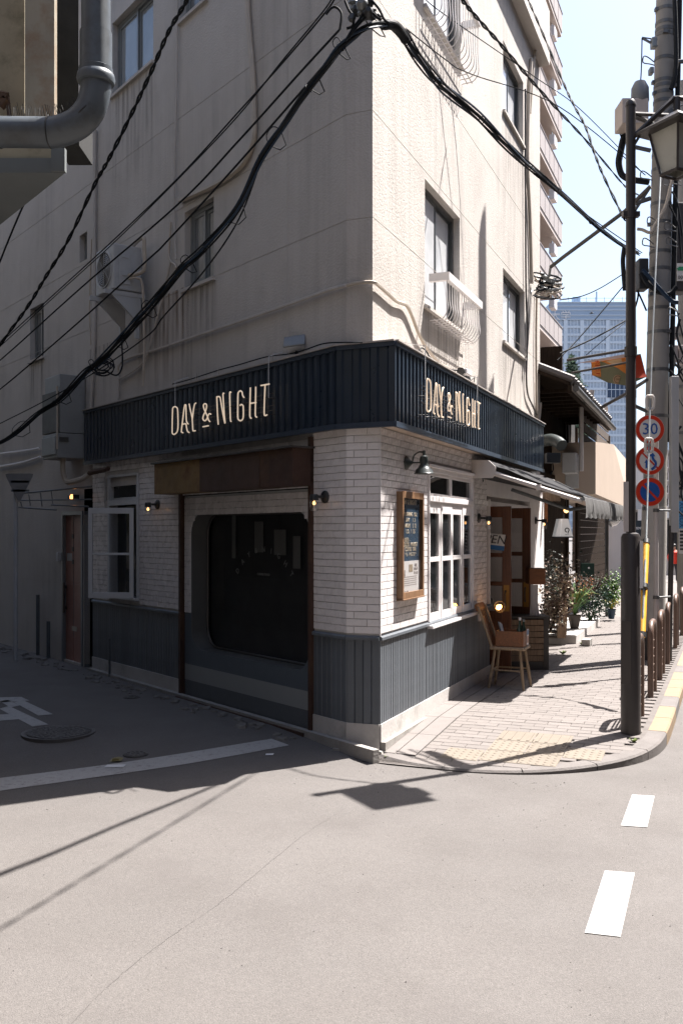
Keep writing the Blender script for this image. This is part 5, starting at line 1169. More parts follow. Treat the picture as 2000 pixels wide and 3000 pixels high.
cable('cable', 'thick black cable down the right side of the concrete pole', [lean(z)+Vector((.17,-.05,0)) for z in (2.9,4,5,6,7,8,9.5)], .035)
cable('cable', 'second black cable rising to the right beside the pole top', [at(1975,-10,YU-.2), at(1978,60,YU-.2), at(1980,180,YU-.2), at(1975,230,YU-.2), at(1965,260,YU-.2)], .03)
cable('cable', 'black cable loop bulging left of the lamp post top', [at(1880,382,YU), at(1845,378,YU), at(1828,400,YU), at(1818,440,YU), at(1812,475,YU), at(1818,505,YU), at(1830,518,YU), at(1850,525,YU), at(1900,532,YU)], .045)
cable('cable', 'thin grey wire curving from the beige box past the post', [at(1822,305,YU), at(1808,325,YU), at(1806,350,YU), at(1812,380,YU), at(1822,405,YU)], .012)
cable('cable', 'vertical thin wire hanging beside the beige pole box', [at(1880,110,YU-.2), at(1878,200,YU-.2), at(1874,260,YU-.2)], .008)
cable('cable', 'black cables dropping beside the lamp post from the thick bundle', [at(1829,720,YU-.3), at(1824,760,YU-.3), at(1826,800,YU-.3), at(1830,850,YU-.3)], .03)
cable('cable', 'blue cable sagging from the tray across the concrete pole', [at(1880,790,YU-.3), at(1905,815,YU-.3), at(1930,845,YU-.3), at(1965,880,YU-.3), at(1985,885,YU-.3)], .03, CABLEB)
cable('cable', 'black cable under the blue one on the concrete pole', [at(1876,800,YU-.28), at(1895,830,YU-.28), at(1930,855,YU-.28), at(1960,860,YU-.28), at(1980,840,YU-.28)], .03)
for k, P in enumerate((((1866,850),(1880,880),(1893,910)), ((1870,835),(1868,870),(1860,900)), ((1960,860),(1975,900),(1990,920)), ((1965,1010),(1985,1060),(1990,1090)), ((1962,1085),(1980,1100),(1998,1080)), ((1968,560),(1985,600),(1998,690)), ((1960,600),(1985,660),(1995,760)))):
    cable('cable', ['black wire drooping left of the concrete pole', 'short dark cable hanging from the black terminal box', 'frayed wires right of the concrete pole', 'thin wire by the small boxes right of the pole', 'wire loop right of the pole near the small boxes', 'dark wire arcing right of the upper pole', 'second dark wire arcing right of the upper pole'][k], [at(x, y, YU-.15) for x, y in P], .012)
# guy wire with its yellow cover and two insulators
g0 = WR.p(2.15, 1.80, .03); gpx = [(1877,1945),(1886,1720),(1892,1585),(1897,1420),(1903,1190),(1912,960),(1923,720),(1932,560),(1940,380)]
Yg = [g0.y + (YU-.35-g0.y)*k/8 for k in range(9)]; GP = [at(x, y, yy) for (x, y), yy in zip(gpx, Yg)]; GP[0].z = max(GP[0].z, .03)
t = thing('guy_wire', 'pole stay wire with a yellow plastic cover and white insulators', 'guy wire', GP[0])
b = MB(); b.tube(GP, .011, 6); b.build('wire', mat('galvanised_wire', (.22,.24,.25), .4, .1, 5, metal=.3), t, None, True)
GUY = mat('guy_yellow', (.72,.36,.03), .45, .06, 5)
def along(py): 
    for (x, y), (x2, y2), a, c in zip(gpx, gpx[1:], GP, GP[1:]):
        if y >= py >= y2: return a.lerp(c, (y-py)/(y-y2))
b = MB(); b.tube([along(1868), along(1590)], [.030, .034], 12); b.build('yellow_cover', GUY, t, None, True)
for py in (1595, 1725, 1868): b = MB(); c = along(py); d = along(py-12); b.tube([c, d], .038, 12); b.build('black_ring', BLACK, t, None, True)
POR = mat('porcelain', (.62,.57,.52), .3, .06, 5)
for py in (1180, 1308):
    c = along(py); b = MB(); 
    for sx_ in (-1, 1): b.tube(spline([c+Vector((sx_*.018,0,-.07)), c+Vector((sx_*.036,0,-.05)), c+Vector((sx_*.038,0,.05)), c+Vector((sx_*.018,0,.08))], 4), .017, 8)
    b.tube([c+Vector((-.03,0,.075)), c+Vector((.03,0,.075))], .018, 8); b.tube([c+Vector((-.03,0,-.07)), c+Vector((.03,0,-.07))], .018, 8); b.build('insulator', POR, t, None, True)
# ------------------------------------------------------------------ round traffic signs
YS = 11.2; qs = at(1921, 1960, YS); qs.z = .04; RED = mat('sign_red', (.55,.035,.012), .4, .05, 5); BLUE = mat('sign_blue', (.015,.085,.32), .4, .05, 5); SW_ = mat('sign_white', (.62,.60,.58), .45, .04, 5); SRIM = mat('sign_rim', (.45,.40,.36), .5)
t = thing('sign_pole', 'pale grey pole carrying the three round traffic signs', 'sign pole', qs); b = MB(); b.tube([(qs.x,YS,-.05), (qs.x,YS,at(0,1225,YS).z)], .028, 12); b.tube([(qs.x,YS,0), (qs.x,YS,.9)], .034, 12); b.build('pole', mat('sign_pole_grey', (.48,.44,.42), .5, .05, 4), t, None, True)
b = MB()
for y in (1495, 1750): zz = at(0,y,YS).z; b.tube([(qs.x+.03,YS-.02,zz), (qs.x+.2,YS+.1,zz)], .012, 6); b.tube([(qs.x,YS,zz-.02), (qs.x,YS,zz+.02)], .036, 12)
b.build('clamp', BAND, t, None, True)
def disc(nm, r, y, m, par, M, n=40, r_in=0):
    b = MB()
    if r_in:
        vs = [(rr*math.cos(6.2832*k/n), y, rr*math.sin(6.2832*k/n)) for rr in (r_in, r) for k in range(n)]; b.add(vs, [(k, (k+1) % n, (k+1) % n+n, k+n) for k in range(n)])
    else: b.add([(r*math.cos(6.2832*k/n), y, r*math.sin(6.2832*k/n)) for k in range(n)], [tuple(range(n))])
    return b.build(nm, m, par, M)
Rs = 42.5*YS/F
def sign(py, label):
    q = at(1903, py, YS-.07); M = Matrix.Translation(q); t = thing('traffic_sign', label, 'traffic sign', M)
    b = MB(); b.lathe([(Rs,-.012),(Rs,.0),(.001,.0)], 40, Matrix.Rotation(R(90), 4, 'X')); b.build('plate', SRIM, t, M, True)
    return t, M
t, M = sign(1258, 'round 30 speed limit sign, topmost of three'); disc('red_ring', Rs*.965, -.004, RED, t, M, r_in=Rs*.72); disc('white_field', Rs*.72, -.003, SW_, t, M); text('30', Rs*1.12, M @ Matrix.Translation((0, -.006, 0)), BLUE, t, xscale=1.0)
t, M = sign(1349, 'round no overtaking sign with blue arrows, middle of three'); disc('red_ring', Rs*.965, -.004, RED, t, M, r_in=Rs*.72); disc('white_field', Rs*.72, -.003, SW_, t, M)
b = MB(); Mx = Matrix.Rotation(R(45), 4, 'Y'); b.box(-Rs*.74, Rs*.74, -.0052, -.0046, -Rs*.055, Rs*.055, Mx); b.build('red_bar', RED, t, M)
b = MB()
def ribbon(P, w, y):
    for i in range(len(P)-1):
        a, c = Vector((P[i][0], 0, P[i][1])), Vector((P[i+1][0], 0, P[i+1][1])); d = (c-a).normalized(); n = Vector((-d.z, 0, d.x))*w/2; dy = Vector((0, y, 0)); b.quad((a-n)*Rs+dy, (a+n)*Rs+dy, (c+n)*Rs+dy, (c-n)*Rs+dy)
ribbon([(p.x, p.z) for p in spline([(.10,0,-.62),(.34,0,-.42),(.40,0,-.15),(.22,0,.08),(.16,0,.30)], 4)], .17, -.0058); ribbon([(-.24,-.52),(-.24,-.16)], .14, -.0058)
for cx_, cz_, s_ in ((.16,.28,.26), (-.24,-.16,.19)): b.add([(Rs*(cx_-s_*.8), -.006, Rs*cz_), (Rs*(cx_+s_*.8), -.006, Rs*cz_), (Rs*(cx_-.01), -.006, Rs*(cz_+s_*1.25))], [(0,1,2)])
b.build('blue_arrow', BLUE, t, M)
t, M = sign(1441, 'round blue no parking sign, lowest of three'); disc('red_ring', Rs*.965, -.004, RED, t, M, r_in=Rs*.68); disc('blue_field', Rs*.68, -.003, BLUE, t, M)
b = MB(); b.box(-Rs*.72, Rs*.72, -.0052, -.0046, -Rs*.075, Rs*.075, Matrix.Rotation(R(45), 4, 'Y')); b.build('red_bar', RED, t, M)
# ------------------------------------------------------------------ street banner on the lamp post
FLG = mat('banner_olive', (.17,.16,.085), .75, .08, 3); FLO = mat('banner_orange', (.62,.20,.03), .75, .08, 3); FLR = mat('banner_red', (.58,.06,.02), .75); FLC = mat('banner_cream', (.62,.42,.24), .75)
YB = YP+.09; t = thing('street_banner', 'orange and olive fabric banner hanging from two arms on the street lamp', 'banner', at(1745, 1065, YB))
def bq(px, py): 
    w_ = .035*math.sin((px-1690)*.035)+.02*math.sin((py-1050)*.05); return at(px, py, YB+w_+max(0, (1850-px)/160*.5))
def bpatch(nm, poly, m, dy, n=10):
    b = MB(); A = [Vector((*p, 0)) for p in poly]; rows = []
    for i in range(n+1):
        for j in range(n+1):
            u, v = i/n, j/n; p = A[0].lerp(A[1], u).lerp(A[3].lerp(A[2], u), v); q = bq(p.x, p.y); rows.append((q.x, q.y+dy, q.z))
    b.add(rows, [(i*(n+1)+j, i*(n+1)+j+1, (i+1)*(n+1)+j+1, (i+1)*(n+1)+j) for i in range(n) for j in range(n)]); return b.build(nm, m, t, None, True)
bpatch('cloth', [(1731,1061),(1876,1036),(1893,1104),(1733,1098)], FLG, 0); bpatch('cloth', [(1733,1098),(1893,1104),(1835,1130),(1778,1120)], FLG, 0)
bpatch('orange_edge', [(1731,1061),(1756,1057),(1760,1104),(1734,1100)], FLO, -.004); bpatch('orange_print', [(1758,1057),(1835,1046),(1836,1098),(1808,1078)], FLO, -.004); bpatch('orange_print', [(1842,1044),(1874,1040),(1893,1104),(1842,1110)], FLR, -.004)
bpatch('cream_print', [(1773,1058),(1818,1050),(1822,1062),(1795,1068)], FLC, -.006, 4)
bpatch('upper_hem', [(1686,1064),(1836,1036),(1838,1046),(1730,1062)], mat('banner_pale', (.66,.50,.46), .75), -.008)
q = bq(1806, 1113); disc('round_badge', 14*YB/F, -.03, FLC, t, Matrix.Translation(q), 24); disc('badge_ring', 11.5*YB/F, -.032, mat('badge_brown', (.25,.14,.06), .7), t, Matrix.Translation(q), 24, 9.5*YB/F); text('DES', .022, Matrix.Translation(q) @ Matrix.Translation((0,-.034,0)), mat('badge_brown', (.25,.14,.06)), t)
q = bq(1746, 1080); text('REET', .062, Matrix.Translation(q) @ Matrix.Translation((0,-.045,0)) @ Matrix.Rotation(R(86), 4, 'Y'), FLR, t)
# ------------------------------------------------------------------ the overhead cables
def dpt(W, px, py, off): return W.hit(px, py, off)
def bundle(pts, n, r, spread, label, m=CABLE):
    t = thing('cable_bundle', label, 'cable bundle', pts[0]); S = spline(pts, 7)
    for k in range(n):
        a = 6.283*k/n; Q = []
        for i, p in enumerate(S):
            d = (S[min(i+1, len(S)-1)]-S[max(i-1, 0)]).normalized(); u = d.cross(Vector((0,0,1))).normalized(); v = d.cross(u); aa = a+i*.05; rr = spread*(.8+.55*math.sin(i*.16+k*1.9)); Q.append(p+(u*math.cos(aa)+v*math.sin(aa))*rr)
        b = MB(); b.tube(Q, r*random.uniform(.7,1.25), 6); b.build('strand', CABLEB if k % 3 == 1 else m, t, None, True)
    b = MB()
    for i in range(6, len(S)-4, 13):
        d = (S[i+1]-S[i]).normalized(); u = d.cross(Vector((0,0,1))).normalized(); v = d.cross(u); b.tube([S[i]+(u*math.cos(R(a))+v*math.sin(R(a)))*(spread+r*.5) for a in range(0, 360, 30)], .004, 5, closed=True)
    b.build('cable_tie', CABLE, t, None, True, kind='stuff')
    b = MB()
    rnd2 = random.Random(8)
    for i in range(9, int(len(S)*.62), 11):
        p, q = S[i], S[i+3]; d = (q-p); up = Vector((0,0,1)); b.tube([p, p+d*.3-up*.06+Vector((.05,0,0)), p+d*.75-up*.075+Vector((.055,0,0)), q], .004, 5)
        if rnd2.random() < .6: b.tube(spline([p, p+d*.15+up*.05-Vector((.03,0,0)), p+d*.6+up*.06-Vector((.02,0,0)), q], 3), .0035, 5)
    b.build('loose_loop', CABLE, t, None, True, kind='stuff')
    return S
BL = [(-160,1340),(0,1297),(112,1212),(179,1167),(250,1091),(286,1064),(339,1011),(393,948),(446,890),(527,792),(589,734),(696,609),(767,460),(843,348),(914,245),(968,174),(1012,122)]
VB = vplane((.66, 6.56), (1.45, 8.05)); q0 = VB.hit(1055, 82); VL = vplane(q0.xy, q0.xy-WL.x); P = [VL.hit(x, y) for x, y in BL]; end = VB.hit(1829, 722)
BRT = [(1080,76),(1140,68),(1172,92),(1222,165),(1271,228),(1312,268),(1400,339),(1479,420),(1550,487),(1635,558),(1746,661)]
pe = P[-1].y
P += [VB.hit(x, y) for x, y in BRT] + [end, VB.hit(1870, 742)]; pe = VB.hit(1080, 76).y
bundle(P, 7, .0072, .022, 'thick bundle of black cables looping round the building corner to the utility pole')
b = MB(); b.tube(spline([VB.hit(x, y) for x, y in ((1122,72),(1148,71),(1172,90),(1190,120))], 5), [.022]+[.031]*14+[.022], 10); tag(b.build('splice_tape', CABLE, None, None, True), 'black taped splice on the cable bundle at the building corner', 'cable joint')
q = WL.hit(300, 1070, .72); t = thing('cable_coil', 'tangled coil of spare cable hanging on the bundle left of the band', 'cable coil', q)
for k in range(7):
    b = MB(); c = q+Vector((random.uniform(-.04,.05), random.uniform(-.05,.05), random.uniform(-.05,.03))); r = random.uniform(.06,.12); tl_ = random.uniform(-.5,.5)
    b.tube([c+Vector((r*math.cos(6.283*j/18), .4*r*math.sin(6.283*j/18+tl_), r*.8*math.sin(6.283*j/18))) for j in range(18)], .006, 5, closed=True); b.build('loop', CABLE, t, None, True)
b = MB(); b.tube(spline([q+Vector((.02,0,-.05)), q+Vector((.14,.02,-.10)), q+Vector((.20,.02,0)), q+Vector((.19,.05,.25)), q+Vector((.2,.1,.3))], 5), .009, 5); b.build('tail', CABLE, t, None, True)
# dead-end hardware where the wires are anchored
t = thing('wire_anchor', 'black cluster of clamps and insulators at the top of the building corner', 'cable hardware', at(1045, 40, pe-.1))
rnd = random.Random(11)
for k, (px, py, r) in enumerate(((1060,10,.035),(1075,5,.04),(1045,28,.028),(1078,35,.03),(1062,42,.025),(1092,38,.025),(1030,52,.022),(1105,45,.018),(1035,8,.03))):
    b = MB(); c = at(px, py, pe-.1+.05*(k % 3)); b.lathe([(r*.5,-r*1.5),(r,-r),(r*.6,-r*.2),(r*1.05,r*.2),(r*.5,r*1.3)], 10, Matrix.Translation(c) @ Matrix.Rotation(rnd.uniform(0,3), 4, 'Y') @ Matrix.Rotation(rnd.uniform(0,3), 4, 'X')); b.build('insulator', BLACK if k % 4 else ALU, t, None, True)
for P_ in (((1012,118),(1035,80),(1060,45),(1075,10)), ((1020,110),(1050,70),(1080,40)), ((995,85),(1000,40),(985,20),(970,22),(955,40)), ((1010,0),(1020,25),(1035,50),(1032,75),(1015,82)), ((1085,-5),(1110,25),(1125,55),(1140,66)), ((1090,35),(1105,50),(1116,58))):
    b = MB(); b.tube(spline([at(x, y, pe-.08) for x, y in P_], 4), .008, 5); b.build('wire', CABLE, t, None, True)
cable('cable', 'twisted black service cable crossing the upper left of the side wall', [WL.hit(x, y, 1.5) for x, y in ((556,-30),(547,0),(495,89),(446,201),(388,326),(321,460),(277,540),(201,700),(134,810),(80,899),(0,1010),(-120,1180))], .0115, sub=14, twist=1.1)
lab = ['highest thin wire slanting across the shaded side wall', 'second thin wire, touching the air conditioner, on the shaded wall', 'third thin wire just above the thick cable bundle', 'thin paired wire next to the highest one on the shaded wall', 'short wire at the far left below the overhead slab', 'thin lowest wire running past the tall duct box']
for k, (pts, off, r) in enumerate((((( 985,-20),(959,27),(830,180),(700,325),(522,520),(335,700),(160,860),(-60,1060)), 1.0, .006), (((995,85),(880,210),(700,410),(522,597),(240,840),(0,1055),(-80,1110)), .95, .008), (((1005,125),(965,172),(700,475),(495,700),(428,765),(200,970),(0,1140),(-80,1190)), .9, .008),
        (((975,-10),(940,40),(820,185),(700,335),(540,505),(340,704),(160,868),(-60,1070)), 1.0, .005), (((130,470),(95,545),(62,615),(30,690),(0,765),(-30,840)), 1.2, .010), (((767,462),(700,640),(600,790),(480,925),(430,985),(270,1095),(120,1180),(-60,1270)), 1.15, .006))):
    cable('cable', lab[k], [WL.hit(x, y, off) for x, y in pts], r)
cable('cable', 'twisted black cable from the top of the street facade to the lamp post', [vplane((1.02,6.227),(1.764,8.03)).hit(x, y) for x, y in ((1330,-35),(1354,0),(1403,58),(1474,138),(1550,228),(1630,317),(1720,415),(1822,536),(1850,560),(1890,580))], .0085, sub=12, twist=1.1)
cable('cable', 'second twisted black cable dropping steeply past the balconies to the post', [at(x, y, yy) for x, y, yy in ((1540,-25,10.2),(1548,0,10.1),(1590,98,9.8),(1648,237,9.4),(1679,304,9.1),(1715,371,8.8),(1742,451,8.5),(1773,527,8.3),(1830,645,8.05))], .0085, sub=12, twist=1.1)
for k, (pts, r) in enumerate(((((1075,-10,7.8),(1300,170,9.3),(1380,216,10),(1635,310,11),(1890,512,11.8)), .006), (((1240,-10,9),(1300,40,9.3),(1560,220,10.5),(1700,320,11.3),(1885,509,11.8)), .005), (((1635,556,8.9),(1720,630,9.8),(1880,740,11.8)), .006), (((1640,878,12),(1700,868,12.2),(1760,842,12.4),(1835,795,12.6)), .007), (((1632,1055,12),(1700,985,12.3),(1825,838,12.6)), .008), (((1640,1035,12),(1740,990,12.3),(1830,940,12.6)), .010), (((1716,1040,12),(1780,985,12.3),(1830,945,12.6)), .005))):
    cable('cable', ['long thin wire from the corner anchor across the street facade', 'pale thin wire crossing the upper street facade windows', 'thin wire under the thick bundle near the post', 'sagging wire from the coil to the lamp post over the glass tower', 'steep wire in front of the glass tower', 'thicker wire in front of the glass tower', 'thin short wire in front of the glass tower'][k], [at(*q) for q in pts], r)
# stay rod between the facade and the poles
b = MB(); b.tube([at(1612, 782, 13.2), at(1650, 752, 13.0), at(1830, 618, 12.2), at(1905, 545, 11.95)], .026, 8); tag(b.build('stay_pipe', DARKST, None, None, True), 'straight dark pipe strut slanting from the facade coil up to the utility pole', 'pipe')
b = MB(); b.tube([at(1762, 1193, 13.5), at(1830, 1155, 12.6), at(1895, 1112, 11.95)], .022, 8); tag(b.build('stay_pipe', DARKST, None, None, True), 'short dark pipe strut below the banner reaching the utility pole', 'pipe')
q = at(1608, 835, 13.6); t = thing('cable_coil', 'big messy coil of cables on the far edge of the street facade', 'cable coil', q); rnd = random.Random(5)
for k in range(22):
    b = MB(); c = q+Vector((rnd.uniform(-.08,.08), rnd.uniform(-.1,.1), rnd.uniform(-.13,.10))); r = rnd.uniform(.06,.2); ph = rnd.uniform(0,6); tl_ = rnd.uniform(-.6,.6)
    b.tube(spline([c+Vector((r*math.cos(a+ph), .5*r*math.sin(a), r*.45*math.sin(a+tl_)+rnd.uniform(-.02,.02))) for a in (0,1,2,3,4,5,6)], 4), rnd.choice((.008,.012,.018)), 5); b.build('loop', [CABLE, BEIGEP, CABLE, ALU][k % 4], t, None, True)
b = MB(); b.tube(spline([at(1585,800,13.6), at(1605,812,13.5), at(1612,782,13.3)], 4), .02, 6); b.build('hook', ALU, t, None, True)
# ------------------------------------------------------------------ old wooden house next door
HWo = -.35; HWl = Wall(WR.p(SE, HWo).xy-Vector((math.sin(R(21.35)), math.cos(R(21.35))))*SE, (math.sin(R(21.35)), math.cos(R(21.35)))); hs0 = SE+.12; EO = .75
sEv = HWl.s_(1784, EO); zEv = HWl.z_(1784, 1238, EO); hs1 = sEv-.5
th = thing('wooden_house', 'dark old wooden house with tiled eaves beside the cafe building', 'house', HWl.M(hs0, 0, 0))
Mh = HWl.M()
b = MB(); b.box(hs0, hs1, .02, .1, -.1, zEv+.4); b.box(hs0, hs0+.1, .1, 5, -.1, zEv+1.5); b.box(hs1-.1, hs1, .1, 5, -.1, zEv+1.5); b.build('wall', WOODK, th, Mh)
# horizontal boards of the ground floor right of the dark entry, and upper boards under the eave
pa, pc = HWl.s_(1692), HWl.s_(1770)
for k in range(16):
    b = MB(); z = .12+k*.155; b.box(pa, pc, -.012-.004*(k % 3), .018, z, z+.147); b.build('board', WOODK, th, Mh)
OLDG = mat('silvered_boards', (.075,.06,.05), .8, .2, 4, wave=(2,14,14))
ua, uc = HWl.s_(1708, .5), HWl.s_(1780, .5); zu = HWl.z_(1745, 1300, .5)
for k in range(6):
    b = MB(); z = zu-.35+k*.20; b.box(ua, uc, -.52, -.49, z, z+.155); b.build('board', OLDG, th, Mh)
b = MB(); b.box(uc-.04, uc+.04, -.55, -.47, zu-.6, zEv-.05); b.box(ua, uc, -.5, 0, zu-.42, zu-.36); b.build('balcony_post', OLDG, th, Mh)
for s in (hs0+.2, hs0+1.6, HWl.s_(1688), HWl.s_(1771), hs1-.1):
    b = MB(); b.box(s-.06, s+.06, -.03, .02, -.1, zEv); b.build('house_post', WOODK, th, Mh)
b = MB(); b.box(hs0, hs1, -.04, .02, 2.62, 2.74); b.build('beam', WOODK, th, Mh)
wpa, wpc = HWl.s_(1655), HWl.s_(1682); 
b = MB(); b.box(wpa, wpc, -.01, .0, 2.95, 4.0); hwn = b.build('window', SHELL, th, Mh)
b = MB(); b.box(wpa-.05, wpc+.05, -.03, -.011, 2.9, 2.95); b.box(wpa-.05, wpc+.05, -.03, -.011, 4.0, 4.05); b.box((wpa+wpc)/2-.02, (wpa+wpc)/2+.02, -.025, -.011, 2.95, 4.0); b.build('frame', OLDG, hwn, Mh)
# roof: sheet, fascia, gutter, rows of round tiles ending at the eave
RT = mat('roof_tile_dark', (.075,.062,.055), .6, .2, 5); sl_r = math.tan(R(24))
b = MB(); b.add([(hs0-.3,-EO,zEv),(sEv,-EO,zEv),(sEv,4,zEv+(4+EO)*sl_r),(hs0-.3,4,zEv+(4+EO)*sl_r),(hs0-.3,-EO,zEv-.05),(sEv,-EO,zEv-.05),(sEv,4,zEv+(4+EO)*sl_r-.05),(hs0-.3,4,zEv+(4+EO)*sl_r-.05)], [(0,1,2,3),(7,6,5,4),(0,4,5,1),(1,5,6,2),(2,6,7,3),(3,7,4,0)]); rf = b.build('roof', WOODK, th, Mh)
RTm = MB(); RTm.tube([(0,-EO-.04,zEv+.03),(0,3.9,zEv+.03+(3.94+EO)*sl_r)], .075, 8); RTM_ = RTm.mesh('roof_tile', RT, True); s = hs0-.2
while s < sEv-.05: link('roof_tile', RTM_, rf, Mh @ Matrix.Translation((s,0,0))); s += .27
b = MB(); b.box(hs0-.3, sEv, -EO-.03, -EO+.03, zEv-.16, zEv-.051); b.build('fascia_board', WOODK, rf, Mh)
b = MB(); b.tube([(hs0-.3,-EO-.09,zEv-.10),(sEv,-EO-.09,zEv-.12)], .05, 8); b.build('gutter', DARKST, rf, Mh, True)
for k in range(int((sEv-hs0)/.45)):
    b = MB(); s = hs0+k*.45; b.box(s, s+.06, -EO+.03, .0, zEv-.10, zEv-.051); b.build('rafter', WOODK, rf, Mh)
dpx = HWl.s_(1702, .62); zd = HWl.z_(1702, 1170, .62); b = MB(); P = [HWl.p(dpx, .8, zd+.15), HWl.p(dpx, .78, zd), HWl.p(dpx, .62, zd-.1), HWl.p(dpx, .62, HWl.z_(1702, 1380, .62))]
b.tube(P, .042, 8); b.build('downpipe', mat('downpipe_white', (.50,.47,.45), .5, .06, 4), th, None, True)
# small air conditioners and clutter on its upper wall
ac_unit(HWl, HWl.s_(1693,.5), HWl.z_(1700,1388,.5), .55, .36, .24, .22, 'upper small air conditioner under the eaves of the wooden house', lx=.5)
ac_unit(HWl, HWl.s_(1701,.5), HWl.z_(1705,1432,.5), .55, .36, .24, .22, 'lower small air conditioner just above the far end of the awning', lx=.5)
q = at(1768, 1193, 20); t = thing('satellite_dish', 'white satellite dish at the end of the tiled eaves', 'satellite dish', q)
b = MB(); b.lathe([(.11,.05),(.08,.02),(.001,0)], 16, Matrix.Translation(q) @ Matrix.Rotation(R(75), 4, 'Y')); b.build('dish', WHITE, t, None, True); b = MB(); b.tube([q, q+Vector((.02,.1,-.2))], .012, 6); b.build('mount', ALU, t)
# concrete step in front of it
b = MB(); b.box(SE+.15, HWl.s_(1765,.85), -.80, .02, -.1, .16); tag(b.build('concrete_step', CONC, None, HWl.M()), 'pale concrete step along the wooden house front', 'step')
b = MB(); b.box(0, .28, -.12, 0, 0, .085); tag(b.build('kerb_block', CONCD, None, WR.M(WR.s_(1690, .5), .56, .05)), 'dark loose concrete block at the edge of the step', 'block')
# post among the plants
zc_ = 2.2
b = MB(); b.tube([WR.p(WR.s_(1777,.3), .3, .05), WR.p(WR.s_(1777,.3), .3, zc_+.1)], .035, 8); tag(b.build('dark_post', DARKST, None, None, True), 'dark post standing under the far end of the awning among the plants', 'post')
# beige wedge-shaped sign wall beyond
BW = mat('beige_wall', (.46,.375,.305), .8, .04, 2)
A = [WR.hit(x, y, .35) for x, y in ((1744,1294),(1797,1302),(1832,1430),(1832,1485),(1744,1447))]; nn = Vector((WR.n.x, WR.n.y, 0))
b = MB(); top = [tuple(p) for p in A]; bk = [tuple(p-nn*1.1) for p in A]; e0 = WR.hit(1797, 1302, .35); e1 = WR.hit(1833, 1345, .1); e2 = WR.hit(1832, 1430, .35)
b.add(top+bk, [(0,1,2,3,4), (9,8,7,6,5)]+[(k, k+5, (k+1) % 5+5, (k+1) % 5) for k in range(5)]); b.add([e0, e1, e2, e1-nn*.8, e0-nn*1.1], [(0,1,2), (0,4,3,1)]); tag(b.build('sign_wall', BW, None), 'plain beige wedge-shaped wall above the far end of the awning', 'wall')
# lantern sign with a ring mark
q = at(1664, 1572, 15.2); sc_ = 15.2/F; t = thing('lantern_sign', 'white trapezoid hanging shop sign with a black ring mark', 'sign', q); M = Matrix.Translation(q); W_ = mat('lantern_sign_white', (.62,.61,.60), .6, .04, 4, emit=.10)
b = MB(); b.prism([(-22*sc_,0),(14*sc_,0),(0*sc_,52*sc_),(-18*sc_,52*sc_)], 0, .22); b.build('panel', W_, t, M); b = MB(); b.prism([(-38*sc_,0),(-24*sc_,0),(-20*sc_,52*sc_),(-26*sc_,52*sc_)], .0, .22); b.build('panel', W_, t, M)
b = MB(); b.box(-40*sc_, 16*sc_, -.01, .23, -.02, -.001); b.tube([(-10*sc_,.1,52*sc_),(-10*sc_,.1,72*sc_)], .012, 6); b.build('frame', BLACK, t, M)
INKB = mat('black_print', (.02,.02,.02), .6); b = MB(); b.tube([(-4*sc_+.032*math.cos(R(a)), -.006, 19*sc_+.032*math.sin(R(a))) for a in range(-60, 285, 15)], .008, 5); b.tube([(-4*sc_+.03,-.006,19*sc_-.01), (-4*sc_+.012,-.006,19*sc_-.055)], .007, 5); b.build('ring_mark', INKB, t, M); text('maruni', .022, M @ Matrix.Translation((-4*sc_, -.004, 6*sc_)), INKB, t)
q = at(1658, 1494, 15); t = thing('pendant_bulb', 'bare warm bulb glowing above the trapezoid sign', 'lamp', q); b = MB(); b.lathe([(.001,-.05),(.035,-.03),(.042,.0),(.02,.03),(.001,.04)], 10); b.build('bulb', BULB, t, Matrix.Translation(q), True); b = MB(); b.tube([q+Vector((0,0,.03)), q+Vector((0,0,.4))], .005, 5); b.build('cord', BLACK, t)
# board work under the awning by the pier
b = MB()
for a_, c_, y0, y1 in ((1583,1592,1458,1525), (1595,1604,1470,1530)): p, q = at(a_, y1, 14.4), at(c_, y0, 14.4); b.box(p.x, q.x, 14.4, 14.46, p.z, q.z)
tag(b.build('hanging_slats', WOODO, None), 'short orange wooden slats hanging under the awning end', 'slats')
p, q = at(1580, 1478, 14.2), at(1641, 1440, 14.2); b = MB(); b.box(p.x, q.x, 14.2, 14.26, p.z+.05, q.z); tag(b.build('wooden_board', WOODG, None), 'horizontal weathered board under the awning end', 'board')
# ------------------------------------------------------------------ stand, plants and board on the pavement
sM = WR.M(4.36, .44, zsw(4.4)); YQ = WR.p(4.36,.44).y; t = thing('slatted_stand', 'low stand of brown horizontal slats beside the open doors', 'stand', at(1576,1964,11.6))
a, c = at(1546,1960,11.6), at(1607,1812,11.6); za, zc_2 = .03, c.z
b = MB(); b.box(c.x-.062, c.x, 11.6, 11.95, za, zc_2); b.box(a.x-.25, a.x-.2, 11.6, 11.95, za, zc_2); b.box(a.x-.2, c.x-.062, 11.93, 11.95, za, zc_2); b.box(a.x-.26, c.x+.012, 11.58, 11.97, zc_2, zc_2+.025); b.box(a.x-.2, c.x-.062, 11.61, 11.93, za, za+.11); b.build('carcass', mat('stand_dark', (.045,.04,.036), .6), t)
for k in range(7):
    b = MB(); z = za+.115+k*(zc_2-za-.125)/7; b.box(a.x-.199, c.x-.063, 11.606-.004*(k % 2), 11.622, z, z+(zc_2-za-.125)/7-.008); b.build('slat', WOODG, t)
p, q = at(1550, 1712, 11.75), at(1595, 1665, 11.75); b = MB(); b.box(p.x-.01, q.x, 11.7, 11.95, p.z, q.z); tag(b.build('wooden_box', WOODO, None, bevel=.006), 'brown wooden box above the white cloth by the doors', 'box')
p, q = at(1552, 1812, 11.75), at(1574, 1713, 11.75)
b = MB(); n = 10; rows = []
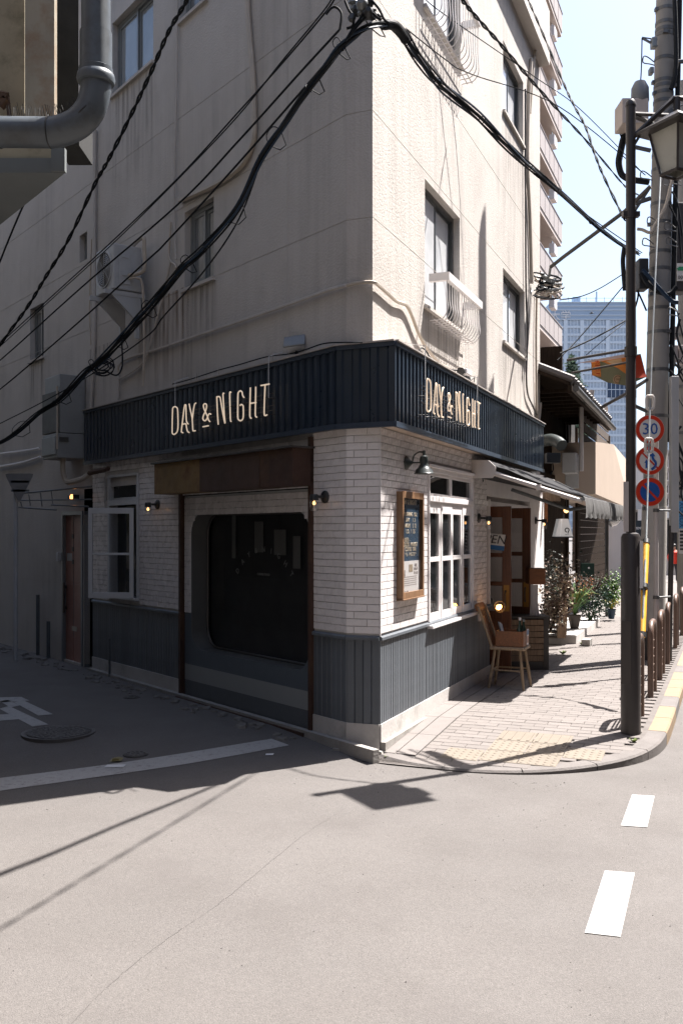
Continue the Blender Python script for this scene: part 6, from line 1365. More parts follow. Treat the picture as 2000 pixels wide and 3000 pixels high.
for i in range(n+1):
    f = i/n
    for z, wd_ in ((q.z, 1.), ((p.z+q.z)/2, .95), (p.z+.03, 1.35), (p.z+.012, 2.0)): rows.append((p.x+(q.x-p.x)*(.5+(f-.5)*wd_), 11.72+.012*math.sin(i*2.2)-(wd_-1)*.05, z))
b.add(rows, [(i*4+j, i*4+j+1, (i+1)*4+j+1, (i+1)*4+j) for i in range(n) for j in range(3)]); tag(b.build('white_cloth', mat('cloth_white', (.60,.60,.61), .8, .06, 6), None, None, True), 'white cloth draped down onto the slatted stand', 'cloth')
def leafplant(name, label, base, stems, leaves, m, stemm, lsz, group=None, pot=None, cat='plant'):
    """stems: list of polylines; leaves scattered round the upper part of each stem"""
    t = thing(name, label, cat, base, group); rnd = random.Random(hash(label) % 1000 if False else len(label)*7)
    b = MB()
    for st in stems: b.tube(st, [max(.004, .014*(1-i/len(st))) for i in range(len(st))], 5)
    b.build('stem', stemm, t, None, True)
    for mi, (mm, frac) in enumerate(m):
        b = MB()
        for _ in range(int(leaves*frac)):
            st = rnd.choice(stems); f = rnd.uniform(.2, 1)**.8*(len(st)-1); i = min(int(f), len(st)-2); p = Vector(st[i]).lerp(Vector(st[i+1]), f-i)
            p += Vector((rnd.gauss(0,1), rnd.gauss(0,1), rnd.gauss(0,1)))*lsz*1.5; a = Vector((rnd.gauss(0,1), rnd.gauss(0,1), rnd.gauss(0,.6))).normalized()*lsz*rnd.uniform(.6,1.3); u = a.cross(Vector((rnd.gauss(0,1), rnd.gauss(0,1), rnd.gauss(0,1)))).normalized()*lsz*.36; n_ = a.cross(u).normalized()*lsz*.12
            b.add([p, p+a*.5+u, p+a, p+a*.5-u, p+a*.5+n_], [(0,4,1), (1,4,2), (2,4,3), (3,4,0)])
        b.build('foliage', mm, t)
    return t
LB = mat('leaf_brown_pink', (.19,.125,.095), .5, .3, 9); LG1 = mat('leaf_dark_green', (.035,.055,.038), .5, .3, 9); LG2 = mat('leaf_green', (.075,.16,.03), .45, .3, 9); LY = mat('leaf_yellow', (.34,.30,.06), .5, .3, 9); LO = mat('flower_orange', (.42,.12,.03), .6, .3, 9); LP = mat('leaf_pale', (.50,.42,.31), .5, .3, 9); STB = mat('stem_brown', (.07,.045,.03), .7); STG = mat('stem_green', (.06,.10,.03), .6)
def sway(px0, py0, px1, py1, Y, n=6, j=.05):
    a, c = at(px0, py0, Y), at(px1, py1, Y); return [a.lerp(c, i/n)+Vector((random.gauss(0,j), random.gauss(0,j), 0))*(i/n) for i in range(n+1)]
leafplant('shrub', 'bushy shrub with brown and pale leaves beside the slatted stand', at(1615,1860,13.6), [sway(1612,1850,x,y,13.6+dy) for x, y, dy in ((1655,1625,-.2),(1680,1655,-.3),(1640,1640,0),(1672,1690,-.3),(1620,1700,-.2),(1650,1730,-.2),(1600,1760,-.2),(1598,1700,.1),(1632,1780,-.3),(1605,1790,-.3))], 900, [(LB, .55), (LP, .35), (LG1, .10)], STB, .055, cat='shrub')
leafplant('shrub', 'grey-green conifer-like shrub behind the brown-leaved one', at(1600,1850,14.6), [sway(1600,1850,x,y,14.6) for x, y in ((1588,1640),(1610,1612),(1622,1640),(1600,1680),(1585,1700),(1630,1690))], 900, [(mat('leaf_greygreen', (.075,.085,.075), .6, .3, 9), 1.)], STB, .035, cat='shrub')
def pot(name, label, q, r, h_, m):
    t = thing('plant_pot', label, 'plant pot', q); b = MB(); b.lathe([(r*.62,0),(r*.78,h_*.4),(r,h_*.92),(r*1.06,h_*.93),(r*1.06,h_),(r*.92,h_),(r*.9,h_*.9),(.001,h_*.9)], 20); b.build('pot_body', m, t, Matrix.Translation(q), True)
    b = MB(); b.lathe([(r*.9,h_*.9+.001),(.001,h_*.93)], 14); b.build('soil', mat('soil', (.03,.022,.015), .95), t, Matrix.Translation(q)); return t
def blades(name, label, q, h_, n, mats, spread, w=.022):
    t = thing(name, label, 'plant', q); rnd = random.Random(n)
    for mm, frac in mats:
        b = MB()
        for _ in range(int(n*frac)):
            a = rnd.uniform(0, 6.283); l = h_*rnd.uniform(.6, 1.1); sp = spread*rnd.uniform(.3, 1.2); d = Vector((math.cos(a), math.sin(a), 0)); u = Vector((-d.y, d.x, 0))*w*rnd.uniform(.6,1.2); k = 6; rows = []
            for i in range(k+1):
                f = i/k; p = q+d*sp*f*(.5+f*.7)+Vector((0,0,l*(f-.45*f**3*rnd.uniform(.6,1.2)))); ww = (1-f)**.6*(.5+f) if f < 1 else 0; rows += [p-u*ww, p+Vector((0,0,-.004)), p+u*ww]
            b.add(rows, [(i*3+j, i*3+j+1, (i+1)*3+j+1, (i+1)*3+j) for i in range(k) for j in range(2)])
        b.build('blade_leaves', mm, t, None, True)
    return t
q1 = at(1682, 1838, 15.4); q1.z = .16; pot('plant_pot', 'dark brown round plant pot standing on the concrete step', q1, .105, .22, mat('pot_dark', (.065,.05,.042), .5))
blades('spiky_plant', 'long bladed green plant with yellow tips in the dark brown pot', q1+Vector((0,0,.2)), .75, 60, [(mat('blade_green', (.085,.18,.045), .5, .2, 5), .78), (mat('blade_yellow', (.30,.29,.09), .5, .2, 5), .22)], .38)
q2 = at(1790, 1812, 18.2); q2.z = .06; pot('plant_pot', 'blue plant pot under the bright green plant', q2, .085, .19, mat('pot_blue', (.03,.07,.12), .4))
leafplant('potted_plant', 'bright sunlit green bushy plant in the blue pot', q2+Vector((0,0,.2)), [[q2+Vector((random.gauss(0,.02)+dx*f, random.gauss(0,.02), .15+hh_*f)) for f in (0,.25,.5,.75,1)] for dx, hh_ in ((-.1,.6),(.05,.75),(.15,.5),(-.15,.4),(.1,.62),(0,.5))], 900, [(LG2, .75), (mat('leaf_bright', (.19,.34,.05), .45, .2, 9), .25)], STG, .05)
blades('spiky_plant', 'yellow-green spiky leaves below the bright green plant', q2+Vector((.0,-.05,.18)), .35, 24, [(LY, 1.)], .25)
q3 = at(1730, 1822, 16.8); q3.z = .16
leafplant('potted_plant', 'dark blue-green leafy plants in shade behind the spiky one', q3, [[q3+Vector((dx*f+random.gauss(0,.03), .2*f, .8*hh_*f)) for f in (0,.3,.6,1)] for dx, hh_ in ((-.2,.7),(.0,.9),(.25,.75),(.4,.5),(-.1,.5),(.3,.9))], 1100, [(LG1, .55), (mat('leaf_teal', (.03,.09,.055), .5, .3, 8), .45)], STG, .05)
q4 = at(1712, 1770, 16.2); leafplant('flower', 'orange flowering stems above the dark bladed pot plant', q4, [[q4+Vector((dx*f, 0, .42*f)) for f in (0,.4,.8,1)] for dx in (-.1,0,.08,.14)], 130, [(LO, .55), (LB, .45)], STG, .03)
q5 = at(1735, 1740, 16.9); leafplant('dry_plant', 'thin dry twiggy plant against the dark wooden wall', q5, [[q5+Vector((dx*f, 0, .32*f)) for f in (0,.4,.8,1)] for dx in (-.25,-.1,.1,.2,.3)], 240, [(mat('dry_twig', (.13,.10,.085), .8), 1.)], STB, .028)
# weathered plank board leaning among the plants
p, q = at(1633, 1868, 14.2), at(1664, 1700, 14.2); b = MB(); zb_ = p.z
b.prism([(0,0),(.11,0),(.13,.06),(.125,.5),(.16,q.z-zb_),(.02,q.z-zb_),(.015,.4)], 0, .05); pl_ = tag(b.build('plank_board', WOODG, None, Matrix.Translation((p.x, 14.2, .14)) @ Matrix.Rotation(R(3), 4, 'Y')), 'tall weathered brown plank board standing among the pot plants', 'board')
t = thing('wall_hooks', 'three pale bent hooks on top of the weathered plank board', 'hooks', at(1672, 1695, 14.15))
for k in range(3): b = MB(); c = at(1660+8*k, 1700-4*k, 14.15); b.tube([c+Vector((-.05,0,.0)), c+Vector((.04,0,.03)), c+Vector((.055,0,.02)), c+Vector((.055,0,-.05))], .009, 6); b.build('hook', LP, t)
t = thing('bench', 'dark slatted bench half hidden behind the plank board', 'bench', at(1618, 1860, 14.6))
for k in range(5): b = MB(); p = at(1605, 1812+14*k, 14.4); b.box(p.x, p.x+.22, 14.3, 14.6, p.z, p.z+.02); b.build('slat', OLDG, t)
b = MB(); p = at(1605, 1812, 14.4); b.box(p.x, p.x+.04, 14.62, 14.66, .1, p.z); b.box(p.x+.18, p.x+.22, 14.62, 14.66, .1, p.z); b.build('leg', WOODK, t)
p, q = at(1700, 1684, 17.2), at(1738, 1650, 17.2); b = MB(); b.box(p.x, q.x, 17.15, 17.2, p.z-.05, q.z); t = tag(b.build('green_plaque', mat('plaque_green', (.008,.035,.025), .4), None), 'dark green plaque with a small white mark on the wooden wall', 'plaque'); b = MB(); c = (p+q)/2; b.lathe([(.02,0),(.001,.002)], 8, Matrix.Translation((c.x+.02, 17.148, c.z+.02)) @ Matrix.Rotation(R(90), 4, 'X')); b.build('white_mark', WHITE, t, Matrix.Identity(4))
# ------------------------------------------------------------------ apartment tower with balconies
Za = 53.0; AP = Wall((644*Za/F, Za), WR.x); zap = lambda y: CH-(y-HY)*Za/F
APW = mat('apartment_wall', (.42,.36,.33), .8, .06, 1.5); APB = mat('balcony_panel', (.33,.285,.265), .6, .05, 2); APS = mat('balcony_slab', (.44,.375,.34), .8, .04, 2)
t = thing('apartment_block', 'tall apartment block with stacked balconies rising behind the stucco facade', 'building', AP.M(0,0,0))
b = MB(); b.box(-15, -.2, 1.5, 14, 0, 46); b.build('wall', APW, t, AP.M()); z0 = zap(1029); fl = (zap(107)-z0)/6
ACm = None
for k in range(-1, 11):
    z = z0+fl*k
    b = MB(); b.box(-15, 0, 0, 1.5, z, z+.22); b.build('balcony_slab', APS, t, AP.M())
    b = MB(); b.box(-15, .0, -.04, .03, z+.221, z+1.25); b.box(-.04, .03, .03, 1.5, z+.221, z+1.25); pn = b.build('balcony_front', APB, t, AP.M())
    b = MB(); b.box(-15.05, .06, -.07, .06, z+1.251, z+1.31); [b.box(-x-.02, -x+.02, -.05, -.041, z+.25, z+1.25) for x in (1.3,2.6,3.9,5.2,6.5,7.8,9.1,10.4)]; b.build('handrail', mat('rail_grey_brown', (.20,.16,.15), .5), pn, AP.M())
    b = MB(); b.box(-15, -.25, 1.45, 1.49, z+.3, z+2.3); b.build('window', GLASSD, t, AP.M())
    for s_ in (-2.2, -7.5):
        Ma = AP.M(s_, -.30, z+fl-.95); o = thing('air_conditioner', 'white air conditioner hung under the balcony slab, %s stack, %s row' % ('outer' if s_ > -5 else 'inner', ['lowest','second','third','fourth','fifth','sixth','seventh','eighth','ninth','tenth','eleventh','twelfth'][k+1]), 'air conditioner', Ma, 'air conditioners hung under the apartment balconies')
        b = MB(); b.box(0,.8,-.3,0,0,.55); b.build('casing', WHITE, o, Ma, bevel=.02); b = MB(); b.box(.1,.7,-.15,-.12,.55,.72); b.build('hanger', ALU, o, Ma)
# ------------------------------------------------------------------ glass tower with university lettering
Zg = 320.; gx0, gx1 = 612*Zg/F, 862*Zg/F; gz = CH+(HY-884)*Zg/F; GB = glass('hazy_tower_glass', (.46,.52,.60), .2, .5); GB2 = mat('hazy_tower_spandrel', (.60,.66,.73), .5, .05, .05); GB3 = mat('tower_top_band', (.32,.40,.51), .4, .05, .05)  # distance haze is mixed into the pale glass and spandrel colours
t = thing('glass_tower', 'haze-paled blue glass office tower with white lettering far down the street', 'building', (gx0, Zg, 0))
b = MB(); b.box(gx0, gx1, Zg, Zg+25, 0, gz-6.2); b.build('glass_wall', GB, t); b = MB(); b.box(gx0, gx1, Zg-.3, Zg+25, gz-6.2, gz); b.build('top_band', GB3, t)
nf = 28; fh = (gz-6.2)/nf
for k in range(nf): b = MB(); b.box(gx0, gx1, Zg-.35, Zg-.01, k*fh, k*fh+fh*.30); b.build('floor_band', GB2, t)
b = MB(); [b.box(gx0+i*(gx1-gx0)/26-.10, gx0+i*(gx1-gx0)/26+.10, Zg-.45, Zg-.36, 0, gz-6.2) for i in range(27)]; [b.box(gx0+x-.6, gx0+x+.6, Zg-.5, Zg-.455, 0, gz-6.2) for x in (5, 10.5, 19)]; b.build('mullion', GB2, t)
b = MB(); [b.box(gx0, gx1, Zg-.5, Zg-.31, gz-y, gz-y+.25) for y in (.3, 1.6, 2.9, 4.6, 6.0)]; b.build('louvre', GB2, t)
b = MB(); [b.box(gx0+x, gx0+x+.12, Zg, Zg+.12, gz, gz+1.6) for x in range(0, 29, 3)]; b.box(gx0, gx1, Zg, Zg+.1, gz+1.2, gz+1.3); b.box(gx0+8, gx0+10.5, Zg+2, Zg+4, gz, gz+2.2); b.box(gx0+15.8, gx0+16.2, Zg+2, Zg+2.4, gz, gz+4); b.build('roof_rail', GB3, t)
q = at(1641, 926, Zg-.6); text('大学', 3.6, Matrix.Translation((q.x, Zg-.55, q.z)), WHITE, t, depth=.05); q = at(1733, 915, Zg-.6); b = MB(); b.prism([(-.7,-.4),(0,.5),(.7,-.2),(.2,-.1),(.1,.4)], 0, .1); b.build('logo', WHITE, t, Matrix.Translation((q.x, Zg-.6, q.z)))
b = MB(); p, q = at(1776, 1165, Zg), at(1862, 1118, Zg); b.box(p.x, q.x, Zg-.6, Zg-.51, p.z, q.z); t2 = b.build('dark_opening', mat('tower_dark', (.02,.04,.09), .3), t); b = MB(); [b.box(p.x+i*1.4, p.x+i*1.4+.12, Zg-.7, Zg-.61, p.z, q.z) for i in range(7)]; b.box(p.x, q.x, Zg-.7, Zg-.61, (p.z+q.z)/2-.1, (p.z+q.z)/2+.1); b.build('frame', GB2, t2)
# tree behind the roof
t = thing('conifer_tree', 'dark green conifer showing above the tiled eaves before the glass tower', 'tree', at(1690, 1300, 42)); q0 = at(1688, 1560, 42)
b = MB(); b.tube([Vector((q0.x,42,0)), Vector((q0.x,42,5)), at(1672,1060,42)], [.2,.14,.03], 8); b.build('trunk', STB, t, None, True); rnd = random.Random(2)
for mm, n_ in ((mat('conifer_dark', (.022,.042,.03), .9, .3, 3, spec=.1), 5200), (mat('conifer_light', (.045,.075,.045), .9, .3, 3, spec=.1), 2600)):
    b = MB()
    for _ in range(n_):
        f = rnd.random()**.7; cy = 1042+f*230; wd_ = 8+f*48; px = 1672+f*22+rnd.gauss(0, .45)*wd_; p = at(px, cy+rnd.uniform(-6,10), 42+rnd.gauss(0,.35+.4*f)); a = Vector((rnd.gauss(0,1), rnd.gauss(0,1), rnd.gauss(.3,.5))).normalized()*.17; u = a.orthogonal().normalized()*.045; b.quad(p-u, p+a*.5-u*.4, p+a, p+u)
    b.build('crown', mm, t)
# ------------------------------------------------------------------ far end of the street, right edge
def block(label, px0, px1, py0, Z, m, depth=8, rows=4, cols=3, name='building', wm_=None, rot=0):
    a, c = at(px0, HY, Z), at(px1, HY, Z); zt = CH-(py0-HY)*Z/F; w = c.x-a.x; M = Matrix.Translation((a.x, Z, 0)); t = thing(name, label, 'building', M)
    b = MB(); b.box(0, w, 0, depth, -2, zt); b.box(-.1, w+.1, -.1, depth, zt+.001, zt+.25); b.build('wall', m, t, M)
    for r_ in range(rows):
        for k in range(cols):
            x0, x1 = w*(k+.18)/cols, w*(k+.82)/cols; z0 = 3.2+(zt-3.4)*(r_+.25)/rows; z1 = 3.2+(zt-3.4)*(r_+.8)/rows
            b = MB(); b.box(x0, x1, -.05, -.001, z0, z1); f = b.build('window', GLASSD, t, M); b = MB(); b.box(x0-.05, x1+.05, -.09, -.051, z0-.1, z0); b.box((x0+x1)/2-.03, (x0+x1)/2+.03, -.08, -.051, z0, z1); b.build('frame', WHITE, f, M)
    b = MB(); b.box(w*.1, w*.9, -.06, -.001, .1, 2.5); b.build('shop_front', BLACK, t, M); b = MB(); b.box(w*.05, w*.95, -.5, -.001, 2.6, 3.0); b.build('shop_sign', GREYW, t, M)
    return t
PALE = mat('far_pale_wall', (.52,.49,.47), .8, .05, .6); PINKW = mat('far_pink_wall', (.48,.38,.34), .8, .05, .6); GREYF = mat('far_grey_wall', (.35,.36,.37), .8, .05, .6)
block('pale low shop building beyond the awning, left of the poles', 1836, 1868, 1478, 38, PALE, rows=1, cols=2)
block('white building seen between the sign pole and the frame edge', 1950, 1986, 1330, 62, PALE, rows=4, cols=3)
block('pinkish building at the right frame edge down the street', 1990, 2040, 1385, 75, PINKW, rows=3, cols=3)
block('grey far building closing the end of the street', 1900, 1952, 1440, 110, GREYF, rows=3, cols=4)
Zt = 420.; t = thing('office_tower', 'small blue office tower far away at the right frame edge', 'building', at(1982, HY, Zt)); a, c = at(1978, HY, Zt), at(2010, 1255, Zt); b = MB(); b.box(a.x, c.x, Zt, Zt+20, 0, c.z); b.build('glass_wall', GB, t); b = MB(); [b.box(a.x, c.x, Zt-.4, Zt-.01, k*3.6, k*3.6+1.2) for k in range(12)]; b.build('floor_band', GB2, t)
# second pole with its box and blue sign at the right edge
Y2 = 16.5; q = at(2000, 1790, Y2); q.z = .04; t = thing('utility_pole', 'pale second utility pole cut by the right frame edge', 'utility pole', q); b = MB(); b.tube([(q.x,Y2,0),(q.x,Y2,9.5)], [.10,.075], 16); b.build('shaft', UPC, t, None, True)
b = MB(); [b.tube([(q.x,Y2,z),(q.x,Y2,z+.05)], .105, 14) for z in (2.3, 3.4, 4.2, 5.1, 6.2)]; b.build('steel_band', BAND, t, None, True)
a, c = at(1976, 852, 14.5), at(2016, 590, 14.5); b = MB(); b.box(a.x, c.x, 14.5, 14.8, a.z, c.z); tb2 = tag(b.build('control_box', mat('dark_brown_box', (.035,.03,.03), .5), None, bevel=.02), 'dark brown control box with a white notice at the right frame edge', 'control box')
a, c = at(1983, 822, 14.48), at(2012, 770, 14.48); b = MB(); b.box(a.x, c.x, 14.485, 14.495, a.z, c.z); nb = b.build('notice', POSTW, tb2); b = MB(); b.prism([(-.05,0),(.05,0),(.07,.03),(.03,.06),(-.03,.06),(-.07,.03)], 0, .002); b.build('green_mark', mat('notice_green', (.03,.25,.12), .6), nb, Matrix.Translation(at(1995, 792, 14.48))); text('002', .075, Matrix.Translation(at(1996, 812, 14.475)), INKB, nb)
a, c = at(1989, 1548, 16.2), at(2020, 1468, 16.2); b = MB(); b.box(a.x, c.x, 16.2, 16.23, a.z, c.z); bs_ = tag(b.build('blue_sign', mat('street_sign_blue', (.10,.32,.55), .5), None), 'light blue vertical sign on the second utility pole', 'sign'); text('XONOX', .115, Matrix.Translation(at(1996, 1508, 16.19)) @ Matrix.Rotation(R(90), 4, 'Y'), mat('sign_navy_ink', (.02,.06,.2), .5), bs_)
a, c = at(1989, 1622, 16.2), at(2020, 1550, 16.2); b = MB(); b.box(a.x, c.x, 16.2, 16.23, a.z, c.z); ns_ = tag(b.build('white_sign', POSTW, None), 'white printed sign under the light blue one on the second pole', 'sign'); b = MB(); [b.box(a.x+.01, c.x, 16.19, 16.198, a.z+.06+.06*k, a.z+.06+.06*k+.03) for k in range(6)]; b.build('print', INKB, ns_)
for k, (px0, px1, py0, py1) in enumerate(((1968,1988,955,992), (1966,1986,1010,1060), (1990,2010,1010,1065))):
    a, c = at(px0, py1, 15.5), at(px1, py0, 15.5); b = MB(); b.box(a.x, c.x, 15.5, 15.65, a.z, c.z); tag(b.build('meter_box', mat('box_pinkish', (.36,.32,.31), .5), None, bevel=.01), ['upper small grey cable box right of the concrete pole', 'lower small grey cable box right of the concrete pole', 'pinkish cable box touching the right frame edge'][k], 'cable box')
rnd = random.Random(9)
for k in range(16):
    x = 1962+rnd.uniform(0,34); y = rnd.uniform(860,1400); P = [at(x, y, 15), at(x+rnd.uniform(-15,15), y+rnd.uniform(20,60), 15), at(x+rnd.uniform(0,25), y+rnd.uniform(60,120), 15), at(2012, y+rnd.uniform(30,160), 15)]
    b = MB(); b.tube(spline(P, 5), rnd.choice((.008,.014,.02)), 5); tag(b.build('drop_wire', CABLE, None, None, True), 'black drop wire tangled between the poles at the right frame edge', 'cable', 'drop wires at the right frame edge')
# dark lower shop lights under the canopy
b = MB(); q = at(1797, 1520, 19); b.lathe([(.12,-.12),(.14,0),(.10,.12),(.001,.15)], 14, Matrix.Translation(q) @ Matrix.Rotation(R(60), 4, 'Y')); tag(b.build('round_lamp', mat('chrome', (.5,.5,.5), .2, .05, 4, metal=.8), None, None, True), 'round shiny lamp hanging behind the far awning edge', 'lamp')
p, q = at(1860, 1605, 34), at(1882, 1525, 34); b = MB(); b.box(p.x, q.x, 34, 34.1, p.z, q.z); ss_g = tag(b.build('shop_board', mat('shop_board_dark', (.02,.03,.04), .5), None), 'dark shop board behind the yellow guy cover', 'sign'); text('MENT', .12, Matrix.Translation(at(1870, 1548, 33.9)), WHITE, ss_g)
# ------------------------------------------------------------------ person in red
q = at(1974, 1711, 43.); q.z = zsw((43-7.68)/.925); t = thing('person', 'person in a red jacket and dark trousers standing down the pavement', 'person', q); SKIN = mat('skin', (.45,.27,.19), .5); JACK = mat('red_jacket', (.60,.035,.015), .7, .1, 6); TRO = mat('dark_trousers', (.02,.022,.03), .7); HAIR = mat('dark_hair', (.015,.012,.01), .5)
def body(nm, V, E, RR, m):
    me = bpy.data.meshes.new(nm); me.from_pydata(V, E, []); me.materials.append(m); o = link(nm, me, t, Matrix.Translation(q)); sk = o.modifiers.new('skin', 'SKIN'); sk.use_smooth_shade = True
    for i, v in enumerate(me.skin_vertices[0].data): v.radius = RR[i] if isinstance(RR[i], tuple) else (RR[i], RR[i]); v.use_root = (i == 0)
    su = o.modifiers.new('sub', 'SUBSURF'); su.levels = 1; su.render_levels = 1; return o
body('body', [(0,0,.92),(-.085,0,.88),(-.11,-.02,.50),(-.12,.02,.09),(-.125,-.12,.04),(.085,0,.88),(.12,-.03,.50),(.15,.02,.09),(.16,-.12,.04),(0,0,1.12),(0,0,1.38),(0,0,1.46),(0,-.01,1.53),(0,-.015,1.64),(-.18,0,1.40),(-.24,.01,1.12),(-.22,-.08,.90),(-.215,-.11,.80),(.18,0,1.40),(.25,-.02,1.13),(.17,-.16,.98),(.10,-.20,.96)],
     [(0,1),(1,2),(2,3),(3,4),(0,5),(5,6),(6,7),(7,8),(0,9),(9,10),(10,11),(11,12),(12,13),(10,14),(14,15),(15,16),(16,17),(10,18),(18,19),(19,20),(20,21)], [.12,.085,.06,.045,.035,.085,.06,.045,.035,.12,.13,.05,.075,.085,.055,.04,.03,.035,.055,.04,.03,.035], SKIN)
b = MB(); b.tube([(0,0,.84),(0,0,.98),(0,0,1.2),(0,0,1.36),(0,0,1.46)], [.175,.17,.19,.185,.07], 14); b.tube([(-.15,0,1.41),(-.25,.01,1.13),(-.225,-.08,.90)], [.075,.06,.05], 10); b.tube([(.15,0,1.41),(.26,-.02,1.13),(.17,-.17,.975)], [.075,.06,.05], 10); b.build('jacket', JACK, t, Matrix.Translation(q), True)
b = MB(); b.tube([(-.085,0,.9),(-.115,-.02,.5),(-.122,.02,.08)], [.10,.075,.065], 12); b.tube([(.085,0,.9),(.125,-.03,.5),(.152,.02,.08)], [.10,.075,.065], 12); b.build('trousers', TRO, t, Matrix.Translation(q), True)
for x in (-.12, .155): b = MB(); b.lathe([(.05,0),(.055,.05),(.03,.08),(.001,.085)], 10, Matrix.Translation((x,-.06,0)) @ Matrix.Scale(2.2, 4, (0,1,0))); b.build('shoe', TRO, t, Matrix.Translation(q), True)
b = MB(); b.lathe([(.09,-.03),(.105,.02),(.095,.075),(.05,.115),(.001,.125)], 14, Matrix.Translation((0,.015,1.62))); b.build('hair', HAIR, t, Matrix.Translation(q), True)
b = MB(); b.lathe([(.018,-.02),(.02,.0),(.001,.02)], 8, Matrix.Translation((0,-.10,1.585))); [b.lathe([(.012,-.008),(.001,.008)], 6, Matrix.Translation((x,-.09,1.62))) for x in (-.033,.033)]; b.box(-.03,.03,-.098,-.09,1.545,1.552); b.build('face', SKIN, t, Matrix.Translation(q))
# ------------------------------------------------------------------ overhead structure at the upper left
Ze = 5.0; st = thing('overhead_structure', 'stained concrete and rusty steel structure overhanging the side street', 'structure', at(192, 505, Ze))
SLABC = mat('slab_concrete', (.135,.15,.152), .85, .12, 2, dirt=(.16,.17,.165), dscale=2, damt=.5); STAIN = mat('stained_concrete', (.30,.265,.19), .85, .2, 3, dirt=(.09,.085,.05), dscale=5, damt=.7); RUSTP = mat('rust_stained_steel', (.30,.275,.215), .7, .15, 2, streak=.2, dirt=(.20,.085,.025), dscale=2.6, damt=.9)
A = at(192, 505, Ze); zt_e = at(0, 462, Ze).z; tl_ = -WL.x
B = A.xy+tl_*16
b = MB(); pl = [(A.x, A.y), (B.x, B.y), (B.x-9, B.y), (A.x-9, A.y)]; b.add([(x, y, A.z) for x, y in pl]+[(x, y, zt_e) for x, y in pl], [(0,1,2,3),(7,6,5,4),(0,4,5,1),(1,5,6,2),(2,6,7,3),(3,7,4,0)]); b.build('slab', SLABC, st)  # slab carried on out of view to darken the side street
zt2 = at(0, 425, Ze).z; b = MB(); o_ = .075; pl = [(A.x-o_, A.y+.02), (B.x-o_, B.y), (B.x-9, B.y), (A.x-9, A.y+.02)]; b.add([(x, y, zt_e+.001) for x, y in pl]+[(x, y, zt2) for x, y in pl], [(0,1,2,3),(7,6,5,4),(0,4,5,1),(1,5,6,2),(2,6,7,3),(3,7,4,0)]); b.build('kerb_course', STAIN, st)
p, q = at(151, 500, Ze-.01), at(191, 428, Ze-.01); b = MB(); b.box(p.x, q.x, Ze-.02, Ze+.015, A.z+.002, at(0,436,Ze).z); b.build('end_block', SLABC, st)
def epanel(nm, m, px0, px1, py0, py1, dy, d=.25): a, c = at(px0, py1, Ze+dy), at(px1, py0, Ze+dy); b = MB(); b.box(a.x, c.x, Ze+dy, Ze+dy+d, a.z, c.z); return b.build(nm, m, st)
epanel('steel_plate', RUSTP, 73, 159, -160, 365, .12, .05); epanel('wall_panel', STAIN, -400, 72, -160, 425, .20, .3); epanel('wall_panel', mat('gap_shade', (.02,.021,.021), .9), 159, 232, -160, 425, .55, .3); epanel('corner_post', GREYW, 230, 239, -160, 330, .25, .05)  # near-black panel beside the plate paints the shade of an open gap
c = at(72, -160, Ze+.2); b = MB(); q0 = A.xy+tl_*1.08; pl = [(q0.x-.3, q0.y), (q0.x-.3+tl_.x*15, q0.y+tl_.y*15), (B.x-9, B.y), (A.x-9, A.y+.86)]; b.add([(x, y, zt2+.001) for x, y in pl]+[(x, y, c.z) for x, y in pl], [(0,1,2,3),(7,6,5,4),(0,4,5,1),(1,5,6,2),(2,6,7,3),(3,7,4,0)]); b.build('wall', SLABC, st)
b = MB(); a = at(-40,360,Ze); [b.tube([at(x, y, Ze+.1), at(x2, y2, Ze+.1)], r, 6) for x, y, x2, y2, r in ((-40,270,22,285,.03),(22,285,28,345,.012),(10,355,30,355,.012),(20,290,0,310,.03))]; b.build('pipe_bracket', RUST, st)
YPi = 4.75; pr = 44*YPi/F
b = MB(); b.tube([at(281,-120,YPi), at(281,100,YPi)], pr*.96, 24); b.tube([at(281,95,YPi), at(281,215,YPi)], pr*1.06, 24); b.tube(spline([at(281,215,YPi), at(280,262,YPi), at(262,322,YPi), at(222,364,YPi), at(165,385,YPi), at(110,387,YPi), at(-60,385,YPi), at(-200,384,YPi)], 7), pr, 24); dp = b.build('drain_pipe', PIPEG, st, None, True)
b = MB(); M = Matrix.Translation(at(281,228,YPi)); r = pr; b.lathe([(r*1.02,-.03),(r*1.2,-.025),(r*1.27,-.005),(r*1.2,.018),(r*1.1,.024),(r*1.12,.045),(r*1.02,.05)], 28, M); b.build('pipe_collar', PIPEG, dp, None, True)
b = MB()
for px, py, ax in ((146,386,0), (-2,385,0), (252,338,1)):
    c = at(px, py, YPi); n_ = Vector((1,0,0)) if not ax else Vector((.72,0,-.7)).normalized(); u = n_.orthogonal().normalized(); v = n_.cross(u); b.tube([c+(u*math.cos(R(a))+v*math.sin(R(a)))*pr*1.02 for a in range(0, 360, 15)], .004, 5, closed=True)
b.build('pipe_clip', BLACK, dp, None, True)
b = MB(); rnd = random.Random(4); SPK = mat('spike_wire', (.05,.05,.048), .8, .1, 5, spec=.1)
for k in range(46):
    f = k/45; px = 25+f*218; cy = 341+2*(px > 100) if px < 140 else 343-((px-140)/105.)**2.2*34; c = at(px, cy, YPi-.01); n_ = Vector((-.15-.5*max(0,(px-150)/95), rnd.uniform(-.5,.5), 1)).normalized(); b.tube([c, c+n_*.062*rnd.uniform(.8,1.1)], .0016, 4)
b.build('bird_spikes', SPK, dp, None, kind='stuff')
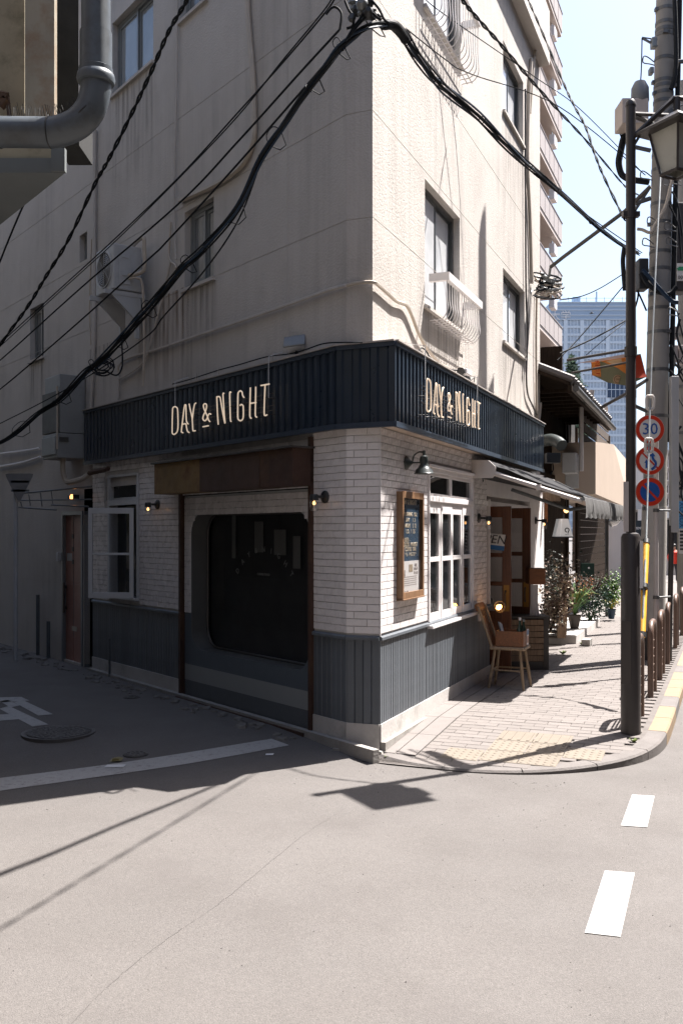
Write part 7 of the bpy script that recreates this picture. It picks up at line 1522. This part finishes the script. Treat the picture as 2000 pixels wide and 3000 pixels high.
# ------------------------------------------------------------------ the unseen sides of both streets (put in to cut skylight and to reflect)
OBM = mat('opposite_grey', (.13,.125,.12), .85, .1, 1); OBB = mat('opposite_brown', (.12,.085,.07), .85, .1, 1); OBC = mat('opposite_tan', (.20,.18,.155), .85, .1, 1)
ob = thing('side_building', 'unseen grey building across the side street, cutting skylight on the shaded wall', 'building', WL.p(-2, 4.1, 0))
so = Wall(WL.p(0, 4.1).xy, -WL.x)
b = MB(); b.box(-1.2, 22, 0, 6, -.1, 10.5); b.build('wall', OBM, ob, so.M())
for k in range(6):
    for z in (.9, 4.2, 7.4): b = MB(); b.box(-.4+2.7*k, 1.1+2.7*k, -.04, -.001, z, z+1.5); b.build('window', GLASSD, ob, so.M())
cn = so.p(-1.2, 0).xy; s2 = Wall(cn, WR.x)
ob = thing('corner_shop_building', 'unseen brown building on the other corner of the side street, left of the camera', 'building', s2.p(-4, 0, 0))
b = MB(); b.box(-14, -.05, .3, 9, -.1, 11.5); b.build('wall', OBB, ob, s2.M())
for k in range(4):
    for z in (.9, 4.2, 7.4): b = MB(); b.box(-3-3*k, -1.2-3*k, .26, .299, z, z+1.6); b.build('window', GLASSD, ob, s2.M())
rw_ = Wall(WR.p(0, 9.2).xy, -WR.x)
for k, (s0, w_, h_) in enumerate(((-60,14,13),(-45.5,14,18),(-31,12,12),(-18,12,15),(-5.5,10,12),(5,11,15),(16.5,12,11),(29,12,14))):
    o = thing('street_building', ['brown','grey','cream','dark','tall','low','pale','plain'][k]+' building on the far side of the main street, outside the picture', 'building', rw_.p(s0, 0, 0))
    m = [OBM, OBB, OBC][k % 3]; b = MB(); b.box(s0, s0+w_, 0, 9, -.1, h_); b.build('wall', m, o, rw_.M())
    for r_ in range(int(h_/3.1)):
        for c_ in range(3): b = MB(); x = s0+w_*(c_+.2)/3; b.box(x, x+w_*.2, -.05, -.001, .9+3*r_, 2.5+3*r_); b.build('window', GLASSD, o, rw_.M())
bk = Wall((9, -9), (-1, .1))
o = thing('street_building', 'unseen broad grey building closing off skylight behind the camera', 'building', (0, -9, 0)); b = MB(); b.box(0, 22, 0, 8, -.1, 12); b.build('wall', OBM, o, bk.M())
